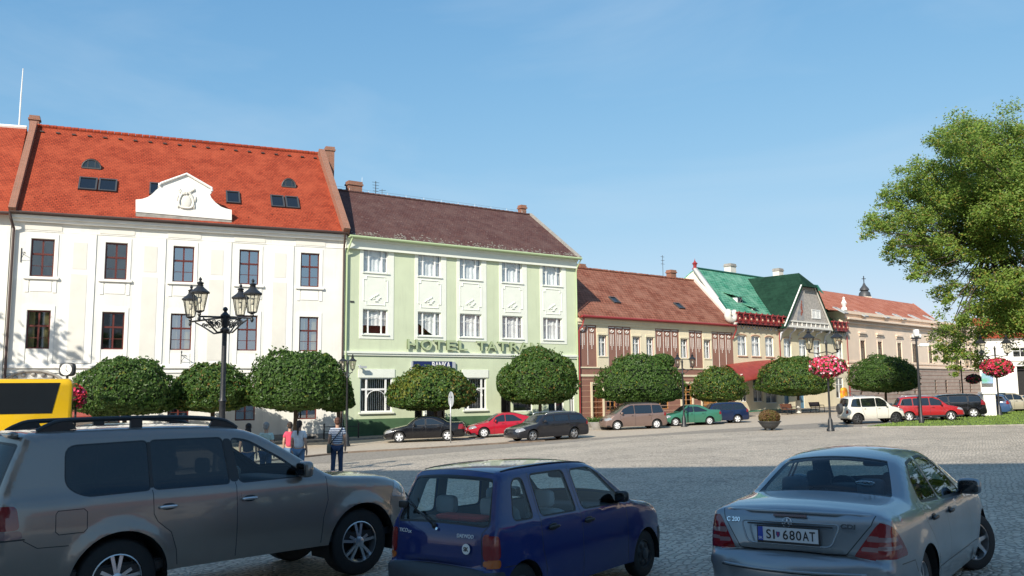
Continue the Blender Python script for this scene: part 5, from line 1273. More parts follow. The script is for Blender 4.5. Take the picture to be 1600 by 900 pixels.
# big locust tree, trunk just beyond the right edge
M['leaf_big'] = leaf_mat('locust_leaves', (0.12, 0.22, 0.035), (0.27, 0.37, 0.07), trans=0.45)
M['leaf_big_y'] = leaf_mat('locust_leaves_yellowing', (0.18, 0.19, 0.03), (0.30, 0.24, 0.05), trans=0.35)
def big_tree():
    Yt = 66.0; b = base_at(1700, Yt); rr = random.Random(21)
    root = thing('locust_tree', 'big tall tree with spreading light green foliage at the right edge', 'tree', b)
    cl = []
    # clumps: photo column, row, radius in metres, depth offset
    edge = [(1500,208,.7),(1535,212,.8),(1475,228,.65),(1490,245,.7),(1450,262,.6),(1430,280,.65),(1455,300,.8),(1410,300,.6),(1395,318,.6),(1378,338,.55),(1368,362,.5),(1400,350,.7),(1425,330,.8),(1395,385,.45),(1402,402,.35),(1440,372,.7),(1436,412,.5),(1432,432,.35),(1450,395,.6),(1470,420,.6),(1470,335,.9),(1490,290,.9),(1520,260,.9),(1560,215,.9),(1590,225,1.0),(1620,210,1.1),(1560,265,1.0),(1600,280,1.1),(1530,310,1.0),(1500,350,.9),(1570,330,1.1),(1610,350,1.2),(1480,380,.7),(1500,440,.55),(1530,400,.7),(1478,458,.5),(1488,475,.35),(1500,500,.6),(1482,522,.55),(1500,545,.6),(1475,560,.4),(1492,575,.3),(1525,515,.7),(1520,562,.45),(1560,505,.7),(1590,520,.7),(1590,480,.7),(1545,470,.6),(1620,500,.8),(1570,440,.6),(1595,400,.7),(1465,545,.35),(1540,440,.7),(1600,455,.8),(1640,470,.9),(1580,385,.9),(1630,420,.9),(1550,360,.9),(1660,520,.9),(1640,550,.7),(1560,455,.7),(1585,435,.8),(1535,425,.6),(1615,440,.8),(1570,485,.6),(1640,440,.8),(1530,485,.55),(1605,490,.7),(1440,350,.6)]
    for (u, v, r) in edge: cl.append((u, v, r*2.45, rr.uniform(-6, 3)))
    for i in range(60):
        u, v = rr.uniform(1440, 1950), rr.uniform(200, 500)
        if u < 1480 and (v < 260 or v > 400): continue
        if ((u-1720)/330)**2+((v-370)/190)**2 > 1: continue
        cl.append((u, v, rr.uniform(1.9, 3.0), rr.uniform(-8, 8)))
    pts = []
    for (u, v, r, dy) in cl:
        p = at_y(u, v, Yt+dy); pts.append((Vector((p.x-b.x, p.y-b.y, p.z-b.z)), r))
    mb = MB()
    for c, r in pts:
        k = int(480*r*r)
        sub = [Vector((rr.gauss(0, r*0.45), rr.gauss(0, r*0.45), rr.gauss(0, r*0.34))) for _ in range(max(4, int(9*r)))]
        for i in range(k):
            s = rr.choice(sub); q = c+s+Vector((rr.gauss(0, r*0.17), rr.gauss(0, r*0.17), rr.gauss(0, r*0.13)))
            y = rr.random() < 0.13
            leafquad(mb, q, Vector((rr.gauss(-0.3, .8), rr.gauss(-0.5, .8), 1)), rr.uniform(0.075, 0.15), rr, 1 if y else 0, asp=1.5)
    mb.build('crown', [M['leaf_big'], M['leaf_big_y']], root, uv=False)
    tk = MB(); H = 8.0
    tk.tube([(0, 0, -0.3), (0, 0, 0.5), (-0.1, 0, 2.5), (-0.2, 0, H)], [0.8, 0.6, 0.5, 0.45], 14)
    forks = []
    for k in range(7):
        a = k*2*math.pi/7+0.4; e = Vector((math.cos(a)*6.5, math.sin(a)*5.0, H+5.5+1.5*(k % 3))); tk.tube([(-0.2, 0, H-0.3), (e.x*0.4, e.y*0.4, H+0.8), tuple(e)], [0.26, 0.2, 0.12], 8); forks.append(e)
    for c, r in pts:
        f = min(forks, key=lambda e: (e-c).length); m_ = f.lerp(c, 0.5)+Vector((rr.uniform(-.3, .3), rr.uniform(-.3, .3), -0.25))
        tk.tube([tuple(f), tuple(m_), tuple(c)], [0.09, 0.055, 0.02], 5)
        for q in range(3): e = c+Vector((rr.gauss(0, r*.5), rr.gauss(0, r*.5), rr.gauss(0, r*.2))); tk.tube([tuple(m_.lerp(c, 0.6)), tuple(e)], [0.025, 0.01], 4)
    tk.build('trunk', M['leafbark'], root, smooth=True)
big_tree()
# tree beyond the left edge: its shade falls on the white wall
def side_tree(b, seed, label):
    rr = random.Random(seed); root = thing('lime_tree', label, 'tree', b)
    mb = MB()
    for i in range(46):
        c = Vector((rr.gauss(0, 2.0), rr.gauss(0, 2.0), rr.uniform(8.5, 15) if seed == 31 else rr.uniform(2.8, 12)))
        for k in range(100): leafquad(mb, c+Vector((rr.gauss(0, .6), rr.gauss(0, .6), rr.gauss(0, .45))), Vector((rr.gauss(0, .6), rr.gauss(0, .6), 1)), 0.32, rr)
    mb.build('crown', M['leaf_big'], root, uv=False)
    tk = MB(); tk.tube([(0, 0, -0.3), (0, 0, 4), (0.2, 0, 11)], [0.4, 0.3, 0.12], 10); tk.build('trunk', M['leafbark'], root, smooth=True)
side_tree(base_at(-700, 33), 31, 'tall tree beyond the left edge shading the white wall')
side_tree(Vector((30, 27, gz(30, 27))), 32, 'leafy tree beyond the right edge, nearest the silver saloon')
side_tree(Vector((36, 36, gz(36, 36))), 33, 'leafy tree beyond the right edge, behind another')

# ================================================================== STREET LAMPS
def lantern(x, y, z, s, parent, hexa=6, name='lantern'):
    """six-sided lantern hanging place: z is the bottom of the cage; s overall scale (cage about 0.75 high)"""
    f = MB()
    rb, rtp, h = 0.15*s, 0.27*s, 0.62*s
    f.lathe([(0.03*s, -0.16*s), (0.07*s, -0.1*s), (0.05*s, -0.05*s), (rb*1.05, 0), (rb*1.05, 0.03*s)], 6, x, y, z)
    for k in range(6):
        a = math.pi/3*k; c, s_ = math.cos(a), math.sin(a)
        f.tube([(x+rb*c, y+rb*s_, z), (x+rtp*c, y+rtp*s_, z+h)], 0.014*s, 4)
    f.lathe([(rtp*1.16, h-0.01), (rtp*1.18, h+0.03*s), (rtp*0.55, h+0.17*s), (rtp*0.36, h+0.23*s), (rtp*0.40, h+0.27*s), (rtp*0.30, h+0.28*s), (rtp*0.46, h+0.34*s), (rtp*0.14, h+0.39*s), (rtp*0.13, h+0.42*s), (rtp*0.22, h+0.46*s), (rtp*0.10, h+0.51*s), (0, h+0.55*s)], 12 if hexa else 8, x, y, z)
    o = f.build(name, M['iron'], parent, uv=False)
    g_ = MB(); g_.lathe([(rb*0.96, 0.03*s), (rtp*0.96, h)], 6, x, y, z); g_.build('lantern_glass', M['lamp_glass'], o, uv=False)
    b_ = MB(); b_.ball(x, y, z+h*0.6, 0.07*s, 0.07*s, 0.12*s, 8, 6); b_.build('bulb', M['white_trim'], o, smooth=True, uv=False)
    return o
# four-armed lamp
def four_lamp():
    Y = 24.0; b = base_at(343.5, Y); root = thing('four_armed_street_lamp', 'black cast-iron lamp with four lanterns on scrolled arms', 'street lamp', b)
    sc = Y/FPX; zt_ = at_y(343, 487, Y).z-b.z; zj = at_y(343, 515, Y).z-b.z
    p = MB(); p.lathe([(0.28, -0.05), (0.28, 0.15), (0.22, 0.25), (0.2, 0.9), (0.13, 1.1), (0.16, 1.2), (0.095, 1.3), (0.085, 2.3), (0.11, 2.35), (0.075, 2.45), (0.065, zj-0.1), (0.12, zj-0.06), (0.13, zj), (0.075, zj+0.06), (0.10, zj+0.15), (0.12, zj+0.3), (0.13, zt_-0.1), (0.05, zt_-0.02), (0.04, zt_), (0.075, zt_+0.06), (0.05, zt_+0.12), (0, zt_+0.14)], 16)
    p.build('post', M['iron'], root, smooth=True, autosmooth=45)
    # lantern bottoms in the photo: (296,497) (314,484) (374,494) (396,488)
    for (u, v, dy) in ((297.5, 495.5, 0.75), (311.5, 486.5, -0.95), (375, 493, 0.95), (394, 488.5, -0.75)):
        q = at_y(u, v, Y+dy); ex, ey, ez = q.x-b.x, dy, q.z-b.z
        a = MB(); L_ = math.hypot(ex, ey); ux, uy = ex/L_, ey/L_
        def P(r, z): return (ux*r, uy*r, z)
        zz = zt_-0.28
        a.tube([P(0.05, zz+0.12), P(L_*0.35, zz+0.10), P(L_*0.7, ez-0.12), P(L_, ez-0.14)], [0.035, 0.03, 0.03, 0.028], 6)
        a.tube([P(0.08, zz-0.30), P(L_*0.3, zz-0.33), P(L_*0.6, zz-0.12), P(L_*0.85, ez-0.17)], [0.03, 0.025, 0.022, 0.02], 6)
        for (cx, rad) in ((0.22, 0.13), (0.42, 0.11), (0.6, 0.075), (0.32, 0.05), (0.52, 0.05)):
            cz = zz-0.10+0.06*(cx-0.2)
            a.tube([P(L_*cx+rad*(1-k/16)*math.cos(k*0.85), cz+rad*(1-k/16)*math.sin(k*0.85)) for k in range(13)], 0.014, 5)
        a.ball(ux*L_, uy*L_, ez-0.2, 0.05, 0.05, 0.07, 8, 6)
        ao = a.build('arm', M['iron'], root, smooth=True)
        lantern(ex, ey, ez, 0.82, root)
four_lamp()
def two_lamp(px, Y, vt, la, lb, vbot, label, flowers=None, group='two-lantern street lamps', s=0.95, depth=0.0):
    """la, lb: lantern centre columns; vbot: row of the lantern bottoms"""
    b = base_at(px, Y); root = thing('street_lamp', label, 'street lamp', b, 0, group); sc = Y/FPX
    zb_ = at_y(px, vbot, Y).z-b.z
    p = MB(); zt_ = zb_+0.25
    p.lathe([(0.22, -0.05), (0.22, 0.1), (0.15, 0.2), (0.13, 0.6), (0.08, 0.7), (0.06, 0.8), (0.055, zb_-0.5), (0.09, zb_-0.45), (0.05, zb_-0.35), (0.06, zt_), (0.08, zt_+0.08), (0.05, zt_+0.2), (0, zt_+0.3)], 10)
    p.build('post', M['iron'], root, smooth=True, autosmooth=45)
    for u in (la, lb):
        ex = (u-px)*sc
        a = MB(); sg = 1 if ex > 0 else -1
        a.tube([(0, 0, zb_-0.12), (ex*0.5, 0, zb_-0.22), (ex, 0, zb_-0.16)], 0.03, 6)
        a.tube([(0, 0, zb_-0.45), (ex*0.35, 0, zb_-0.4), (ex*0.6, 0, zb_-0.22)], 0.02, 5)
        a.build('arm', M['iron'], root, smooth=True); lantern(ex, depth, zb_, s, root, hexa=6)
    return b
two_lamp(541, 46.5, 560, 534, 549, 577, 'lamp at the corner between white hall and green hotel', s=0.72)
two_lamp(1069, 57, 560, 1062, 1085, 573, 'lamp rising above the green saloon car', s=0.8)
b1 = two_lamp(1298, 47.7, 520, 1271, 1315, 546, 'tall lamp carrying the big pink flower ball', s=1.05)
b2 = two_lamp(1562, 60, 530, 1541, 1581, 552, 'lamp before the white corner building, in front of the tree', s=1.15)
two_lamp(1506, 75, 565, 1499, 1516, 572, 'distant lamp at the far end of the street', s=0.9)
def flower_ball(b, px, py, rx, rz, label, cols, seed, n=1500):
    Y = b.y; c = at_y(px, py, Y-0.02); rr = random.Random(seed); root = thing('flower_ball', label, 'flower basket', (c.x, c.y, c.z), 0, 'flower balls on lamp posts')
    mb = MB(); mb.ball(0, 0, 0, rx*0.8, rx*0.8, rz*0.8, 12, 8, 0)
    for i in range(n):
        z = rr.uniform(-1, 1); a = rr.uniform(0, 2*math.pi); q = math.sqrt(1-z*z); dv = Vector((q*math.cos(a), q*math.sin(a), z)); k = rr.uniform(0.82, 1.06)+0.2*mnoise.noise(dv*2.2+Vector((seed*5.0, 0, 0)))
        leafquad(mb, Vector((dv.x*rx*k, dv.y*rx*k, dv.z*rz*k)), dv+Vector((rr.gauss(0, .5), rr.gauss(0, .5), rr.gauss(0, .3))), 0.11, rr, 0)
    mb.build('foliage', M['leaf_g'], root, uv=False)
    mb = MB()
    for i in range(int(n*0.8)):
        z = rr.uniform(-1, 1); a = rr.uniform(0, 2*math.pi); q = math.sqrt(1-z*z); dv = Vector((q*math.cos(a), q*math.sin(a), z)); k = rr.uniform(0.98, 1.1)+0.2*mnoise.noise(dv*2.2+Vector((seed*5.0, 0, 0)))
        if mnoise.noise(dv*6+Vector((0, seed*3.0, 0))) > 0.25: continue
        pc = Vector((dv.x*rx*k, dv.y*rx*k, dv.z*rz*k)); mi = rr.randrange(len(cols))
        nn = (dv+Vector((rr.gauss(0, .4), rr.gauss(0, .4), rr.gauss(0, .4)))).normalized(); a_ = nn.orthogonal().normalized(); b_ = nn.cross(a_); r = rr.uniform(0.05, 0.085)
        vs = [pc-nn*0.02]+[pc+(a_*math.cos(t*math.pi/3)+b_*math.sin(t*math.pi/3))*r for t in range(6)]
        mb.add(vs, [(0, t+1, (t+1) % 6+1) for t in range(6)], mi)
    mb.build('blossom', cols, root, uv=False)
pk = mat('pink_petals', (0.62, 0.06, 0.16), 0.7); wh = mat('white_pink_petals', (0.75, 0.50, 0.55), 0.7); rdm = mat('red_petals', (0.45, 0.015, 0.04), 0.7); pur = mat('purple_petals', (0.06, 0.012, 0.045), 0.7)
flower_ball(b1, 1293, 573, 0.93, 0.56, 'big ball of pink and white petunias on the tall lamp', [pk, rdm, wh, pk], 1)
flower_ball(b2, 1558, 574, 0.95, 0.62, 'red flower ball on the lamp before the white corner building', [rdm, rdm, pk], 2)
bb = base_at(1520, 78); flower_ball(bb, 1521, 592, 0.6, 0.42, 'dark purple flower ball far down the street', [pur, pur, rdm], 3, n=500)
bb = base_at(112, 38); flower_ball(bb, 113, 620, 0.55, 0.52, 'red flower ball beside the yellow bus', [rdm, pk, rdm], 4, n=700)
q = MB(); q.tube([(bb.x, bb.y+0.1, bb.z), (bb.x, bb.y+0.1, at_y(112, 606, 38).z)], 0.05, 8); q.tube([(bb.x, bb.y+0.1, at_y(112, 608, 38).z), (bb.x, bb.y-0.1, at_y(112, 612, 38).z)], 0.03, 6)
tag(q.build('flower_post', M['iron'], None), 'thin black post holding the flower ball beside the bus', 'post')
# floodlight pole
def flood():
    Y = 52.5; b = base_at(1440, Y); root = thing('floodlight_pole', 'dark pole with white floodlights at the lawn tip', 'floodlight pole', b); z = at_y(1432, 528, Y).z-b.z
    p = MB(); p.lathe([(0.16, -0.05), (0.15, 0.35), (0.09, 0.45), (0.075, 2), (0.06, z)], 10); p.build('pole', M['iron'], root, smooth=True, autosmooth=40)
    f = MB(); f.rbox(-0.02, -0.1, z+0.3, 0.14, 0.18, 0.22); f.build('floodlight', M['white_trim'], root, smooth=True)
    f = MB(); f.rbox(0.1, 0.15, z+0.12, 0.28, 0.15, 0.12); f.build('floodlight', M['white_trim'], root, smooth=True)
    f = MB(); f.rbox(0.42, -0.1, z-0.45, 0.30, 0.12, 0.10); f.tube([(0, 0, z-0.5), (0.3, -0.05, z-0.45)], 0.03, 6); f.build('floodlight', M['white_trim'], root, smooth=True)
    f = MB(); f.box(-0.3, 0.3, -0.05, 0.05, z-0.06, z+0.02); f.build('crossbar', M['iron'], root)
flood()
# sign post seen from the side-back
def signpost():
    b = ground(704, 692.5); root = thing('road_sign', 'round road sign seen from behind on a thin grey pole by the black car', 'road sign', b, R_(-28)); Y = b.y
    z = at_y(705, 624, Y).z-b.z; h = at_y(705, 613, Y).z-b.z
    p = MB(); p.tube([(0, 0, -0.1), (0, 0, h)], 0.035, 8); p.build('pole', M['galv'], root, smooth=True)
    d = MB(); d.T = Matrix.Translation((0.0, 0.05, z)) @ Matrix.Rotation(R_(-38), 4, 'Z')
    d.lathe([(0.42, -0.012), (0.43, 0), (0.42, 0.012)], 28, 0, 0, 0, axis='y'); d.build('disc', M['galv_dull'], root)
    d2 = MB(); d2.T = d.T; d2.box(-0.03, 0.03, -0.045, -0.013, -0.22, 0.22); d2.box(-0.2, 0.2, -0.035, -0.013, 0.1, 0.15); d2.build('mounting_bracket', M['iron_grey'], root)
signpost()
# clock on a post
def clock():
    Y = 40; b = base_at(98, Y); c = at_y(98, 577.5, Y); z = c.z-b.z; root = thing('street_clock', 'round white clock in a black rounded frame on a post', 'clock', b)
    p = MB(); p.tube([(0, 0, 0), (0, 0, z-0.3)], 0.06, 8); p.build('post', M['iron'], root)
    f = MB(); f.rbox(0, 0, z, 0.37, 0.14, 0.32, e=0.5, seg=24, rings=16); f.build('case', M['iron'], root, smooth=True)
    d = MB(); d.lathe([(0.27, -0.01), (0.27, 0.01)], 28, 0, -0.145, z, axis='y'); do = d.build('dial', M['white_trim'], root)
    h = MB()
    for ang, l, w_ in ((0.05, 0.2, 0.022), (2.5, 0.15, 0.03)):
        h.tube([(0, -0.165, z), (l*math.sin(ang), -0.165, z+l*math.cos(ang))], w_/2, 4)
    for k in range(12): a = k*math.pi/6; h.tube([(0.22*math.sin(a), -0.16, z+0.22*math.cos(a)), (0.25*math.sin(a), -0.16, z+0.25*math.cos(a))], 0.008, 4)
    h.build('clock_hand', M['black_ink'], do)
clock()
# pavement railing by the hotel corner
def fence_run(pa, pb, label, n, h=0.95):
    a = ground(*pa); b_ = ground(*pb); root = thing('railing', label, 'railing', a, math.atan2(b_.y-a.y, b_.x-a.x)); L_ = math.hypot(b_.x-a.x, b_.y-a.y)
    for k in range(n+1):
        p = MB(); p.lathe([(0.05, -0.1), (0.045, h), (0.06, h+0.02), (0.03, h+0.08), (0, h+0.1)], 8, L_*k/n, 0, 0); p.build('post', M['iron'], root)
    p = MB(); p.tube([(0, 0, h-0.12), (L_, 0, h-0.12)], 0.025, 6); p.tube([(0, 0, 0.15), (L_, 0, 0.15)], 0.02, 6)
    p.tube([(0, 0, h-0.4), (L_, 0, h-0.4)], 0.015, 6); p.build('rail', M['iron'], root)
fence_run((506, 690), (560, 687.5), 'low black railing at the pavement edge below the corner lamp', 2, 1.0)
# flower bowl on the square
def bowl():
    b = ground(1203, 672.5); root = thing('planter_bowl', 'dark footed bowl planter standing alone on the square', 'planter', b); root.scale = (0.9, 0.9, 0.9); r = 0.70
    p = MB(); p.lathe([(0.30, 0.12), (0.45, 0.2), (0.62, 0.42), (0.68, 0.52), (0.74, 0.55), (0.74, 0.60), (0.64, 0.60), (0.6, 0.5)], 20)
    for k in range(4): a = math.pi/4+k*math.pi/2; p.box(0.3*math.cos(a)-0.07, 0.3*math.cos(a)+0.07, 0.3*math.sin(a)-0.07, 0.3*math.sin(a)+0.07, 0, 0.2)
    p.build('bowl', M['iron_grey'], root, smooth=True, autosmooth=35)
    rr = random.Random(8); mb = MB(); m1 = leaf_mat('rusty_bush_leaves', (0.12, 0.065, 0.03), (0.22, 0.13, 0.06)); m2 = leaf_mat('dull_green_bush', (0.08, 0.10, 0.02), (0.16, 0.16, 0.04))
    mb.ball(0, 0, 0.85, 0.52, 0.52, 0.34, 12, 8)
    for i in range(2600):
        z = rr.uniform(-0.7, 1); a = rr.uniform(0, 2*math.pi); q = math.sqrt(1-z*z); k = rr.uniform(0.9, 1.1); leafquad(mb, Vector((q*math.cos(a)*0.62*k, q*math.sin(a)*0.62*k, 0.85+z*0.43*k)), Vector((rr.gauss(0, 1), rr.gauss(0, 1), rr.gauss(0.3, 1))), 0.06, rr, 0 if rr.random() < 0.75 else 1, asp=2)
    mb.build('bush', [m1, m2], root, uv=False)
bowl()
def stone_planter():
    b = ground(934, 671); root = thing('stone_planter', 'low grey concrete planter in front of the brown minivan', 'planter', b, R_(25))
    p = MB(); p.prism([(-0.7, 0.0), (0.5, 0.0), (0.5, 0.15), (0.9, 0.5), (-0.9, 0.5), (-0.7, 0.15)], -0.5, 0.5); p.build('trough', M['kerb_grey'], root, bevel=0.02)
    rr = random.Random(4); mb = MB()
    for i in range(500): leafquad(mb, Vector((rr.uniform(-.7, .7), rr.uniform(-.4, .4), 0.5+abs(rr.gauss(0, .12)))), Vector((rr.gauss(0, 1), rr.gauss(0, 1), 1)), 0.09, rr)
    mb.build('plants', M['leaf_g'], root, uv=False)
stone_planter()
# white stone block on the lawn
b = ground(1545, 650); root = thing('white_pillar', 'white stone block standing at the back of the lawn', 'pillar', b, R_(-15)); Y = b.y; sc = Y/FPX
q = MB(); q.box(-8*sc, 9*sc, -0.45, 0.45, -0.1, 34*sc); q.build('block', M['white_wall'], root, bevel=0.03); q = MB(); q.box(-10*sc, 11*sc, -0.55, 0.55, 34*sc, 37*sc); q.build('cap', M['white_trim'], root, bevel=0.02)
# benches before the gabled house
def bench(px, py, label):
    P = FG.A+FG.n*5.0; t = hit((P.x, P.y), (FG.d.x, FG.d.y), px); b = Vector((t[0], t[1], gz(*t))); root = thing('bench', label, 'bench', b, math.atan2(FG.d.y, FG.d.x), 'park benches')
    q = MB(); q.box(-0.9, 0.9, -0.25, 0.2, 0.42, 0.46); q.build('seat', M['brown_wood'], root); q = MB(); q.slab((-0.9, 0.22, 0.5), (0.9, 0.22, 0.5), (0.9, 0.34, 0.9), (-0.9, 0.34, 0.9), 0.03); q.build('backrest', M['brown_wood'], root)
    for x in (-0.75, 0.75): q = MB(); q.tube([(x, -0.25, 0), (x, -0.22, 0.42), (x, -0.2, 0.62), (x, 0.2, 0.62)], 0.03, 6); q.tube([(x, 0.3, 0), (x, 0.2, 0.42), (x, 0.33, 0.85)], 0.03, 6); q.build('leg', M['iron'], root)
bench(1276, 648, 'bench left of the tall lamp with pink flowers'); bench(1232, 648, 'bench behind the tree with the pale guard')
# ramp railing and coloured stand by the gabled house
x0_, x1_ = 1290, 1322
a = FG.A+FG.d*FG.X(x0_, 630)+FG.n*1.6; root = thing('ramp_railing', 'light handrail of the ramp before the gabled house', 'railing', (a.x, a.y, gz(a.x, a.y)), math.atan2(FG.d.y, FG.d.x)); L_ = FG.X(x1_, 630)-FG.X(x0_, 630)
q = MB(); q.tube([(0, 0, 1.5), (L_*0.4, 0, 1.5), (L_, 0, 1.0)], 0.035, 6); q.tube([(0, 0, 0.9), (L_*0.4, 0, 0.9), (L_, 0, 0.5)], 0.03, 6); q.build('rail', M['galv_dull'], root)
for k in range(4): q = MB(); q.tube([(L_*k/3, 0, 0), (L_*k/3, 0, 1.5 if k < 2 else 1.5-0.5*(k/3-0.4)/0.6)], 0.03, 6); q.build('post', M['galv_dull'], root)
a = FG.A+FG.d*FG.X(1281, 630)+FG.n*2.6; root = thing('shop_stand', 'orange and yellow advertising stand in the shade by the benches', 'sign', (a.x, a.y, gz(a.x, a.y)), math.atan2(FG.d.y, FG.d.x))
q = MB(); q.rbox(0, 0, 1.3, 0.5, 0.25, 0.75, e=0.6); q.build('panel', mat('orange_red_panel', (0.55, 0.10, 0.02), 0.5, col2=(0.70, 0.45, 0.02), scale=2), root, smooth=True)
q = MB(); q.tube([(-0.35, 0, 0), (-0.3, 0, 0.8)], 0.04, 6); q.tube([(0.35, 0, 0), (0.3, 0, 0.8)], 0.04, 6); q.build('leg', M['iron'], root)
# red awning over a doorway of the white hall, half hidden by the bus
x, z = FW.L(122, 643, -0.8); q = MB(); q.slab((x-2.2, -1.6, z-0.25), (x+1.2, -1.6, z-0.25), (x+1.2, 0, z+0.45), (x-2.2, 0, z+0.45), 0.05); q.build('awning', M['red_tin'], FW.root)

# ================================================================== BUS
def bus():
    Y = 27.0; px = 106; b = base_at(px, Y); hd = math.atan2(8, -4.1)     # right rear corner at b, heading away-left
    root = thing('yellow_bus', 'yellow bus seen from behind at the left edge', 'bus', b, hd-math.pi/2)  # local +y forward, corner at x=0
    W_, L_, H = 2.5, 11.0, at_y(60, 592, Y).z-b.z
    yel = paint('yellow_bus_paint', (0.68, 0.42, 0.005), rough=0.4, coat=0.5)
    q = MB(); n = 8
    def ring(y, ins, z0, z1):
        r = 0.14; pts = []
        for (cx, cz, a0) in ((-r-ins, z1-r, 0), (-W_+r+ins, z1-r, 90)):
            for k in range(5): a = R_(a0+90*k/4); pts.append((cx+r*math.cos(a), y, cz+r*math.sin(a)))
        pts += [(-W_+ins, y, z0), (-ins, y, z0)]
        return pts
    rings = [ring(0.0, 0.10, 0.35, H-0.10), ring(0.05, 0.03, 0.3, H-0.03), ring(0.18, 0.0, 0.3, H), ring(L_-0.3, 0.0, 0.3, H), ring(L_, 0.15, 0.35, H-0.15)]
    m_ = len(rings[0]); vs = sum(rings, []); fs = []
    for i in range(len(rings)-1):
        for k in range(m_): fs.append((i*m_+k, i*m_+(k+1) % m_, (i+1)*m_+(k+1) % m_, (i+1)*m_+k))
    fs += [tuple(range(m_-1, -1, -1)), tuple((len(rings)-1)*m_+k for k in range(m_))]
    q.add(vs, fs); q.build('body', yel, root, smooth=True, autosmooth=35)
    z1, z0 = H-0.13, H-1.08
    q = MB(); q.prism([(-W_+0.55, z0), (-0.55, z0), (-0.36, z1), (-W_+0.36, z1)], -0.015, 0.02); q.build('rear_window', M['car_glass_tint'], root)
    q = MB(); q.box(0.0, 0.015, 0.7, L_-1, z0-0.05, z1-0.1); q.box(-W_-0.015, -W_, 0.7, L_-1, z0-0.05, z1-0.1); q.build('side_window', M['car_glass_far'], root)
    for x in (-0.15, -W_+0.15):
        q = MB(); q.box(x-0.09, x+0.09, -0.03, 0.03, 0.9, 1.5); q.build('tail_light', M['tail_red'], root, bevel=0.01)
    for x in (-0.28, -W_+0.02):
        for y in (2.8, 8.5): q = MB(); q.lathe([(0.3, 0), (0.48, 0.0), (0.5, 0.05), (0.5, 0.23), (0.48, 0.28), (0.28, 0.27)], 20, x, y, 0.5, axis='x'); q.build('wheel', M['rubber'], root)
    q = MB(); q.box(-W_+0.1, -0.1, -0.06, 0.1, 0.35, 0.7); q.build('bumper', M['trim_black'], root, bevel=0.02)
bus()

# ================================================================== PEOPLE
def skin(name, pts, edges, m, parent, sub=2):
    """pts: dict name->((x,y,z), rx, ry)"""
    names = list(pts); idx = {k: i for i, k in enumerate(names)}
    me = bpy.data.meshes.new(name); me.from_pydata([pts[k][0] for k in names], [(idx[a], idx[b]) for a, b in edges], []); me.update()
    o = bpy.data.objects.new(name, me); COL.objects.link(o)
    md = o.modifiers.new('skin', 'SKIN'); md.use_smooth_shade = True
    for i, k in enumerate(names):
        sv = me.skin_vertices[0].data[i]; sv.radius = (pts[k][1], pts[k][2]); sv.use_root = (i == 0)
    s = o.modifiers.new('sub', 'SUBSURF'); s.levels = sub; s.render_levels = sub
    dg = bpy.context.evaluated_depsgraph_get(); nm = bpy.data.meshes.new_from_object(o.evaluated_get(dg)); bpy.data.objects.remove(o)
    nm.materials.clear(); nm.materials.append(m); nm.name = name
    for p in nm.polygons: p.use_smooth = True
    o2 = bpy.data.objects.new(name, nm); link(o2, parent); return o2
M['skin'] = mat('skin', (0.50, 0.29, 0.20), 0.55, var=0.08)
def stripe_mat():
    m, nt, b = new_mat('navy_white_striped_cotton'); tc = N(nt, 'ShaderNodeTexCoord'); sp = N(nt, 'ShaderNodeSeparateXYZ'); nt.links.new(tc.outputs['Object'], sp.inputs[0])
    ml = N(nt, 'ShaderNodeMath', operation='MULTIPLY'); ml.inputs[1].default_value = 15.5; nt.links.new(sp.outputs['Z'], ml.inputs[0])
    fr = N(nt, 'ShaderNodeMath', operation='FRACT'); nt.links.new(ml.outputs[0], fr.inputs[0]); gt = N(nt, 'ShaderNodeMath', operation='GREATER_THAN'); gt.inputs[1].default_value = 0.58; nt.links.new(fr.outputs[0], gt.inputs[0])
    mx = N(nt, 'ShaderNodeMix', data_type='RGBA'); mx.inputs[6].default_value = (0.62, 0.66, 0.72, 1); mx.inputs[7].default_value = (0.03, 0.06, 0.15, 1); nt.links.new(gt.outputs[0], mx.inputs[0]); nt.links.new(mx.outputs[2], b.inputs['Base Color']); b.inputs['Roughness'].default_value = 0.9
    return m
def cloth(name, c): return mat(name, c, 0.9, var=0.2, scale=9, bump=0.4, bscale=14)
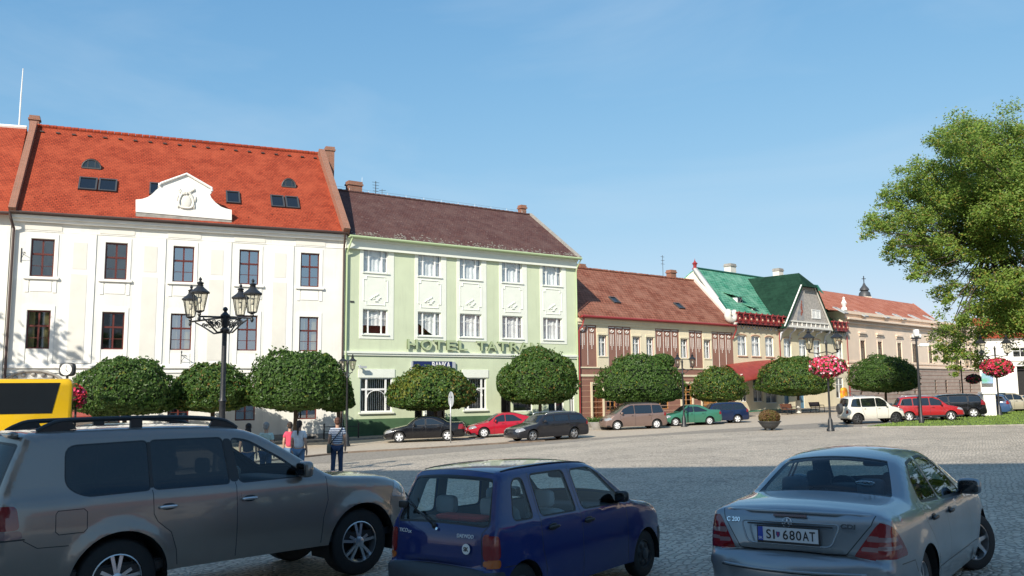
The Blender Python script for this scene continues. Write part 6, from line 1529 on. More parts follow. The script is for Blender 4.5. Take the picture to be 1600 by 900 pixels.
def person(px, Y, h, label, shirt, trousers, hair, hairlen='short', heading=0.0, skirt=False, bag=False, sleeve='short', sw=1.0, stance=0.0, feet=None, headturn=0.0):
    b = ground(*feet) if feet else base_at(px, Y)
    root = thing('person', label, 'person', b, heading); k = h/1.75; w_ = sw
    def S(p): return (p[0]*k, p[1]*k, p[2]*k)
    st = stance
    P = {'pel': ((0, 0, .93), .15*w_, .115), 'spine': ((0, .01, 1.08), .145*w_, .10), 'chest': ((0, .015, 1.27), .165*w_, .115), 'neckb': ((0, 0, 1.43), .085, .075), 'neck': ((0, -.005, 1.50), .055, .055), 'head0': ((0, .015, 1.58), .07, .08), 'head1': ((0, .012, 1.67), .078, .09), 'head2': ((0, 0, 1.73), .05, .06)}
    E = [('pel', 'spine'), ('spine', 'chest'), ('chest', 'neckb'), ('neckb', 'neck'), ('neck', 'head0'), ('head0', 'head1'), ('head1', 'head2')]
    for s, n in ((-1, 'l'), (1, 'r')):
        sx = s
        P['sh'+n] = ((sx*.165*w_, 0, 1.40), .06, .06); P['el'+n] = ((sx*.225*w_, -.02, 1.12), .043, .043); P['wr'+n] = ((sx*.235*w_, .05, .87), .028, .03); P['pm'+n] = ((sx*.235*w_, .07, .80), .022, .042)
        for fi in range(4): P[f'f{fi}'+n] = ((sx*(.235-.012)*w_, .045+fi*.019, .73-(0.01 if fi in (0, 3) else 0)), .0085, .0085); 
        P['th'+n] = ((sx*.20*w_, .105, .77), .010, .010)
        yf = st*s
        P['hip'+n] = ((sx*.09*w_, 0, .86), .095, .10); P['kn'+n] = ((sx*.10*w_, yf*.5+.01, .48), .06, .062); P['an'+n] = ((sx*.11*w_, yf-.02, .09), .04, .045); P['he'+n] = ((sx*.11*w_, yf-.04, .035), .036, .036); P['to'+n] = ((sx*.13*w_, yf+.14, .03), .042, .03)
        E += [('chest', 'sh'+n), ('sh'+n, 'el'+n), ('el'+n, 'wr'+n), ('wr'+n, 'pm'+n), ('pm'+n, 'th'+n), ('pel', 'hip'+n), ('hip'+n, 'kn'+n), ('kn'+n, 'an'+n), ('an'+n, 'he'+n), ('an'+n, 'to'+n)]+[('pm'+n, f'f{fi}'+n) for fi in range(4)]
    PS = {a: (S(v[0]), v[1]*k, v[2]*k) for a, v in P.items()}
    body = skin('body', PS, E, M['skin'], root)
    def sub(keys, edges, grow, mm, nm, over={}):
        q = {}
        for a in keys:
            v = over.get(a, P[a]); q[a] = (S(v[0]), (v[1]+grow)*k, (v[2]+grow)*k)
        return skin(nm, q, edges, mm, root)
    ov = {'pel': ((0, 0, .90), .155*w_, .125)}
    ks = ['pel', 'spine', 'chest', 'neckb']+['sh'+n for n in 'lr']+['sl'+n for n in 'lr']
    for s, n in ((-1, 'l'), (1, 'r')):
        t = 0.62 if sleeve == 'short' else 0.97
        a, c = P['sh'+n][0], (P['el'+n][0] if sleeve == 'short' else P['wr'+n][0]); P['sl'+n] = (tuple(a[i]+(c[i]-a[i])*t for i in range(3)), .05, .055); ov['sl'+n] = P['sl'+n]
    sub(ks, [('pel', 'spine'), ('spine', 'chest'), ('chest', 'neckb')]+[('chest', 'sh'+n) for n in 'lr']+[('sh'+n, 'sl'+n) for n in 'lr'], .018, shirt, 'shirt', ov)
    if not skirt:
        ks = ['pel']+[a+n for a in ('hip', 'kn', 'an') for n in 'lr']; ov = {'an'+n: ((P['an'+n][0][0], P['an'+n][0][1], .075), .05, .055) for n in 'lr'}
        sub(ks, [('pel', 'hip'+n) for n in 'lr']+[('hip'+n, 'kn'+n) for n in 'lr']+[('kn'+n, 'an'+n) for n in 'lr'], .014, trousers, 'trousers', ov)
    else:
        q = MB(); q.lathe([(.16*k, .98*k), (.19*k, .85*k), (.26*k, .5*k)], 16, sy=0.75); q.build('skirt', trousers, root, smooth=True)
    for s, n in ((-1, 'l'), (1, 'r')):
        q = MB(); p = P['an'+n][0]; q.rbox(p[0]*k+s*.01, (p[1]+.055)*k, .04*k, .05*k, .14*k, .042*k, e=0.6); q.build('shoe', M['trim_black'], root, smooth=True)
    hm = mat('hair', hair, 0.7, var=0.3, scale=30, bump=0.6, bscale=50)
    q = MB(); q.ball(0, -.012*k, 1.685*k, .088*k, .098*k, .092*k, 14, 10); q.ball(0, -.04*k, 1.62*k, .078*k, .065*k, .08*k, 12, 8)
    if hairlen == 'pony': q.ball(0, -.11*k, 1.66*k, .035*k, .04*k, .035*k, 8, 6); q.tube([(0, -.12*k, 1.66*k), (0.01*k, -.16*k, 1.58*k), (0.015*k, -.14*k, 1.42*k), (0.01*k, -.13*k, 1.32*k)], [.028*k, .036*k, .028*k, .008*k], 8)
    if hairlen == 'long': q.ball(0, -.055*k, 1.54*k, .092*k, .06*k, .14*k, 12, 8)
    q.build('hair', hm, root, smooth=True)
    # face: eyes, nose, ears, mouth
    fc = MB()
    for s in (-1, 1): fc.ball(s*.032*k, .085*k, 1.655*k, .012*k, .008*k, .007*k, 8, 6)
    fc.build('eyes', M['black_ink'], root, smooth=True)
    fc = MB(); fc.ball(0, .105*k, 1.625*k, .012*k, .018*k, .024*k, 8, 6)
    for s in (-1, 1): fc.ball(s*.085*k, .0, 1.64*k, .010*k, .02*k, .032*k, 8, 6)
    fc.build('nose_and_ears', M['skin'], root, smooth=True)
    fc = MB(); fc.ball(0, .092*k, 1.585*k, .022*k, .006*k, .005*k, 8, 5); fc.build('mouth', M['red_tin'], root, smooth=True)
    if bag:
        q = MB(); q.tube([(.15*k, -.10*k, 1.45*k), (.04*k, -.15*k, 1.28*k), (-.12*k, -.15*k, 1.08*k), (-.23*k, -.08*k, .93*k)], .018*k, 6)
        q.tube([(.15*k, -.10*k, 1.45*k), (.12*k, .06*k, 1.46*k), (0, .15*k, 1.28*k), (-.18*k, .10*k, 1.0*k), (-.23*k, 0.0, .93*k)], .018*k, 6)
        q.build('bag_strap', M['iron_grey'], root, smooth=True)
        q = MB(); q.rbox(-.235*k, -.05*k, .83*k, .06*k, .15*k, .14*k, e=0.35); q.build('shoulder_bag', mat('olive_bag_cloth', (0.12, 0.12, 0.09), 0.9), root, smooth=True)
    return root
denim = cloth('dark_denim', (0.025, 0.05, 0.11)); denim2 = cloth('light_denim', (0.13, 0.22, 0.34))
person(526, 0, 1.76, 'standing person in a navy and white striped top with a shoulder bag, seen from behind', stripe_mat(), denim, (0.09, 0.035, 0.02), bag=True, heading=R_(6), stance=0.06, feet=(526, 744), sw=1.05)
person(466, 25.2, 1.72, 'woman in a white shirt and light jeans with a dark ponytail', cloth('white_cotton', (0.72, 0.73, 0.76)), denim2, (0.05, 0.025, 0.015), 'pony', heading=R_(-8), sw=0.95)
person(451.5, 27.0, 1.66, 'person in a pink-red top mostly hidden behind the woman in white', cloth('pink_red_cotton', (0.60, 0.07, 0.12)), denim2, (0.03, 0.018, 0.012), 'short', heading=R_(5), sw=0.85)
person(414, 24.5, 1.70, 'grey-haired person in a pale mint shirt beyond the large silver car', cloth('pale_mint_cotton', (0.50, 0.62, 0.55)), denim, (0.33, 0.31, 0.29), 'short', heading=R_(-12))
person(386, 24.0, 1.69, 'person with long black hair and dark clothes beyond the large silver car', cloth('navy_black_cotton', (0.02, 0.025, 0.045)), denim, (0.012, 0.01, 0.01), 'long', heading=R_(4))
# ================================================================== CARS
# A car body is two conforming sheets: the sides, a region of the (x,z) side view pushed out to the half width W(x,z),
# and the top/front/rear sheet swept along the side-view outline. Windows, lamps and seams are regions of those sheets.
def smooth_path(pts, step=0.05, closed=False):
    """Catmull-Rom through pts (x, z, r, [sharp])"""
    out = []
    n = len(pts)
    for i in range(n-1):
        p1, p2 = pts[i], pts[i+1]
        p0 = pts[i-1] if i > 0 and not (len(p1) > 3 and p1[3]) else p1
        p3 = pts[i+2] if i+2 < n and not (len(p2) > 3 and p2[3]) else p2
        L_ = math.hypot(p2[0]-p1[0], p2[1]-p1[1]); k = max(2, int(L_/step))
        for j in range(k):
            t = j/k; q = []
            for c in range(3):
                a, b, cc, d = p0[c], p1[c], p2[c], p3[c]
                q.append(0.5*((2*b)+(-a+cc)*t+(2*a-5*b+4*cc-d)*t*t+(-a+3*b-3*cc+d)*t*t*t))
            out.append(q)
    out.append(list(pts[-1][:3]))
    return np.array(out)
def rounded(pts, r=0.04, n=4):
    """round the corners of a closed polygon"""
    out = []; m = len(pts)
    for i in range(m):
        p = Vector(pts[i][:2]); a = Vector(pts[i-1][:2])-p; b = Vector(pts[(i+1) % m][:2])-p
        rr_ = pts[i][2] if len(pts[i]) > 2 else r
        rr_ = min(rr_, a.length*0.45, b.length*0.45)
        if rr_ < 1e-4: out.append(tuple(p)); continue
        A = p+a.normalized()*rr_; B = p+b.normalized()*rr_
        for k in range(n+1):
            t = k/n; out.append(tuple(A*(1-t)**2+p*2*t*(1-t)+B*t*t))
    return out
def subdiv_loop(pts, step):
    out = []; n = len(pts)
    for i in range(n):
        a = Vector(pts[i]); b = Vector(pts[(i+1) % n]); k = max(1, int(math.ceil((b-a).length/step)))
        for j in range(k): out.append(tuple(a.lerp(b, j/k)))
    return out
def subline(s, step):
    out = [Vector(s[0])]
    for a, b in zip(s[:-1], s[1:]):
        a, b = Vector(a), Vector(b); k = max(1, int(math.ceil((b-a).length/step)))
        for j in range(1, k+1): out.append(a.lerp(b, j/k))
    return out
def inside(P, xs, zs):
    c = np.zeros(len(xs), bool); n = len(P)
    for i in range(n):
        x1, y1 = P[i]; x2, y2 = P[i-1]
        if y1 == y2: continue
        k = ((y1 > zs) != (y2 > zs)) & (xs < (x2-x1)*(zs-y1)/(y2-y1)+x1); c ^= k
    return c
def offset_loop(P, d):
    n = len(P); ar = sum(P[i][0]*P[(i+1) % n][1]-P[(i+1) % n][0]*P[i][1] for i in range(n)); s = 1 if ar > 0 else -1; out = []
    for i in range(n):
        a, p, b = Vector(P[i-1]), Vector(P[i]), Vector(P[(i+1) % n]); u = (p-a).normalized() if (p-a).length > 1e-9 else Vector((1, 0)); v = (b-p).normalized() if (b-p).length > 1e-9 else u
        nrm = Vector((u.y+v.y, -u.x-v.x)); nrm = nrm.normalized() if nrm.length > 1e-9 else Vector((u.y, -u.x)); out.append((p.x+nrm.x*s*d, p.y+nrm.y*s*d))
    return out
def seg_dist(px, pz, line):
    d = np.full(len(px), 1e9)
    for a, b in zip(line[:-1], line[1:]):
        ax, az = a[:2]; bx, bz = b[:2]; L2 = (bx-ax)**2+(bz-az)**2
        if L2 < 1e-12: continue
        t = np.clip(((px-ax)*(bx-ax)+(pz-az)*(bz-az))/L2, 0, 1); d = np.minimum(d, np.hypot(px-ax-t*(bx-ax), pz-az-t*(bz-az)))
    return d
def cdt_region(outer, regions, seams, grid, seam_w, extra=()):
    """regions: list of (loop, part). returns 2-D verts, triangles, part name per triangle"""
    V = []; E = []
    def loop(P, closed=True):
        b = len(V); V.extend([tuple(p) for p in P]); n = len(P)
        for i in range(n if closed else n-1): E.append((b+i, b+(i+1) % n))
    loop(outer)
    for P, nm in regions: loop(subdiv_loop(P, grid*1.0))
    for s in seams:
        s = [tuple(p_) for p_ in subline(s, grid*0.8)]
        for sg in (-1, 1):
            q = []
            for i, p in enumerate(s):
                a = Vector(s[max(i-1, 0)]); b = Vector(s[min(i+1, len(s)-1)]); t = (b-a).normalized(); q.append((p[0]-t.y*sg*seam_w/2, p[1]+t.x*sg*seam_w/2))
            loop(q, False)
    for P in extra: loop(P, False)
    ax = np.array(V); x0, z0 = ax.min(0); x1, z1 = ax.max(0)
    gx, gz_ = np.meshgrid(np.arange(x0+grid/2, x1, grid), np.arange(z0+grid/2, z1, grid)); gx = gx.ravel(); gz_ = gz_.ravel()
    ok = inside(outer, gx, gz_)
    for a, b in E:
        p, q = V[a], V[b]; ok &= seg_dist(gx, gz_, [p, q]) > grid*0.35
    V += list(zip(gx[ok].tolist(), gz_[ok].tolist()))
    vv, ee, ff, *_ = delaunay_2d_cdt([Vector(v) for v in V], E, [], 0, 1e-5)
    vv = np.array([(v[0], v[1]) for v in vv]); ff = np.array(ff)
    cx = vv[ff].mean(1)
    keep = inside(outer, cx[:, 0], cx[:, 1]); ff = ff[keep]; cx = cx[keep]
    lab = np.array(['body']*len(ff), dtype=object)
    if seams:
        for s in seams: lab[seg_dist(cx[:, 0], cx[:, 1], s) < seam_w/2*1.02] = 'seam'
    for P, nm in regions:
        i = inside(P, cx[:, 0], cx[:, 1]); lab[i] = nm
    # consistent winding (counter-clockwise)
    a, b, c = vv[ff[:, 0]], vv[ff[:, 1]], vv[ff[:, 2]]; ar = (b[:, 0]-a[:, 0])*(c[:, 1]-a[:, 1])-(b[:, 1]-a[:, 1])*(c[:, 0]-a[:, 0])
    ff[ar < 0] = ff[ar < 0][:, ::-1]
    return vv, ff, lab
def build_car(name, label, cat, S, mats, X, Y, heading, group=None, detail=1.0, loc=None, steer=0.0):
    """S: spec dict. car frame: x forward from the rear bumper, y left, z up"""
    x0r = S['L']
    if loc is None:
        loc = (X, Y, gz(X, Y))
    root = thing(name, label, cat, loc, heading, group)
    # lay the car on the sloping ground
    fwd = Vector((math.cos(heading), math.sin(heading))); lf = Vector((-fwd.y, fwd.x))
    pitch = (gz(loc[0]+fwd.x*S['L'], loc[1]+fwd.y*S['L'])-gz(loc[0], loc[1]))/S['L']; roll_ = (gz(loc[0]+lf.x, loc[1]+lf.y)-gz(loc[0]-lf.x, loc[1]-lf.y))/2
    root.rotation_euler = (math.atan(roll_), -math.atan(pitch), heading)
    step = 0.05/detail; grid = 0.075/detail
    T = smooth_path(S['top'], step)
    tx, tz, tr_ = T[:, 0], T[:, 1], T[:, 2]
    sarc = np.concatenate([[0], np.cumsum(np.hypot(np.diff(tx), np.diff(tz)))])
    Wm = S['W']/2; belt = S['belt']; tum = S['tum']; L_ = S['L']; zs = S['sill']
    def Wb(x, z):
        x = np.asarray(x, float); z = np.asarray(z, float)
        bl = belt[0]+(belt[1]-belt[0])*x/L_
        w_ = np.full(x.shape, Wm)
        xf, kf, xr, kr = S['taper']
        w_ = w_-kf*np.clip((x-xf)/(L_-xf), 0, 1)**2-kr*np.clip((xr-x)/xr, 0, 1)**2
        zm = S.get('zm', 0.62)
        w_ = w_-S.get('belly', 0.05)*np.clip((z-zm)/(bl-zm), 0, 1)**2-S.get('under', 0.07)*np.clip((zm-z)/(zm-zs), 0, 1)**2
        over = np.clip(z-bl, 0, None); w_ = w_-tum*over-S.get('shoulder', 0.03)*np.clip(over/0.05, 0, 1)
        # side crease
        for cz_, ch_, cw_ in S.get('creases', ()): w_ = w_+ch_*np.exp(-((z-cz_)/cw_)**2)
        # wheel-arch flare
        for hx in (S['rear'], S['front']):
            d = np.hypot(x-hx, z-S['hub']); w_ = w_+S.get('flare', 0.02)*np.exp(-((d-S['arch']-0.02)/0.06)**2)
        return w_
    def side_y(x, z):
        x = np.asarray(x, float); z = np.asarray(z, float); d = np.full(x.shape, 1e9); r = np.zeros(x.shape)
        for i in range(len(T)-1):
            ax, az, bx, bz = tx[i], tz[i], tx[i+1], tz[i+1]; L2 = (bx-ax)**2+(bz-az)**2
            if L2 < 1e-12: continue
            t = np.clip(((x-ax)*(bx-ax)+(z-az)*(bz-az))/L2, 0, 1); dd = np.hypot(x-ax-t*(bx-ax), z-az-t*(bz-az)); m_ = dd < d
            d[m_] = dd[m_]; r[m_] = (tr_[i]+(tr_[i+1]-tr_[i])*t)[m_]
        u = np.clip(d/np.maximum(r, 1e-4), 0, 1)
        return Wb(x, z)-r*(1-np.sqrt(np.clip(1-(1-u)**2, 0, 1)))
    # ---- side sheet
    outer = [(a, b) for a, b in zip(tx, tz)]
    bot = []
    xe, xs_ = tx[-1], tx[0]
    x_cur = xe
    for hx in (S['front'], S['rear']):
        h = S['hub']; R = S['arch']; dx = math.sqrt(max(R*R-(h-zs)**2, 0.001))
        k = max(2, int(abs(x_cur-(hx+dx))/0.1)); z_from = tz[-1] if x_cur == xe else zs
        for j in range(1, k): bot.append((x_cur+(hx+dx-x_cur)*j/k, z_from+(zs-z_from)*min(1, j/k*2)))
        a0 = math.asin(min(1, (h-zs)/R)); n = int(22*detail)
        for j in range(n+1):
            a = -a0+(math.pi+2*a0)*j/n; bot.append((hx+R*math.cos(a), h+R*math.sin(a)*S.get('archsq', 1.0) if math.sin(a) > 0 else h+R*math.sin(a)))
        x_cur = hx-dx
    k = max(2, int(abs(x_cur-xs_)/0.1))
    for j in range(1, k): bot.append((x_cur+(xs_-x_cur)*j/k, zs+(tz[0]-zs)*max(0, 2*j/k-1)))
    outer_side = outer+bot
    # extra constraint lines hugging the outline so the rounded edge is well sampled
    regions = []
    for nm, P in S.get('side', ()):
        P2 = rounded(P, 0.05)
        if nm.startswith('glass'):
            regions.append((offset_loop(P2, S.get('rub', 0.022)), 'rubber'))
        regions.append((P2, nm))
    for nm, P in S.get('side_raw', ()): regions.append((P, nm))
    seams = [subdiv_loop(s, 0.08)[:-1] if False else s for s in S.get('seams', ())]
    extra = []
    nrm = []
    for i in range(len(T)):
        a = np.array([tx[max(i-1, 0)], tz[max(i-1, 0)]]); b = np.array([tx[min(i+1, len(T)-1)], tz[min(i+1, len(T)-1)]]); t = (b-a)/max(np.linalg.norm(b-a), 1e-9); nrm.append((-t[1], t[0]))
    nrm = np.array(nrm)  # outline runs rear-bottom -> over the roof -> front-bottom, so the outward normal is to the left
    for kf in (0.12, 0.35, 0.7):
        ln = [(tx[i]-nrm[i, 0]*tr_[i]*kf, tz[i]-nrm[i, 1]*tr_[i]*kf) for i in range(1, len(T)-1, 1)]
        pts_ = np.array(ln); ok = inside(outer_side, pts_[:, 0], pts_[:, 1]); dd = seg_dist(pts_[:, 0], pts_[:, 1], list(zip(tx, tz))); ok &= dd > 0.6*kf*tr_[1:-1]
        extra += [[p] for p, o_ in zip(ln, ok) if o_]
    vv, ff, lab = cdt_region(outer_side, regions, seams, grid, S.get('seamw', 0.008), extra)
    yv = side_y(vv[:, 0], vv[:, 1])
    PV = []; PF = []; PL = []
    nS = len(vv)
    PV += [(x, -y, z) for (x, z), y in zip(vv, yv)]; PF += [tuple(f) for f in ff]; PL += list(lab)       # right side, facing -y
    PV += [(x, y, z) for (x, z), y in zip(vv, yv)]; PF += [tuple(nS+i for i in f[::-1]) for f in ff]; PL += list(lab)
    SIDE = ['R']*len(ff)+['L']*len(ff)
    # ---- top sheet, parameter (s, y)
    y0 = Wb(tx, tz)-tr_
    cr_ = S.get('crown', 0.03)
    out2 = [(sarc[i], -y0[i]) for i in range(len(T))]+[(sarc[i], y0[i]) for i in range(len(T)-1, -1, -1)]
    # split the short ends
    def s_of(x, z):
        i = int(np.argmin((tx-x)**2+(tz-z)**2)); return sarc[i]
    e0 = [(sarc[0], y0[0]*(1-2*k/8)) for k in range(1, 8)]; e1 = [(sarc[-1], -y0[-1]*(1-2*k/8)) for k in range(1, 8)]
    out2 = [(sarc[i], -y0[i]) for i in range(len(T))]+e1+[(sarc[i], y0[i]) for i in range(len(T)-1, -1, -1)]+e0
    reg2 = []
    for nm, P in S.get('topr', ()):   # P: list of (x,z,y) on the outline
        for sg in ((1, -1) if nm.endswith('*') else (1,)):
            Q = rounded([(s_of(p[0], p[1]), p[2]*sg, *(p[3:4])) for p in P], 0.05)
            n2 = nm.rstrip('*')
            if n2.startswith('glass'): reg2.append((offset_loop(Q, S.get('rub2', 0.03)), 'rubber'))
            reg2.append((Q, n2))
    seams2 = []
    for P in S.get('topseams', ()):
        seams2.append([(s_of(p[0], p[1]), p[2]) for p in P]); seams2.append([(s_of(p[0], p[1]), -p[2]) for p in P]) if any(abs(p[2]) > 1e-6 for p in P) and not (P[0][2]*P[-1][2] < 0) else None
    vv2, ff2, lab2 = cdt_region(out2, reg2, seams2, grid, S.get('seamw', 0.008))
    s_, yy = vv2[:, 0], vv2[:, 1]
    xx = np.interp(s_, sarc, tx); zz = np.interp(s_, sarc, tz); nx = np.interp(s_, sarc, nrm[:, 0]); nz = np.interp(s_, sarc, nrm[:, 1]); w0 = np.interp(s_, sarc, y0)
    # crown: bulge outward; at nose and tail the bulge is the plan curvature
    cb = cr_+S.get('bow', 0.06)*np.abs(nx)**2
    cb = cb*np.clip(np.minimum(s_, sarc[-1]-s_)/0.15, 0.2, 1)
    bul = cb*(1-(yy/np.maximum(w0, 1e-3))**2)
    b0 = len(PV)
    PV += [(x+a*q, y, z+c*q) for x, y, z, a, c, q in zip(xx, yy, zz, nx, nz, bul)]
    PF += [tuple(b0+i for i in f) for f in ff2]; PL += list(lab2)
    SIDE += ['R' if vv2[f].mean(0)[1] < 0 else 'L' for f in ff2]
    # orientation of the top sheet: (s,y) ccw -> s forward, y left gives normal up
    V_ = np.array(PV); F_ = np.array(PF); PL = np.array(PL, dtype=object); SIDE = np.array(SIDE)
    # weld by position for smooth shading normals
    key = {}; weld = np.zeros(len(V_), int)
    for i, v in enumerate(np.round(V_/0.002).astype(int)):
        weld[i] = key.setdefault(tuple(v), i)
    fn = np.cross(V_[F_[:, 1]]-V_[F_[:, 0]], V_[F_[:, 2]]-V_[F_[:, 0]])
    vn = np.zeros_like(V_)
    for k in range(3): np.add.at(vn, weld[F_[:, k]], fn)
    vn = vn[weld]; vn /= np.maximum(np.linalg.norm(vn, axis=1), 1e-9)[:, None]
    parts = {}
    def emit(nm, mask, m, parent, off=0.0, flip=False, vsel=None):
        f = F_[mask]
        if len(f) == 0: return None
        used, inv = np.unique(f, return_inverse=True); f2 = inv.reshape(f.shape)
        if flip: f2 = f2[:, ::-1]
        me = bpy.data.meshes.new(nm); me.from_pydata((V_[used]+vn[used]*off).tolist(), [], f2.tolist()); me.update()
        me.polygons.foreach_set('use_smooth', [True]*len(me.polygons)); me.materials.append(m)
        if not flip: me.normals_split_custom_set_from_vertices([tuple(n) for n in vn[used]])
        o = bpy.data.objects.new(nm, me); link(o, parent); return o
    bm_ = mats['paint']
    mb_ = (PL == 'body') | (PL == 'seam') | (PL == 'rubber')
    body = emit('body', mb_, bm_, root)
    body.data.materials.append(M['trim_black']); body.data.polygons.foreach_set('material_index', (PL[mb_] != 'body').astype(int).tolist())
    emit('inner_lining', (PL == 'body') | (PL == 'rubber') | (PL == 'seam') | (PL == 'cladding'), mats.get('lining', M['interior']), body, -0.035, flip=True)
    PM = {'glass': ('window', mats.get('glass', M['car_glass_far'])), 'glassd': ('window', mats.get('glassd', M['car_glass_tint'])), 'glassw': ('windscreen', mats.get('glassw', mats.get('glass', M['car_glass_far']))), 'glassr': ('rear_window', mats.get('glassr', mats.get('glass', M['car_glass_far']))),
          'cladding': ('bumper', mats.get('cladding', M['grey_plastic'])), 'black': ('trim', M['trim_black']), 'blackb': ('window_pillar', M['trim_black']), 'blackc': ('window_pillar', M['trim_black']), 'tail': ('tail_light', M['tail_red']), 'tailc': ('reversing_lens', M['tail_dark']), 'tailo': ('indicator_lens', M['tail_orange']), 'head': ('headlight', M['lens_clear']), 'grille': ('grille', M['trim_black']), 'chrome': ('chrome_strip', M['chrome']), 'flap': ('fuel_flap', bm_), 'silver': ('trim_strip', M['alloy'])}
    for nm in sorted(set(PL.tolist())-{'body', 'seam', 'rubber'}):
        pn, pmx = PM[nm]
        if nm == 'cladding':
            cxm = V_[F_].mean(1)[:, 0]
            emit('bumper', (PL == nm) & (cxm < L_/2), pmx, root, 0.002); emit('bumper', (PL == nm) & (cxm >= L_/2), pmx, root, 0.002)
        elif nm in ('tail', 'tailc', 'tailo', 'head', 'glass', 'glassd', 'black', 'blackb', 'blackc'):
            for sd_ in 'RL': emit(pn, (PL == nm) & (SIDE == sd_), pmx, root, 0.002 if nm not in ('glass', 'glassd') else -0.003)
        else: emit(pn, PL == nm, pmx, root, 0.002 if not nm.startswith('glass') else -0.003)
    # ---- underside and wheel wells
    q = MB(); wI = Wm-0.10; q.box(0.15, L_-0.15, -wI, wI, zs+0.02, zs+0.10); q.build('underbody', M['trim_black'], body)
    for hx in (S['rear'], S['front']):
        for sg in (-1, 1):
            q = MB(); n = 14; R = S['arch']; vs = []; fs = []
            ya = float(Wb(np.array([hx]), np.array([S['hub']+R*0.8]))[0])-0.01
            for j in range(n+1):
                a = -0.3+(math.pi+0.6)*j/n; vs += [(hx+R*math.cos(a), sg*ya, S['hub']+R*math.sin(a)), (hx+R*math.cos(a), sg*(ya-0.42), S['hub']+R*math.sin(a))]
            for j in range(n): fs.append((2*j, 2*j+2, 2*j+3, 2*j+1))
            fs.append(tuple(range(1, 2*n+2, 2))); q.add(vs, fs); q.build('wheel_well', M['dark'], body)
    # ---- wheels
    wr, ww_ = S['hub'], S.get('tw', 0.21)
    for hx, isf in ((S['rear'], 0), (S['front'], 1)):
        for sg in (-1, 1):
            e = thing.__globals__['bpy'].data.objects.new('wheel', None); e.empty_display_size = 0.1; link(e, root)
            yo = float(Wb(np.array([hx]), np.array([S['hub']]))[0])-S.get('inset', 0.03)
            e.location = (hx, sg*(yo-ww_/2), wr); e.rotation_euler = (0, 0, (0 if sg < 0 else math.pi)+(steer if isf else 0))
            # outer face looks along local -y
            q = MB(); rr0 = S['rim']; h2 = ww_/2
            q.lathe([(rr0*0.99, -h2*0.8), (rr0, h2*0.9), (wr*0.93, h2), (wr*0.985, h2*0.85), (wr, h2*0.6), (wr, -h2*0.6), (wr*0.985, -h2*0.85), (wr*0.93, -h2), (rr0*1.02, -h2*0.97), (rr0*0.99, -h2*0.8)], 36 if detail >= 1 else 24, axis='y', cap=False)
            # lathe axis y: h -> y
            q.build('tyre', M['rubber'], e, smooth=True, uv=False, autosmooth=50)
            rm = mats.get('rim', M['alloy']); q = MB(); st = S.get('spoke', 'six')
            q.lathe([(rr0*1.0, -h2*0.93), (rr0*0.955, -h2*0.96), (rr0*0.93, -h2*0.72), (rr0*0.90, h2*0.3)], 30, axis='y', cap=False)
            f0 = -h2*0.72
            def spoke(a0, wi, wo, th=0.03, r0=0.16, r1=0.96, dish=0.0):
                ca, sa = math.cos(a0), math.sin(a0); vs = []
                for (r, w2, yf) in ((r0*rr0, wi, f0-0.02-dish), (r1*rr0*0.6, (wi+wo)/2, f0-0.012-dish*0.6), (r1*rr0, wo, f0)):
                    for s2, y2 in ((-1, yf), (1, yf), (1, yf+th), (-1, yf+th)): vs.append((r*ca-s2*w2*sa, y2, r*sa+s2*w2*ca))
                fs = []
                for b_ in (0, 4): fs += [(b_, b_+1, b_+5, b_+4), (b_+1, b_+2, b_+6, b_+5), (b_+2, b_+3, b_+7, b_+6), (b_+3, b_, b_+4, b_+7)]
                fs += [(3, 2, 1, 0), (8, 9, 10, 11)]; q.add(vs, fs)
            if st == 'twin5':
                for k in range(5):
                    a = 2*math.pi*k/5+0.3; spoke(a-0.20, 0.016, 0.018, r0=0.12); spoke(a+0.20, 0.016, 0.018, r0=0.12)
            elif st == 'seven':
                for k in range(7): spoke(2*math.pi*k/7+0.2, 0.026, 0.017)
            elif st == 'five':
                for k in range(5): spoke(2*math.pi*k/5+0.3, 0.045, 0.055)
            elif st == 'cap':
                q.lathe([(rr0*0.93, f0+0.01), (rr0*0.7, f0-0.012), (rr0*0.3, f0-0.016), (rr0*0.25, f0-0.03), (0, f0-0.034)], 30, axis='y')
            else:
                for k in range(6): spoke(2*math.pi*k/6+0.2, 0.04, 0.05)
            q.lathe([(0.065, f0+0.02), (0.06, f0-0.035), (0.03, f0-0.045), (0, f0-0.045)], 14, axis='y')
            o = q.build('rim', rm, e, smooth=True, uv=False, autosmooth=35)
            if st == 'cap':
                q = MB()
                for k in range(6 if S.get('capn') is None else S['capn']):
                    a = 2*math.pi*k/(S.get('capn') or 6); q.ball(rr0*0.62*math.cos(a), f0-0.013, rr0*0.62*math.sin(a), 0.035, 0.008, 0.035, 8, 5)
                q.build('rim_opening', M['trim_black'], e, uv=False)
            q = MB(); q.lathe([(0, f0+0.06), (rr0*0.86, f0+0.06)], 24, axis='y'); q.build('brake_backing', M['dark'], e, uv=False)
    # ---- mirrors, handles
    if 'mirror' in S:
        mx_, mz = S['mirror'][:2]; ms = S['mirror'][2] if len(S['mirror']) > 2 else 1.0
        for sg in (-1, 1):
            yb = float(side_y(np.array([mx_]), np.array([mz]))[0]); q = MB(); q.rbox(mx_-0.02, sg*(yb+0.13*ms), mz+0.04, 0.055*ms, 0.115*ms, 0.085*ms, e=0.55); q.tube([(mx_+0.03, sg*(yb-0.02), mz-0.02), (mx_, sg*(yb+0.08), mz+0.0)], 0.022, 6)
            o = q.build('mirror', mats.get('mirror', bm_), root, smooth=True)
            q = MB(); q.rbox(mx_-0.075*ms, sg*(yb+0.13*ms), mz+0.04, 0.008, 0.095*ms, 0.068*ms, e=0.5); q.build('mirror_glass', M['car_glass_far'], o, smooth=True)
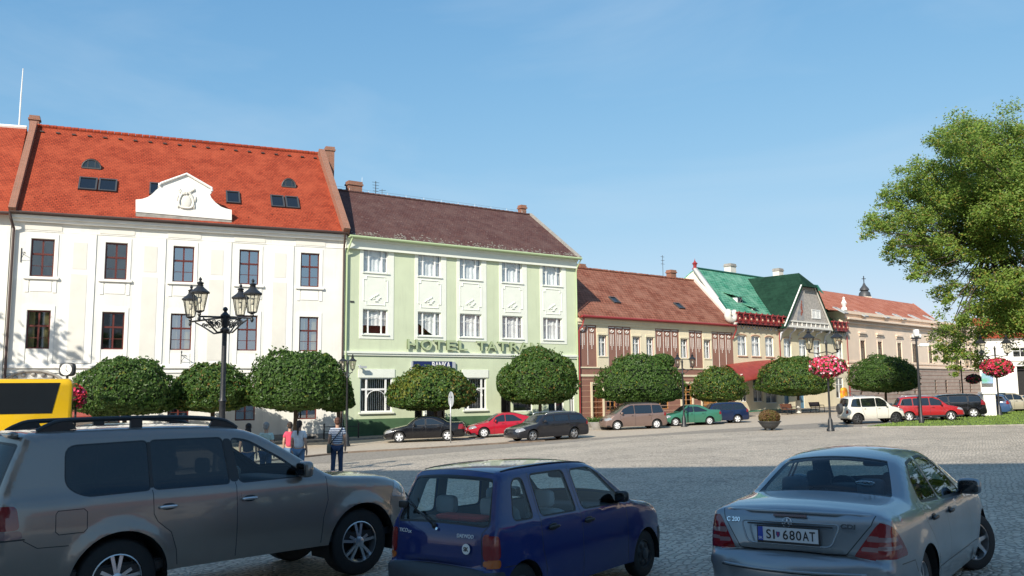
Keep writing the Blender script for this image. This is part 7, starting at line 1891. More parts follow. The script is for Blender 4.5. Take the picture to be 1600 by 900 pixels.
    for (hx, hz_) in S.get('handles', ()):
        for sg in (-1, 1):
            yb = float(side_y(np.array([hx]), np.array([hz_]))[0]); q = MB(); q.rbox(hx, sg*(yb+0.022), hz_, 0.095, 0.014, 0.017, e=0.6); o = q.build('door_handle', mats.get('handle', bm_), root, smooth=True)
            q = MB(); q.rbox(hx+0.01, sg*(yb+0.001), hz_, 0.07, 0.005, 0.035, e=0.8); q.build('handle_recess', M['trim_black'], o, smooth=True)
    # ---- cabin
    if S.get('cabin'):
        c = S['cabin']; fl = zs+0.12
        for (sx_, rear) in ((c['front_seat'], 0), (c['rear_seat'], 1)):
            for sg in ((-1, 1) if not rear else (0,)):
                wd = 0.24 if not rear else Wm-0.18; yc = sg*Wm*0.45
                q = MB(); q.rbox(sx_+0.2, yc, fl+0.22, 0.27, wd, 0.12, e=0.4); hb = (belt[0]+0.02-fl-0.2)/2; q.T = Matrix.Translation((sx_-0.07, yc, fl+0.2)) @ Matrix.Rotation(R_(-14), 4, 'Y'); q.rbox(0, 0, hb, 0.07, wd, hb, e=0.4)
                q.T = None
                for hy in ((0,) if not rear else (-Wm*0.42, Wm*0.42)): q.rbox(sx_-0.20, yc+hy, c['head'], 0.05, 0.13, 0.09, e=0.5)
                q.build('seat', c.get('m', M['seat_grey']), root, smooth=True)
        q = MB(); q.rbox(c['dash'], 0, c['dashz'], 0.2, Wm-0.16, 0.12, e=0.35); q.build('dashboard', M['interior'], root, smooth=True)
        q = MB(); cw = (c['dash']-0.28, Wm*0.45, c['dashz']+0.06); q.tube([(cw[0]+0.07*math.sin(t), cw[1]+0.18*math.cos(t), cw[2]+0.16*math.sin(t)) for t in [k*math.pi/9 for k in range(18)]], 0.013, 6, closed=True); q.build('steering_wheel', M['trim_black'], root, smooth=True)
        q = MB(); q.box(0.25, L_-1.0, -Wm+0.12, Wm-0.12, fl-0.02, fl); 
        if c.get('shelf'): q.box(c['shelf'][0], c['shelf'][1], -Wm+0.16, Wm-0.16, c['shelf'][2]-0.03, c['shelf'][2])
        q.build('cabin_floor', M['interior'], root)
        if c.get('mir'): q = MB(); q.rbox(c['mir'][0], 0, c['mir'][1], 0.015, 0.12, 0.035, e=0.5); q.build('inside_mirror', M['trim_black'], root, smooth=True)
    else:
        q = MB(); q.box(L_*0.25, L_*0.68, -Wm+0.25, Wm-0.25, zs+0.1, belt[0]-0.02); q.build('seat', M['interior'], root)
    return root, dict(T=T, side_y=side_y, Wb=Wb, s_of=s_of, sarc=sarc, nrm=nrm, V=V_)
def place(root_info, *a): pass

# ------------------------------------------------------------------ foreground silver saloon
W203 = dict(L=4.53, W=1.74, sill=0.20, hub=0.315, rear=1.03, front=3.745, arch=0.365, rim=0.205, tw=0.205, belt=(0.97, 0.90), tum=0.50, shoulder=0.035, taper=(3.3, 0.13, 1.3, 0.085), under=0.07, belly=0.035, zm=0.60, crown=0.035, bow=0.10, flare=0.014, inset=0.02, spoke='seven',
    top=[(.12, .21, .10), (.04, .28, .16), (.0, .42, .20), (.0, .56, .20), (.03, .635, .17), (.10, .655, .13, 1), (.115, .72, .11), (.155, .88, .09), (.20, .985, .07), (.26, 1.015, .07), (.45, 1.045, .09), (.88, 1.075, .11), (1.0, 1.11, .11), (1.28, 1.27, .11), (1.50, 1.375, .12), (1.85, 1.425, .14), (2.3, 1.43, .14), (2.62, 1.385, .13), (2.9, 1.25, .10), (3.36, .985, .09), (3.5, .945, .10), (4.0, .86, .12), (4.3, .76, .16), (4.44, .66, .20), (4.50, .56, .20), (4.53, .45, .2), (4.50, .30, .18), (4.42, .21, .12)],
    side=[('glass', [(1.30, 1.02), (1.95, .985), (1.95, 1.345), (1.62, 1.315), (1.40, 1.18)]), ('glass', [(2.02, .98), (2.98, .945), (2.80, 1.13, .12), (2.52, 1.30), (2.30, 1.35), (2.02, 1.348)]),
          ('black', [(.30, .415), (4.3, .40), (4.3, .395), (.30, .41)]),
          ('tail', [(.0, .665), (.47, .665), (.40, .76), (.30, .87), (.16, .965), (.0, .96)]), ('tailc', [(.0, .735), (.36, .735), (.33, .765), (.0, .765)]), ('tailc', [(.0, .80), (.29, .80), (.26, .835), (.0, .835)])],
    topr=[('glassr', [(.93, 1.09, .66), (.93, 1.09, -.66), (1.44, 1.35, -.51), (1.44, 1.35, .51)]), ('glassw', [(3.32, 1.0, .63), (3.32, 1.0, -.63), (2.70, 1.36, -.5), (2.70, 1.36, .5)]),
          ('tail*', [(.105, .665, .90), (.105, .665, .50), (.185, .955, .70), (.185, .955, .9)]), ('tailc*', [(.12, .735, .9), (.12, .735, .56), (.126, .765, .575), (.126, .765, .9)]), ('tailc*', [(.137, .80, .9), (.137, .80, .60), (.145, .835, .62), (.145, .835, .9)]),
          ('head*', [(4.46, .64, .80), (4.46, .64, .52), (4.36, .72, .50), (4.36, .72, .8)]), ('grille', [(4.5, .54, .32), (4.5, .54, -.32), (4.40, .69, -.38), (4.40, .69, .38)])],
    topseams=[[(.105, .66, .44), (.17, .9, .64), (.30, 1.03, .70), (.86, 1.07, .71)], [(.105, .66, .44), (.06, .65, .30), (.05, .648, .0)]],
    seams=[[(1.97, .23), (1.98, .95)], [(2.99, .24), (3.02, .5), (2.99, .93)], [(1.40, .60), (1.30, .72), (1.16, .86), (1.13, .97), (1.2, 1.03)], [(.30, .61), (.62, .60)], [(.62, .60), (.66, .5)]],
    mirror=(2.90, .97), handles=((1.42, .86), (2.12, .845)),
    cabin=dict(front_seat=2.25, rear_seat=1.45, head=1.12, dash=3.1, dashz=.86, shelf=(.9, 1.4, 1.0), mir=(2.75, 1.24)))
silver = paint('silver_blue_paint', (0.25, 0.28, 0.31), rough=0.30, coat=1.0, metal=0.55)
def car_at(fit, L_):  # fit = (X, Y, angle from +Y toward +X) of the rear centre
    return math.pi/2-fit[2]
CARS = {}
hd = car_at((0, 0, R_(37.8)), 0)
merc, mi = build_car('saloon_car', 'silver saloon car parked in the foreground at the right, front wheels turned', 'car', W203, dict(paint=silver, glass=M['car_glass_mid'], glassr=M['car_glass_mid'], rim=M['alloy'], mirror=silver, handle=M['trim_black']), 2.37, 7.42, hd, detail=1.5, steer=R_(-30))
def rear_local(info, z, y, off=0.0, x_guess=0.1):
    """point on the tail sheet at height z and side y, with its frame"""
    T = info['T']; n = len(T)//4; i = int(np.argmin(np.abs(T[:n, 1]-z)+0.0)); nr = info['nrm'][i]; V = info['V']
    d = (V[:, 2]-z)**2+(V[:, 1]-y)**2+np.where(V[:, 0] < 0.6, 0, 9); j = np.argsort(d)[:6]; x = V[j, 0].min()
    return x, nr
def tail_T(info, z, y, off=0.006, lean=None):
    x, nr = rear_local(info, z, y); a = math.atan2(nr[1], -nr[0]) if lean is None else lean
    # text plane: local x -> -y (viewer's right), local y -> up along the sheet, local z -> rearward
    return Matrix.Translation((x-off, y, z)) @ Matrix(((0, math.sin(a), -math.cos(a), 0), (-1, 0, 0, 0), (0, math.cos(a), math.sin(a), 0), (0, 0, 0, 1)))
def number_plate(root, info, z, txt, y=0.0, w_=0.52, h=0.115, off=0.02, lean=0.05):
    T = tail_T(info, z, y, off, lean); q = MB(); q.T = T; q.box(-w_/2-0.012, w_/2+0.012, -h/2-0.022, h/2+0.012, -0.012, 0.0); po = q.build('plate_holder', M['trim_black'], root, bevel=0.004)
    q = MB(); q.T = T; q.box(-w_/2, w_/2, -h/2, h/2, 0.001, 0.005); pl = q.build('number_plate', M['plate_white'], root)
    q = MB(); q.T = T; q.box(-w_/2, -w_/2+0.045, -h/2, h/2, 0.0055, 0.0065); q.build('plate_band', M['plate_blue'], pl)
    return T, pl
T, pl = number_plate(merc, mi, .835, 'x', off=0.035)
for s_, x_, w_ in (('S', -.185, .042), ('I', -.125, .014), ('6', -.040, .045), ('8', .018, .045), ('0', .074, .045), ('A', .130, .052), ('T', .188, .048)):
    text_mesh('plate_character', s_, 0.108, 0.0006, M['black_ink'], pl, T @ Matrix.Translation((x_, -0.038, 0.0065)), width=w_, offset=0.0012)
q = MB(); q.T = T @ Matrix.Translation((-.082, 0, 0.0058)); q.add([(-.017, .022, 0), (.017, .022, 0), (.017, -.004, 0), (.009, -.02, 0), (0, -.026, 0), (-.009, -.02, 0), (-.017, -.004, 0)], [(6, 5, 4, 3, 2, 1, 0)]); q.build('plate_crest', mat('crest_navy', (0.03, 0.04, 0.2), 0.4), pl)
q = MB(); q.T = T @ Matrix.Translation((-.082, 0.004, 0.0063)); q.box(-.003, .003, -.018, .014, 0, .0003); q.box(-.009, .009, .003, .007, 0, .0003); q.build('plate_crest_cross', mat('crest_red', (0.5, 0.02, 0.03), 0.4), pl)
text_mesh('plate_character', 'SK', 0.03, 0.0006, M['white_ink'], pl, T @ Matrix.Translation((-.254, -0.045, 0.0068)), width=.034)
text_mesh('badge', 'C 200', 0.055, 0.003, M['chrome'], merc, tail_T(mi, .905, .60, .024) @ Matrix.Translation((0, 0, 0)), width=.125, offset=0.0015)
text_mesh('badge', 'CDI', 0.05, 0.003, M['iron_grey'], merc, tail_T(mi, .905, -.42, .012), width=.12, offset=0.002)
def ring_star(T, r, m, parent, nm='emblem'):
    q = MB(); q.T = T; q.tube([(r*math.cos(a), r*math.sin(a), 0.004) for a in [k*2*math.pi/20 for k in range(20)]], r*0.09, 6, closed=True)
    for k in range(3): a = math.pi/2+k*2*math.pi/3; q.tube([(0, 0, 0.006), (r*math.cos(a), r*math.sin(a), 0.004)], [r*0.16, r*0.05], 6)
    return q.build(nm, m, parent, smooth=True)
ring_star(tail_T(mi, .93, .02, .006), .040, M['chrome'], merc)
# plate recess, boot lip, brake light strip, bumper rub strips
T = tail_T(mi, .835, 0, .004); q = MB(); q.T = T
pts = [(-.36, -.085), (.36, -.085), (.43, .10), (-.43, .10)]
q.tube([(a, b, 0.006) for a, b in subdiv_loop(rounded(pts, .05), .1)], 0.008, 6, closed=True); q.build('plate_recess_rim', silver, merc, smooth=True)
q = MB(); q.T = tail_T(mi, .905, 0, .002); q.box(-.37, .37, -.002, .012, 0, 0.012); q.build('boot_grip', M['trim_black'], merc, bevel=.004)
q = MB(); q.T = tail_T(mi, .985, 0, .004, lean=0.35); q.box(-.145, .145, -.011, .011, -.01, 0.006); q.build('brake_light', M['tail_dark'] if False else mat('dark_red_lens', (0.07, 0.005, 0.006), 0.15, coat=1), merc, bevel=.003)
lp = MB(); vs = []
for k in range(15):
    y = -.64+1.28*k/14; x, nr = rear_local(mi, 1.0, y); vs.append((x+0.03, y, 1.012-0.02*(abs(y)/.64)**2))
lp.tube(vs, 0.016, 8); lp.build('boot_lip', silver, merc, smooth=True)
def bumper_strip(info, z, y1, m, nm, root, r=0.012, n=25, xmax=0.9):
    pts = []
    for k in range(n):
        y = -y1+2*y1*k/(n-1); x, nr = rear_local(info, z, y); pts.append((x-0.002, y, z))
    q = MB(); q.tube(pts, r, 6); return q.build(nm, m, root, smooth=True)
bumper_strip(mi, .555, .62, M['silver'] if 'silver' in M else silver, 'bumper_strip', merc, r=0.014)
bumper_strip(mi, .545, .62, M['trim_black'], 'bumper_strip', merc, r=0.009)
# oval sticker inside the rear window, right
q = MB(); Tm = Matrix.Translation((1.07, -.36, 1.155+0.03)) @ Matrix.Rotation(R_(-60), 4, 'Y'); q.T = Tm
q.tube([(0.0, .085*math.cos(a), .035*math.sin(a)) for a in [k*2*math.pi/24 for k in range(24)]], 0.004, 5, closed=True)
for k in range(3): q.ball(0.0, -.04+.04*k, 0.004*math.sin(k*2), .002, .014, .014, 8, 5)
# driver silhouette head-rest pair already in cabin
q.build('window_sticker', mat('pale_blue_sticker', (0.35, 0.5, 0.62), 0.5), merc)

# ------------------------------------------------------------------ foreground blue hatchback
TICO = dict(L=3.34, W=1.40, sill=0.22, hub=0.262, rear=0.50, front=2.835, arch=0.30, rim=0.155, tw=0.145, belt=(0.90, 0.87), tum=0.27, shoulder=0.012, taper=(2.6, 0.08, 0.5, 0.035), under=0.03, belly=0.02, zm=0.62, crown=0.022, bow=0.055, flare=0.010, inset=0.02, spoke='cap', rub=0.016, rub2=0.022,
    top=[(.10, .24, .07), (.02, .27, .08), (.0, .40, .08), (.01, .50, .08), (.06, .52, .08, 1), (.075, .60, .07), (.09, .80, .06), (.13, .90, .05), (.28, 1.24, .055), (.33, 1.335, .06), (.40, 1.372, .07), (.7, 1.395, .075), (1.3, 1.40, .075), (1.75, 1.375, .07), (1.98, 1.315, .06), (2.15, 1.21, .05), (2.56, .925, .05), (2.68, .885, .06), (3.0, .83, .08), (3.18, .765, .10), (3.25, .68, .10), (3.28, .56, .10), (3.33, .52, .12, 1), (3.345, .42, .12), (3.32, .26, .10), (3.24, .22, .06)],
    side=[('cladding', [(-.1, .20), (.19, .20), (.22, .50), (-.1, .51)]), ('cladding', [(3.16, .20), (3.5, .20), (3.5, .535), (3.14, .525)]),
          ('glass', [(.40, .93), (.70, .925), (.66, 1.29), (.50, 1.285, .1)]), ('glass', [(.84, .925), (1.44, .915), (1.36, 1.31), (.80, 1.31)]), ('glass', [(1.57, .915), (2.32, .90), (2.27, 1.0, .03), (1.98, 1.24, .08), (1.86, 1.305), (1.50, 1.305)]),
          ('tail', [(.0, .61), (.165, .61), (.165, .82), (.0, .82)]), ('tailo', [(.0, .535), (.165, .535), (.165, .61), (.0, .61)])],
    topr=[('glassr', [(.135, .91, .575), (.135, .91, -.575), (.30, 1.285, -.50), (.30, 1.285, .50)]), ('glassw', [(2.50, .97, .58), (2.50, .97, -.58), (2.06, 1.275, -.49), (2.06, 1.275, .49)]),
          ('tail*', [(.075, .61, .8), (.075, .61, .555), (.095, .82, .545), (.095, .82, .8)]), ('tailo*', [(.067, .535, .8), (.067, .535, .56), (.075, .61, .555), (.075, .61, .8)]),
          ('cladding', [(.06, .24, .9), (.06, .24, -.9), (.045, .515, -.9), (.045, .515, .9)]), ('head*', [(3.26, .62, .60), (3.26, .62, .40), (3.20, .74, .40), (3.20, .74, .60)]), ('cladding', [(3.3, .24, .9), (3.3, .24, -.9), (3.30, .53, -.9), (3.30, .53, .9)])],
    topseams=[[(.068, .54, .55), (.095, .83, .535), (.14, .92, .60), (.32, 1.32, .53), (.36, 1.352, .50), (.36, 1.352, 0)], [(2.70, .88, .60), (3.18, .77, .54)]],
    seams=[[(.76, 1.335), (.80, .92), (.80, .62), (.86, .45), (.86, .24)], [(1.46, 1.345), (1.50, .90), (1.52, .24)], [(2.40, .87), (2.42, .24)], [(.40, .53), (.20, .535)]],
    mirror=(2.24, .93, .72), handles=((.98, .80), (1.62, .79)),
    cabin=dict(front_seat=1.55, rear_seat=.72, head=1.02, dash=2.38, dashz=.74, shelf=(.22, .55, .90), mir=(2.05, 1.2), m=mat('pale_seat_cover', (0.24, 0.29, 0.34), 0.9)))
blue = paint('deep_blue_paint', (0.008, 0.022, 0.13), rough=0.30, coat=1.0)
hd2 = math.pi/2-R_(38)
tico, ti = build_car('hatchback_car', 'small dark blue hatchback with clear windows in the foreground between the two silver cars', 'car', TICO, dict(paint=blue, glass=M['car_glass_clear'], cladding=M['grey_plastic'], rim=M['iron_grey'], mirror=M['trim_black'], handle=M['trim_black'], lining=mat('grey_door_lining', (0.09, 0.10, 0.115), 0.85)), -.75, 8.2, hd2, detail=1.5)
text_mesh('badge', 'TICO', 0.05, 0.002, M['white_ink'], tico, tail_T(ti, .80, .50, .012), width=.115)
text_mesh('badge', 'SX', 0.035, 0.002, M['white_ink'], tico, tail_T(ti, .80, .355, .010), width=.045)
text_mesh('badge', 'DAEWOO', 0.048, 0.002, M['white_ink'], tico, tail_T(ti, .80, -.285, .003), width=.20)
T = tail_T(ti, .70, -.39, .003); q = MB(); q.T = T; q.lathe([(.048, 0), (.048, .002)], 24); so2 = q.build('oval_sticker', M['white_ink'], tico)
text_mesh('sticker_text', 'SK', 0.05, 0.001, M['black_ink'], so2, T @ Matrix.Translation((-.03, -.018, .003)), width=.06, offset=.002)
q = MB(); xw, nr = rear_local(ti, .90, 0.06); q.tube([(xw-.02, 0.02, .885), (xw-.03, .10, .95), (xw+.05, .42, 1.07)], [0.012, .009, .007], 6); q.tube([(xw-.01, .22, .985), (xw+.085, .50, 1.16)], 0.009, 5); q.rbox(xw+0.02, .46, 1.06, .02, .06, .035); q.ball(xw-.015, .02, .885, .02, .03, .03, 8, 6); q.build('rear_wiper', M['trim_black'], tico, smooth=True)
q = MB(); T = tail_T(ti, .86, -.03, .004); q.T = T; q.lathe([(.015, 0), (.014, .008), (0, .01)], 12); q.build('lock', M['chrome'], tico)
q = MB(); q.rbox(.38, -.05, .925, .10, .32, .03, e=.4); q.build('parcel_blanket', mat('red_folded_blanket', (0.40, 0.05, 0.04), 0.9, var=.3, scale=8), tico, smooth=True)
# roof drip rails and the dew-flecked roof reflections come from real paint; rails only
for sg in (-1, 1):
    pts = [(x, sg*(float(ti['Wb'](np.array([x]), np.array([1.36]))[0])-0.045), float(np.interp(x, ti['T'][8:34, 0], ti['T'][8:34, 1]))+0.004) for x in np.linspace(.42, 1.9, 12)]
    zt = [float(ti['T'][np.argmin(np.abs(ti['T'][:, 0]-p[0])+np.where(ti['T'][:, 1] > 1.2, 0, 9)), 1]) for p in pts]
    q = MB(); q.tube([(p[0], p[1], z-0.006) for p, z in zip(pts, zt)], 0.009, 5); q.build('drip_rail', M['trim_black'], tico, smooth=True)
T, pl = number_plate(tico, ti, .36, 'x', off=0.02)

# ------------------------------------------------------------------ foreground large silver-beige off-roader
LC = dict(L=4.95, W=1.97, sill=0.42, hub=0.395, rear=1.20, front=4.05, arch=0.475, rim=0.245, tw=0.275, belt=(1.22, 1.20), tum=0.30, shoulder=0.035, taper=(3.9, 0.14, 0.8, 0.06), under=0.05, belly=0.03, zm=0.85, crown=0.03, bow=0.09, flare=0.035, inset=0.02, spoke='twin5', rub=0.012, rub2=0.03,
    top=[(.16, .44, .10), (.03, .50, .14), (.0, .62, .16), (.02, .76, .16), (.08, .80, .13, 1), (.10, .95, .10), (.13, 1.20, .09), (.22, 1.50, .09), (.33, 1.76, .09), (.36, 1.84, .08), (.50, 1.865, .10), (1.0, 1.88, .12), (1.8, 1.88, .13), (2.4, 1.85, .12), (2.75, 1.765, .10), (3.05, 1.60, .08), (3.60, 1.26, .08), (3.80, 1.205, .10), (4.4, 1.155, .13), (4.7, 1.08, .17), (4.83, .98, .20), (4.88, .85, .20), (4.93, .70, .22), (4.95, .56, .22), (4.88, .46, .16)],
    side=[('glassd', [(.70, 1.34, .1), (.72, 1.72, .1), (1.50, 1.735), (1.50, 1.245), (.86, 1.235, .12)]), ('glassd', [(1.535, 1.245), (1.535, 1.735), (2.32, 1.73), (2.36, 1.24)]), ('blackb', [(1.50, 1.26), (1.535, 1.26), (1.535, 1.725), (1.50, 1.725)]), ('glass', [(2.48, 1.24), (2.43, 1.72), (2.62, 1.69, .08), (3.0, 1.47, .06), (3.30, 1.25, .03)]),
          ('tail', [(.0, .98), (.30, .98), (.27, 1.20), (.0, 1.20)]), ('tailc', [(.0, .90), (.33, .90), (.31, .975), (.0, .975)]), ('black', [(.05, .885), (.35, .885), (.34, .898), (.05, .898)]), ('blackc', [(2.37, 1.25), (2.47, 1.25), (2.42, 1.72), (2.33, 1.72)]),
          ('head', [(4.50, .90), (4.99, .84), (4.99, 1.02), (4.60, 1.10)])],
    topr=[('glassr', [(.145, 1.26, .72), (.145, 1.26, -.72), (.32, 1.74, -.64), (.32, 1.74, .64)]), ('glassw', [(3.52, 1.31, .72), (3.52, 1.31, -.72), (2.84, 1.72, -.62), (2.84, 1.72, .62)]),
          ('tail*', [(.105, .98, .95), (.105, .98, .70), (.125, 1.19, .70), (.125, 1.19, .95)]), ('tailc*', [(.10, .90, .95), (.10, .90, .70), (.105, .97, .70), (.105, .97, .95)]),
          ('head*', [(4.87, .86, .9), (4.87, .86, .52), (4.78, 1.03, .55), (4.78, 1.03, .9)]), ('grille', [(4.88, .80, .45), (4.88, .80, -.45), (4.77, 1.04, -.48), (4.77, 1.04, .48)])],
    topseams=[[(.11, .82, .68), (.14, 1.22, .80), (.34, 1.80, .70), (.34, 1.80, 0)], [(3.98, 1.2, .74), (4.75, 1.04, .62)]],
    seams=[[(1.515, 1.24), (1.52, 1.0), (1.56, .92), (1.70, .80), (1.76, .62), (1.78, .46)], [(2.42, 1.24), (2.42, .46)], [(3.55, 1.22), (3.56, .95), (3.50, .75), (3.48, .46)], [(.33, .88), (.45, .80), (.72, .79)], [(.62, 1.12), (.85, 1.12), (.88, 1.09), (.88, .93), (.85, .90), (.63, .90), (.60, .93), (.60, 1.09), (.62, 1.12)], [(4.50, .89), (4.47, .62)]],
    mirror=(3.24, 1.29, 1.1), handles=((1.66, 1.06), (2.56, 1.06)),
    cabin=dict(front_seat=2.45, rear_seat=1.70, head=1.42, dash=3.3, dashz=1.10))
beige = paint('silver_beige_paint', (0.27, 0.232, 0.205), rough=0.28, coat=1.0, metal=0.5)
hd3 = math.pi/2-R_(46.3)
suv, si = build_car('offroad_car', 'large silver-beige off-road car with dark windows and roof rails in the foreground at the left', 'car', LC, dict(paint=beige, glass=M['car_glass_clear'], glassd=M['car_glass_tint'], glassr=M['car_glass_tint'], mirror=beige, handle=M['alloy']), -5.44, 8.5, hd3, detail=1.4)
for sg in (-1, 1):
    yb = float(si['Wb'](np.array([1.5]), np.array([1.85]))[0])-0.14
    pts = [(.50, sg*(yb-0.02), 1.875), (.66, sg*yb, 1.955), (.9, sg*yb, 1.975), (1.7, sg*yb, 1.975), (2.2, sg*yb, 1.95), (2.45, sg*yb, 1.91), (2.58, sg*yb, 1.83)]
    P_ = smooth_path([(p[0], p[2], 0.1) for p in pts], .08); q = MB(); q.tube([(a, sg*yb, b) for a, b, c in P_], 0.026, 8)
    for x in (1.45, ): q.box(x-.06, x+.06, sg*yb-.022, sg*yb+.022, 1.87, 1.97)
    q.prism([(.48, 1.86), (.86, 1.885), (.80, 1.98), (.62, 1.955)], sg*yb-.022, sg*yb+.022); q.prism([(2.25, 1.86), (2.6, 1.81), (2.5, 1.89), (2.3, 1.945)], sg*yb-.022, sg*yb+.022)
    q.build('roof_rail', M['trim_black'], suv, smooth=True, autosmooth=40)
q = MB(); pts = [(.30, y, 1.845) for y in np.linspace(-.62, .62, 9)]; q.tube(pts, 0.035, 8); q.build('rear_spoiler', beige, suv, smooth=True)
q = MB(); q.box(.9, 3.4, -.80, -.72, .40, .44); q.box(.9, 3.4, .72, .80, .40, .44); q.build('side_step', M['trim_black'], suv)

# ------------------------------------------------------------------ cars along the street
def spec(L_, W_, H, kind, hz, wsb, wst, rfr, rgb, deck=None, wheel=.31, wb=None, ro=.85, belt=None, spoke='cap', tum=.40, nose=.62, sill=.22, side=None, tailz=(.62, .85), capn=6, tail_len=.28):
    """quick body: hz bonnet height at the screen, wsb/wst screen base/top x, rfr roof end x, rgb rear glass base x (from the rear)"""
    wb = wb or L_*0.59; fr = ro+wb; belt = belt or hz-0.02
    bk = [(.10, sill+.02, .08), (.02, sill+.08, .14), (.0, .45, .16), (.03, .60, .14)]
    if kind == 'sedan': bk += [(.07, .80, .10), (.12, deck-.06, .07), (.22, deck, .07), (rgb, deck+.03, .09), ((rgb+rfr)/2+.02, (deck+.03+H-.06)/2+.03, .09), (rfr, H-.05, .10)]
    elif kind == 'lift': bk += [(.08, .80, .10), (.14, deck-.05, .07), (.20, deck, .07), (rgb, deck+.10, .08), (rfr, H-.05, .10)]
    else: bk += [(.07, .75, .10), (.10, belt, .08), ((.12+rgb)/2, (belt+H-.12)/2, .08), (rgb, H-.10, .08), (rfr, H-.02, .10)]
    md_ = [((rfr+wst)/2, H, .12), (wst, H-.06, .10), ((wst+wsb)/2, (H-.06+hz)/2+.02, .08), (wsb, hz, .08), (wsb+.15, hz-.03, .10), (L_-.35, nose+.10, .14), (L_-.12, nose, .18), (L_-.02, .48, .2), (L_, .40, .2), (L_-.04, sill+.05, .14), (L_-.12, sill, .08)]
    top = bk+md_
    zt = H-.13; zb = belt+.035; A = wsb-.28; B = wst-.02
    cb = ro+.30 if kind != 'sedan' else rgb+.38
    mid = (A+cb)/2+.08
    sd_ = [('glass', [(mid+.05, zb), (A, zb-.01), ((A+B)/2+.05, (zb+zt)/2+.06, .08), (B-.12, zt), (mid+.05, zt+.01)])]
    if kind in ('wagon', 'mpv', 'suv'):
        q1 = ro+.25; sd_ += [('glass', [(q1+.07, zb), (mid-.03, zb), (mid-.03, zt+.01), (q1+.07, zt)]), ('glass', [(.30, zb+.03), (q1-.02, zb), (q1-.02, zt), (.48, zt-.03, .08)])]
    else: sd_ += [('glass', [(cb-.12, zb+.02), (mid-.03, zb), (mid-.03, zt+.01), (rfr+.22, zt-.02, .08)])]
    sd_ += [('tail', [(.0, tailz[0]), (tail_len, tailz[0]+.02), (tail_len*.85, tailz[1]), (.0, tailz[1])]), ('head', [(L_-.50, nose-.02), (L_+.05, nose-.14), (L_+.05, nose+.05), (L_-.38, nose+.10)])]
    if side: sd_ += side
    if kind in ('sedan', 'lift'): rg = [(rgb+.02, deck+.05, .58), (rgb+.02, deck+.05, -.58), (rfr-.05, H-.08, -.48), (rfr-.05, H-.08, .48)]
    else: rg = [(.12, belt+.04, .60), (.12, belt+.04, -.60), (rgb-.02, H-.16, -.52), (rgb-.02, H-.16, .52)]
    hw = W_/2
    tp = [('glassr', rg), ('glassw', [(wsb-.05, hz+.03, hw-.2), (wsb-.05, hz+.03, -hw+.2), (wst+.04, H-.09, -hw+.32), (wst+.04, H-.09, hw-.32)]), ('tail*', [(.05, tailz[0], hw), (.05, tailz[0], hw-.28), (.09, tailz[1], hw-.28), (.09, tailz[1], hw)]),
          ('head*', [(L_-.10, nose-.08, hw), (L_-.10, nose-.08, hw-.42), (L_-.22, nose+.04, hw-.40), (L_-.22, nose+.04, hw)]), ('grille', [(L_-.05, nose-.12, .30), (L_-.05, nose-.12, -.30), (L_-.14, nose+.0, -.34), (L_-.14, nose+.0, .34)])]
    return dict(L=L_, W=W_, sill=sill, hub=wheel, rear=ro, front=fr, arch=wheel+.055, rim=wheel*.66, tw=.20, belt=(belt, belt-.04), tum=tum, shoulder=.025, taper=(L_*.72, .13, L_*.22, .07), under=.06, belly=.03, zm=.6, crown=.03, bow=.10, flare=.015, inset=.03, spoke=spoke, capn=capn, rub=.025, rub2=.03, seamw=.014,
                top=top, side=sd_, topr=tp, seams=[[(mid, .25), (mid, belt)], [(wsb-.30, .25), (wsb-.28, belt)], [(ro+wheel+.10, .55), (ro+.28, belt)]], mirror=(A-.08, zb+.0, .9), handles=((mid+.18, belt-.10), (ro+.48, belt-.10)))
def put_car(name, label, S, paintm, px_c, Y, heading_deg, group=None, base_row=None, **mt):
    """centre of the car in column px_c at depth Y; heading: direction of the nose, 0 = photo right, 90 = away"""
    if base_row is not None: b = ground(px_c, base_row)
    else: b = base_at(px_c, Y)
    hd = R_(heading_deg); c = Vector((b.x, b.y))-Vector((math.cos(hd), math.sin(hd)))*S['L']/2
    m_ = dict(paint=paintm, glass=M['car_glass_far'], rim=M['hubcap']); m_.update(mt)
    return build_car(name, label, 'car', S, m_, c.x, c.y, hd, detail=0.7, group=group)
fang = math.degrees(math.atan2(FH.d.y, FH.d.x)); rang = math.degrees(math.atan2(FR.d.y, FR.d.x)); gang = math.degrees(math.atan2(FG.d.y, FG.d.x))
P_black = paint('black_paint', (0.003, 0.003, 0.005), rough=.25); P_red = paint('bright_red_paint', (0.38, 0.008, 0.025), rough=.3); P_grey = paint('dark_grey_paint', (0.022, 0.022, 0.028), rough=.3, metal=.3)
P_brown = paint('mauve_brown_paint', (0.21, 0.145, 0.125), rough=.35, metal=.3); P_green = paint('mint_green_paint', (0.05, 0.20, 0.13), rough=.3, metal=.3); P_dblue = paint('navy_paint', (0.005, 0.015, 0.055), rough=.3); P_white = paint('off_white_paint', (0.66, 0.64, 0.57), rough=.35); P_red2 = paint('red_paint', (0.36, 0.015, 0.02), rough=.3)
P_silv = paint('pale_silver_paint', (0.50, 0.51, 0.50), rough=.3, metal=.4); P_cream = paint('champagne_paint', (0.50, 0.46, 0.36), rough=.3, metal=.3); P_blue2 = paint('mid_blue_paint', (0.04, 0.09, 0.20), rough=.3)
S60 = spec(4.58, 1.80, 1.43, 'sedan', .95, 3.25, 2.62, 1.62, .95, deck=1.02, wheel=.32, wb=2.715, ro=1.02, spoke='five', nose=.64, tailz=(.66, .95), tail_len=.42)
put_car('parked_car', 'black saloon car behind the thin grey sign pole, amid yellow-green tree shade', S60, P_black, 664, 0, 180+6, base_row=689.5)
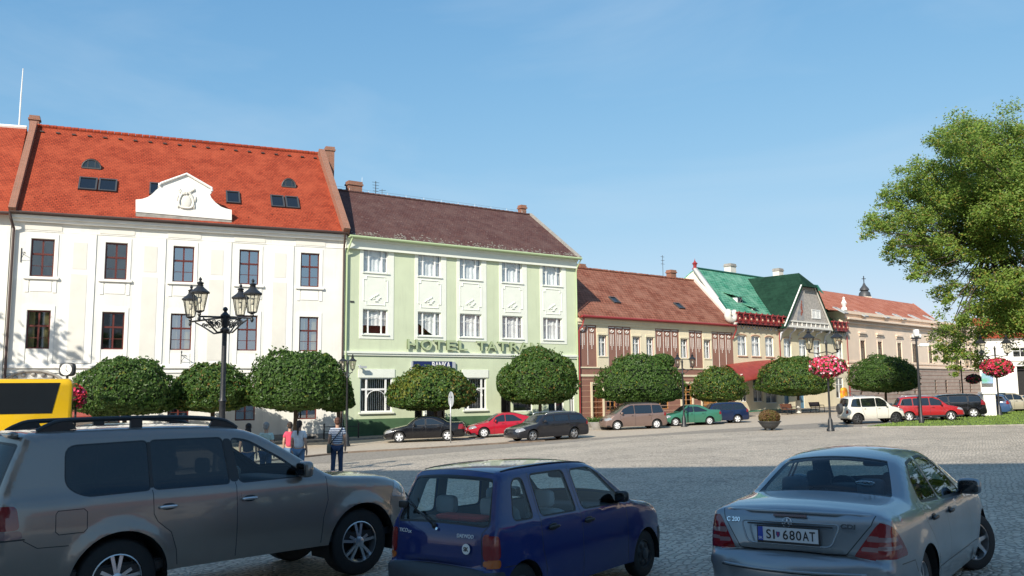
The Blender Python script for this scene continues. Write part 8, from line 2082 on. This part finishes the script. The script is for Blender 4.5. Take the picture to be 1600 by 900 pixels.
OCT = spec(4.51, 1.73, 1.43, 'lift', .93, 3.28, 2.6, 1.55, .52, deck=1.0, wheel=.31, wb=2.51, ro=1.08, nose=.64, capn=5, side=[('silver', [(0.9, .55), (3.6, .55), (3.6, .585), (0.9, .585)])] if False else None)
put_car('parked_car', 'bright red hatchback nosed in behind the dark grey estate', OCT, P_red, 787, 0, 180+12, base_row=682)
PAS = spec(4.77, 1.82, 1.48, 'wagon', .97, 3.45, 2.85, .80, .45, wheel=.325, wb=2.71, ro=1.10, belt=1.0, spoke='twin5', nose=.66, tailz=(.78, .98))
p_, pi_ = put_car('parked_car', 'dark grey estate car with silver roof rails facing left in front of the red hatchback', PAS, P_grey, 854, 0, 180+32, base_row=687.5, rim=M['alloy'])
for sg in (-1, 1): q = MB(); q.tube([(.7, sg*.62, 1.44), (.85, sg*.62, 1.51), (1.8, sg*.62, 1.535), (2.6, sg*.62, 1.50), (2.85, sg*.62, 1.42)], .02, 6); q.build('roof_rail', M['alloy'], p_, smooth=True)
ZAF = spec(4.32, 1.74, 1.66, 'mpv', 1.02, 3.55, 2.65, .75, .42, wheel=.31, wb=2.69, ro=.80, belt=1.0, nose=.72, tailz=(.82, 1.08), tum=.30, capn=5)
z_, zi_ = put_car('parked_car', 'mauve-brown minivan with roof rails parked by the concrete planter', ZAF, P_brown, 989, 0, 180+12, base_row=670.5)
for sg in (-1, 1): q = MB(); q.tube([(.6, sg*.60, 1.64), (.75, sg*.60, 1.70), (2.4, sg*.60, 1.71), (2.6, sg*.60, 1.62)], .018, 6); q.build('roof_rail', M['trim_black'], z_, smooth=True)
ACC = spec(4.24, 1.67, 1.40, 'sedan', .93, 3.05, 2.45, 1.5, .85, deck=1.02, wheel=.29, wb=2.44, ro=.98, nose=.66, tailz=(.70, .92), capn=7, side=None)
put_car('parked_car', 'mint green saloon tucked behind the mauve-brown minivan', ACC, P_green, 1078, 0, 180+10, base_row=664.5)
FAB = spec(4.22, 1.65, 1.46, 'wagon', .95, 3.05, 2.45, .72, .42, wheel=.30, wb=2.46, ro=.95, spoke='five', tailz=(.75, 1.0))
put_car('parked_car', 'navy blue estate behind the mint green saloon', FAB, P_dblue, 1122, 0, 180+8, base_row=661.5, rim=M['hubcap'])
VIT = spec(3.86, 1.70, 1.72, 'suv', 1.08, 2.95, 2.35, .55, .30, wheel=.345, wb=2.48, ro=.68, belt=1.06, nose=.84, sill=.34, tailz=(.68, .90), spoke='six', tum=.24, tail_len=.10)
v_, vi_ = put_car('parked_car', 'off-white small off-roader with a spare wheel on its back door', VIT, P_white, 1362, 0, 0+4, base_row=661.5, rim=M['iron_grey'])
q = MB(); q.lathe([(0.0, -.11), (.28, -.11), (.335, -.06), (.335, .08), (.30, .10), (0, .10)], 24, -.10, 0, .98, axis='x'); q.build('spare_wheel', M['iron_grey'], v_, smooth=True, autosmooth=40)
for sg in (-1, 1): q = MB(); q.tube([(.5, sg*.56, 1.70), (.6, sg*.56, 1.75), (1.9, sg*.56, 1.76), (2.1, sg*.56, 1.68)], .016, 6); q.build('roof_rail', M['alloy'], v_, smooth=True)
SX4 = spec(4.14, 1.74, 1.60, 'wagon', 1.02, 3.15, 2.45, .70, .40, wheel=.32, wb=2.5, ro=.78, nose=.78, sill=.30, tailz=(.85, 1.1), spoke='five', side=[('cladding', [(-.1, .28), (4.5, .28), (4.5, .40), (-.1, .40)])])
x_, xi_ = put_car('parked_car', 'red raised hatchback between the white off-roader and the black minivan', SX4, P_red2, 1450, 0, 0-12, base_row=657.5)
for sg in (-1, 1): q = MB(); q.tube([(.6, sg*.58, 1.57), (.75, sg*.58, 1.63), (2.2, sg*.58, 1.64), (2.4, sg*.58, 1.55)], .02, 6); q.build('roof_rail', M['alloy'], x_, smooth=True)
VAN = spec(4.4, 1.85, 1.60, 'mpv', 1.05, 3.65, 2.85, .80, .45, wheel=.33, wb=2.7, ro=.88, nose=.78, tailz=(.85, 1.20), spoke='five', tail_len=.40)
put_car('parked_car', 'black minivan with red tail lamps at the back edge of the lawn', VAN, P_black, 1484, 0, 180-14, base_row=652.5, rim=M['hubcap'])
put_car('parked_car', 'blue car half hidden behind the white stone block', FAB, P_blue2, 1528, 0, 180-30, base_row=648)
put_car('parked_car', 'champagne estate car right of the white stone block', FAB, P_cream, 1578, 0, 0-4, base_row=643.5)
put_car('parked_car', 'dark car at the right edge behind the champagne one', FAB, P_black, 1622, 0, 180, base_row=641.5)
put_car('parked_car', 'white van-like car behind the silver-beige roof next to the bus', VIT, P_white, 143, 36, 180, rim=M['iron_grey'])
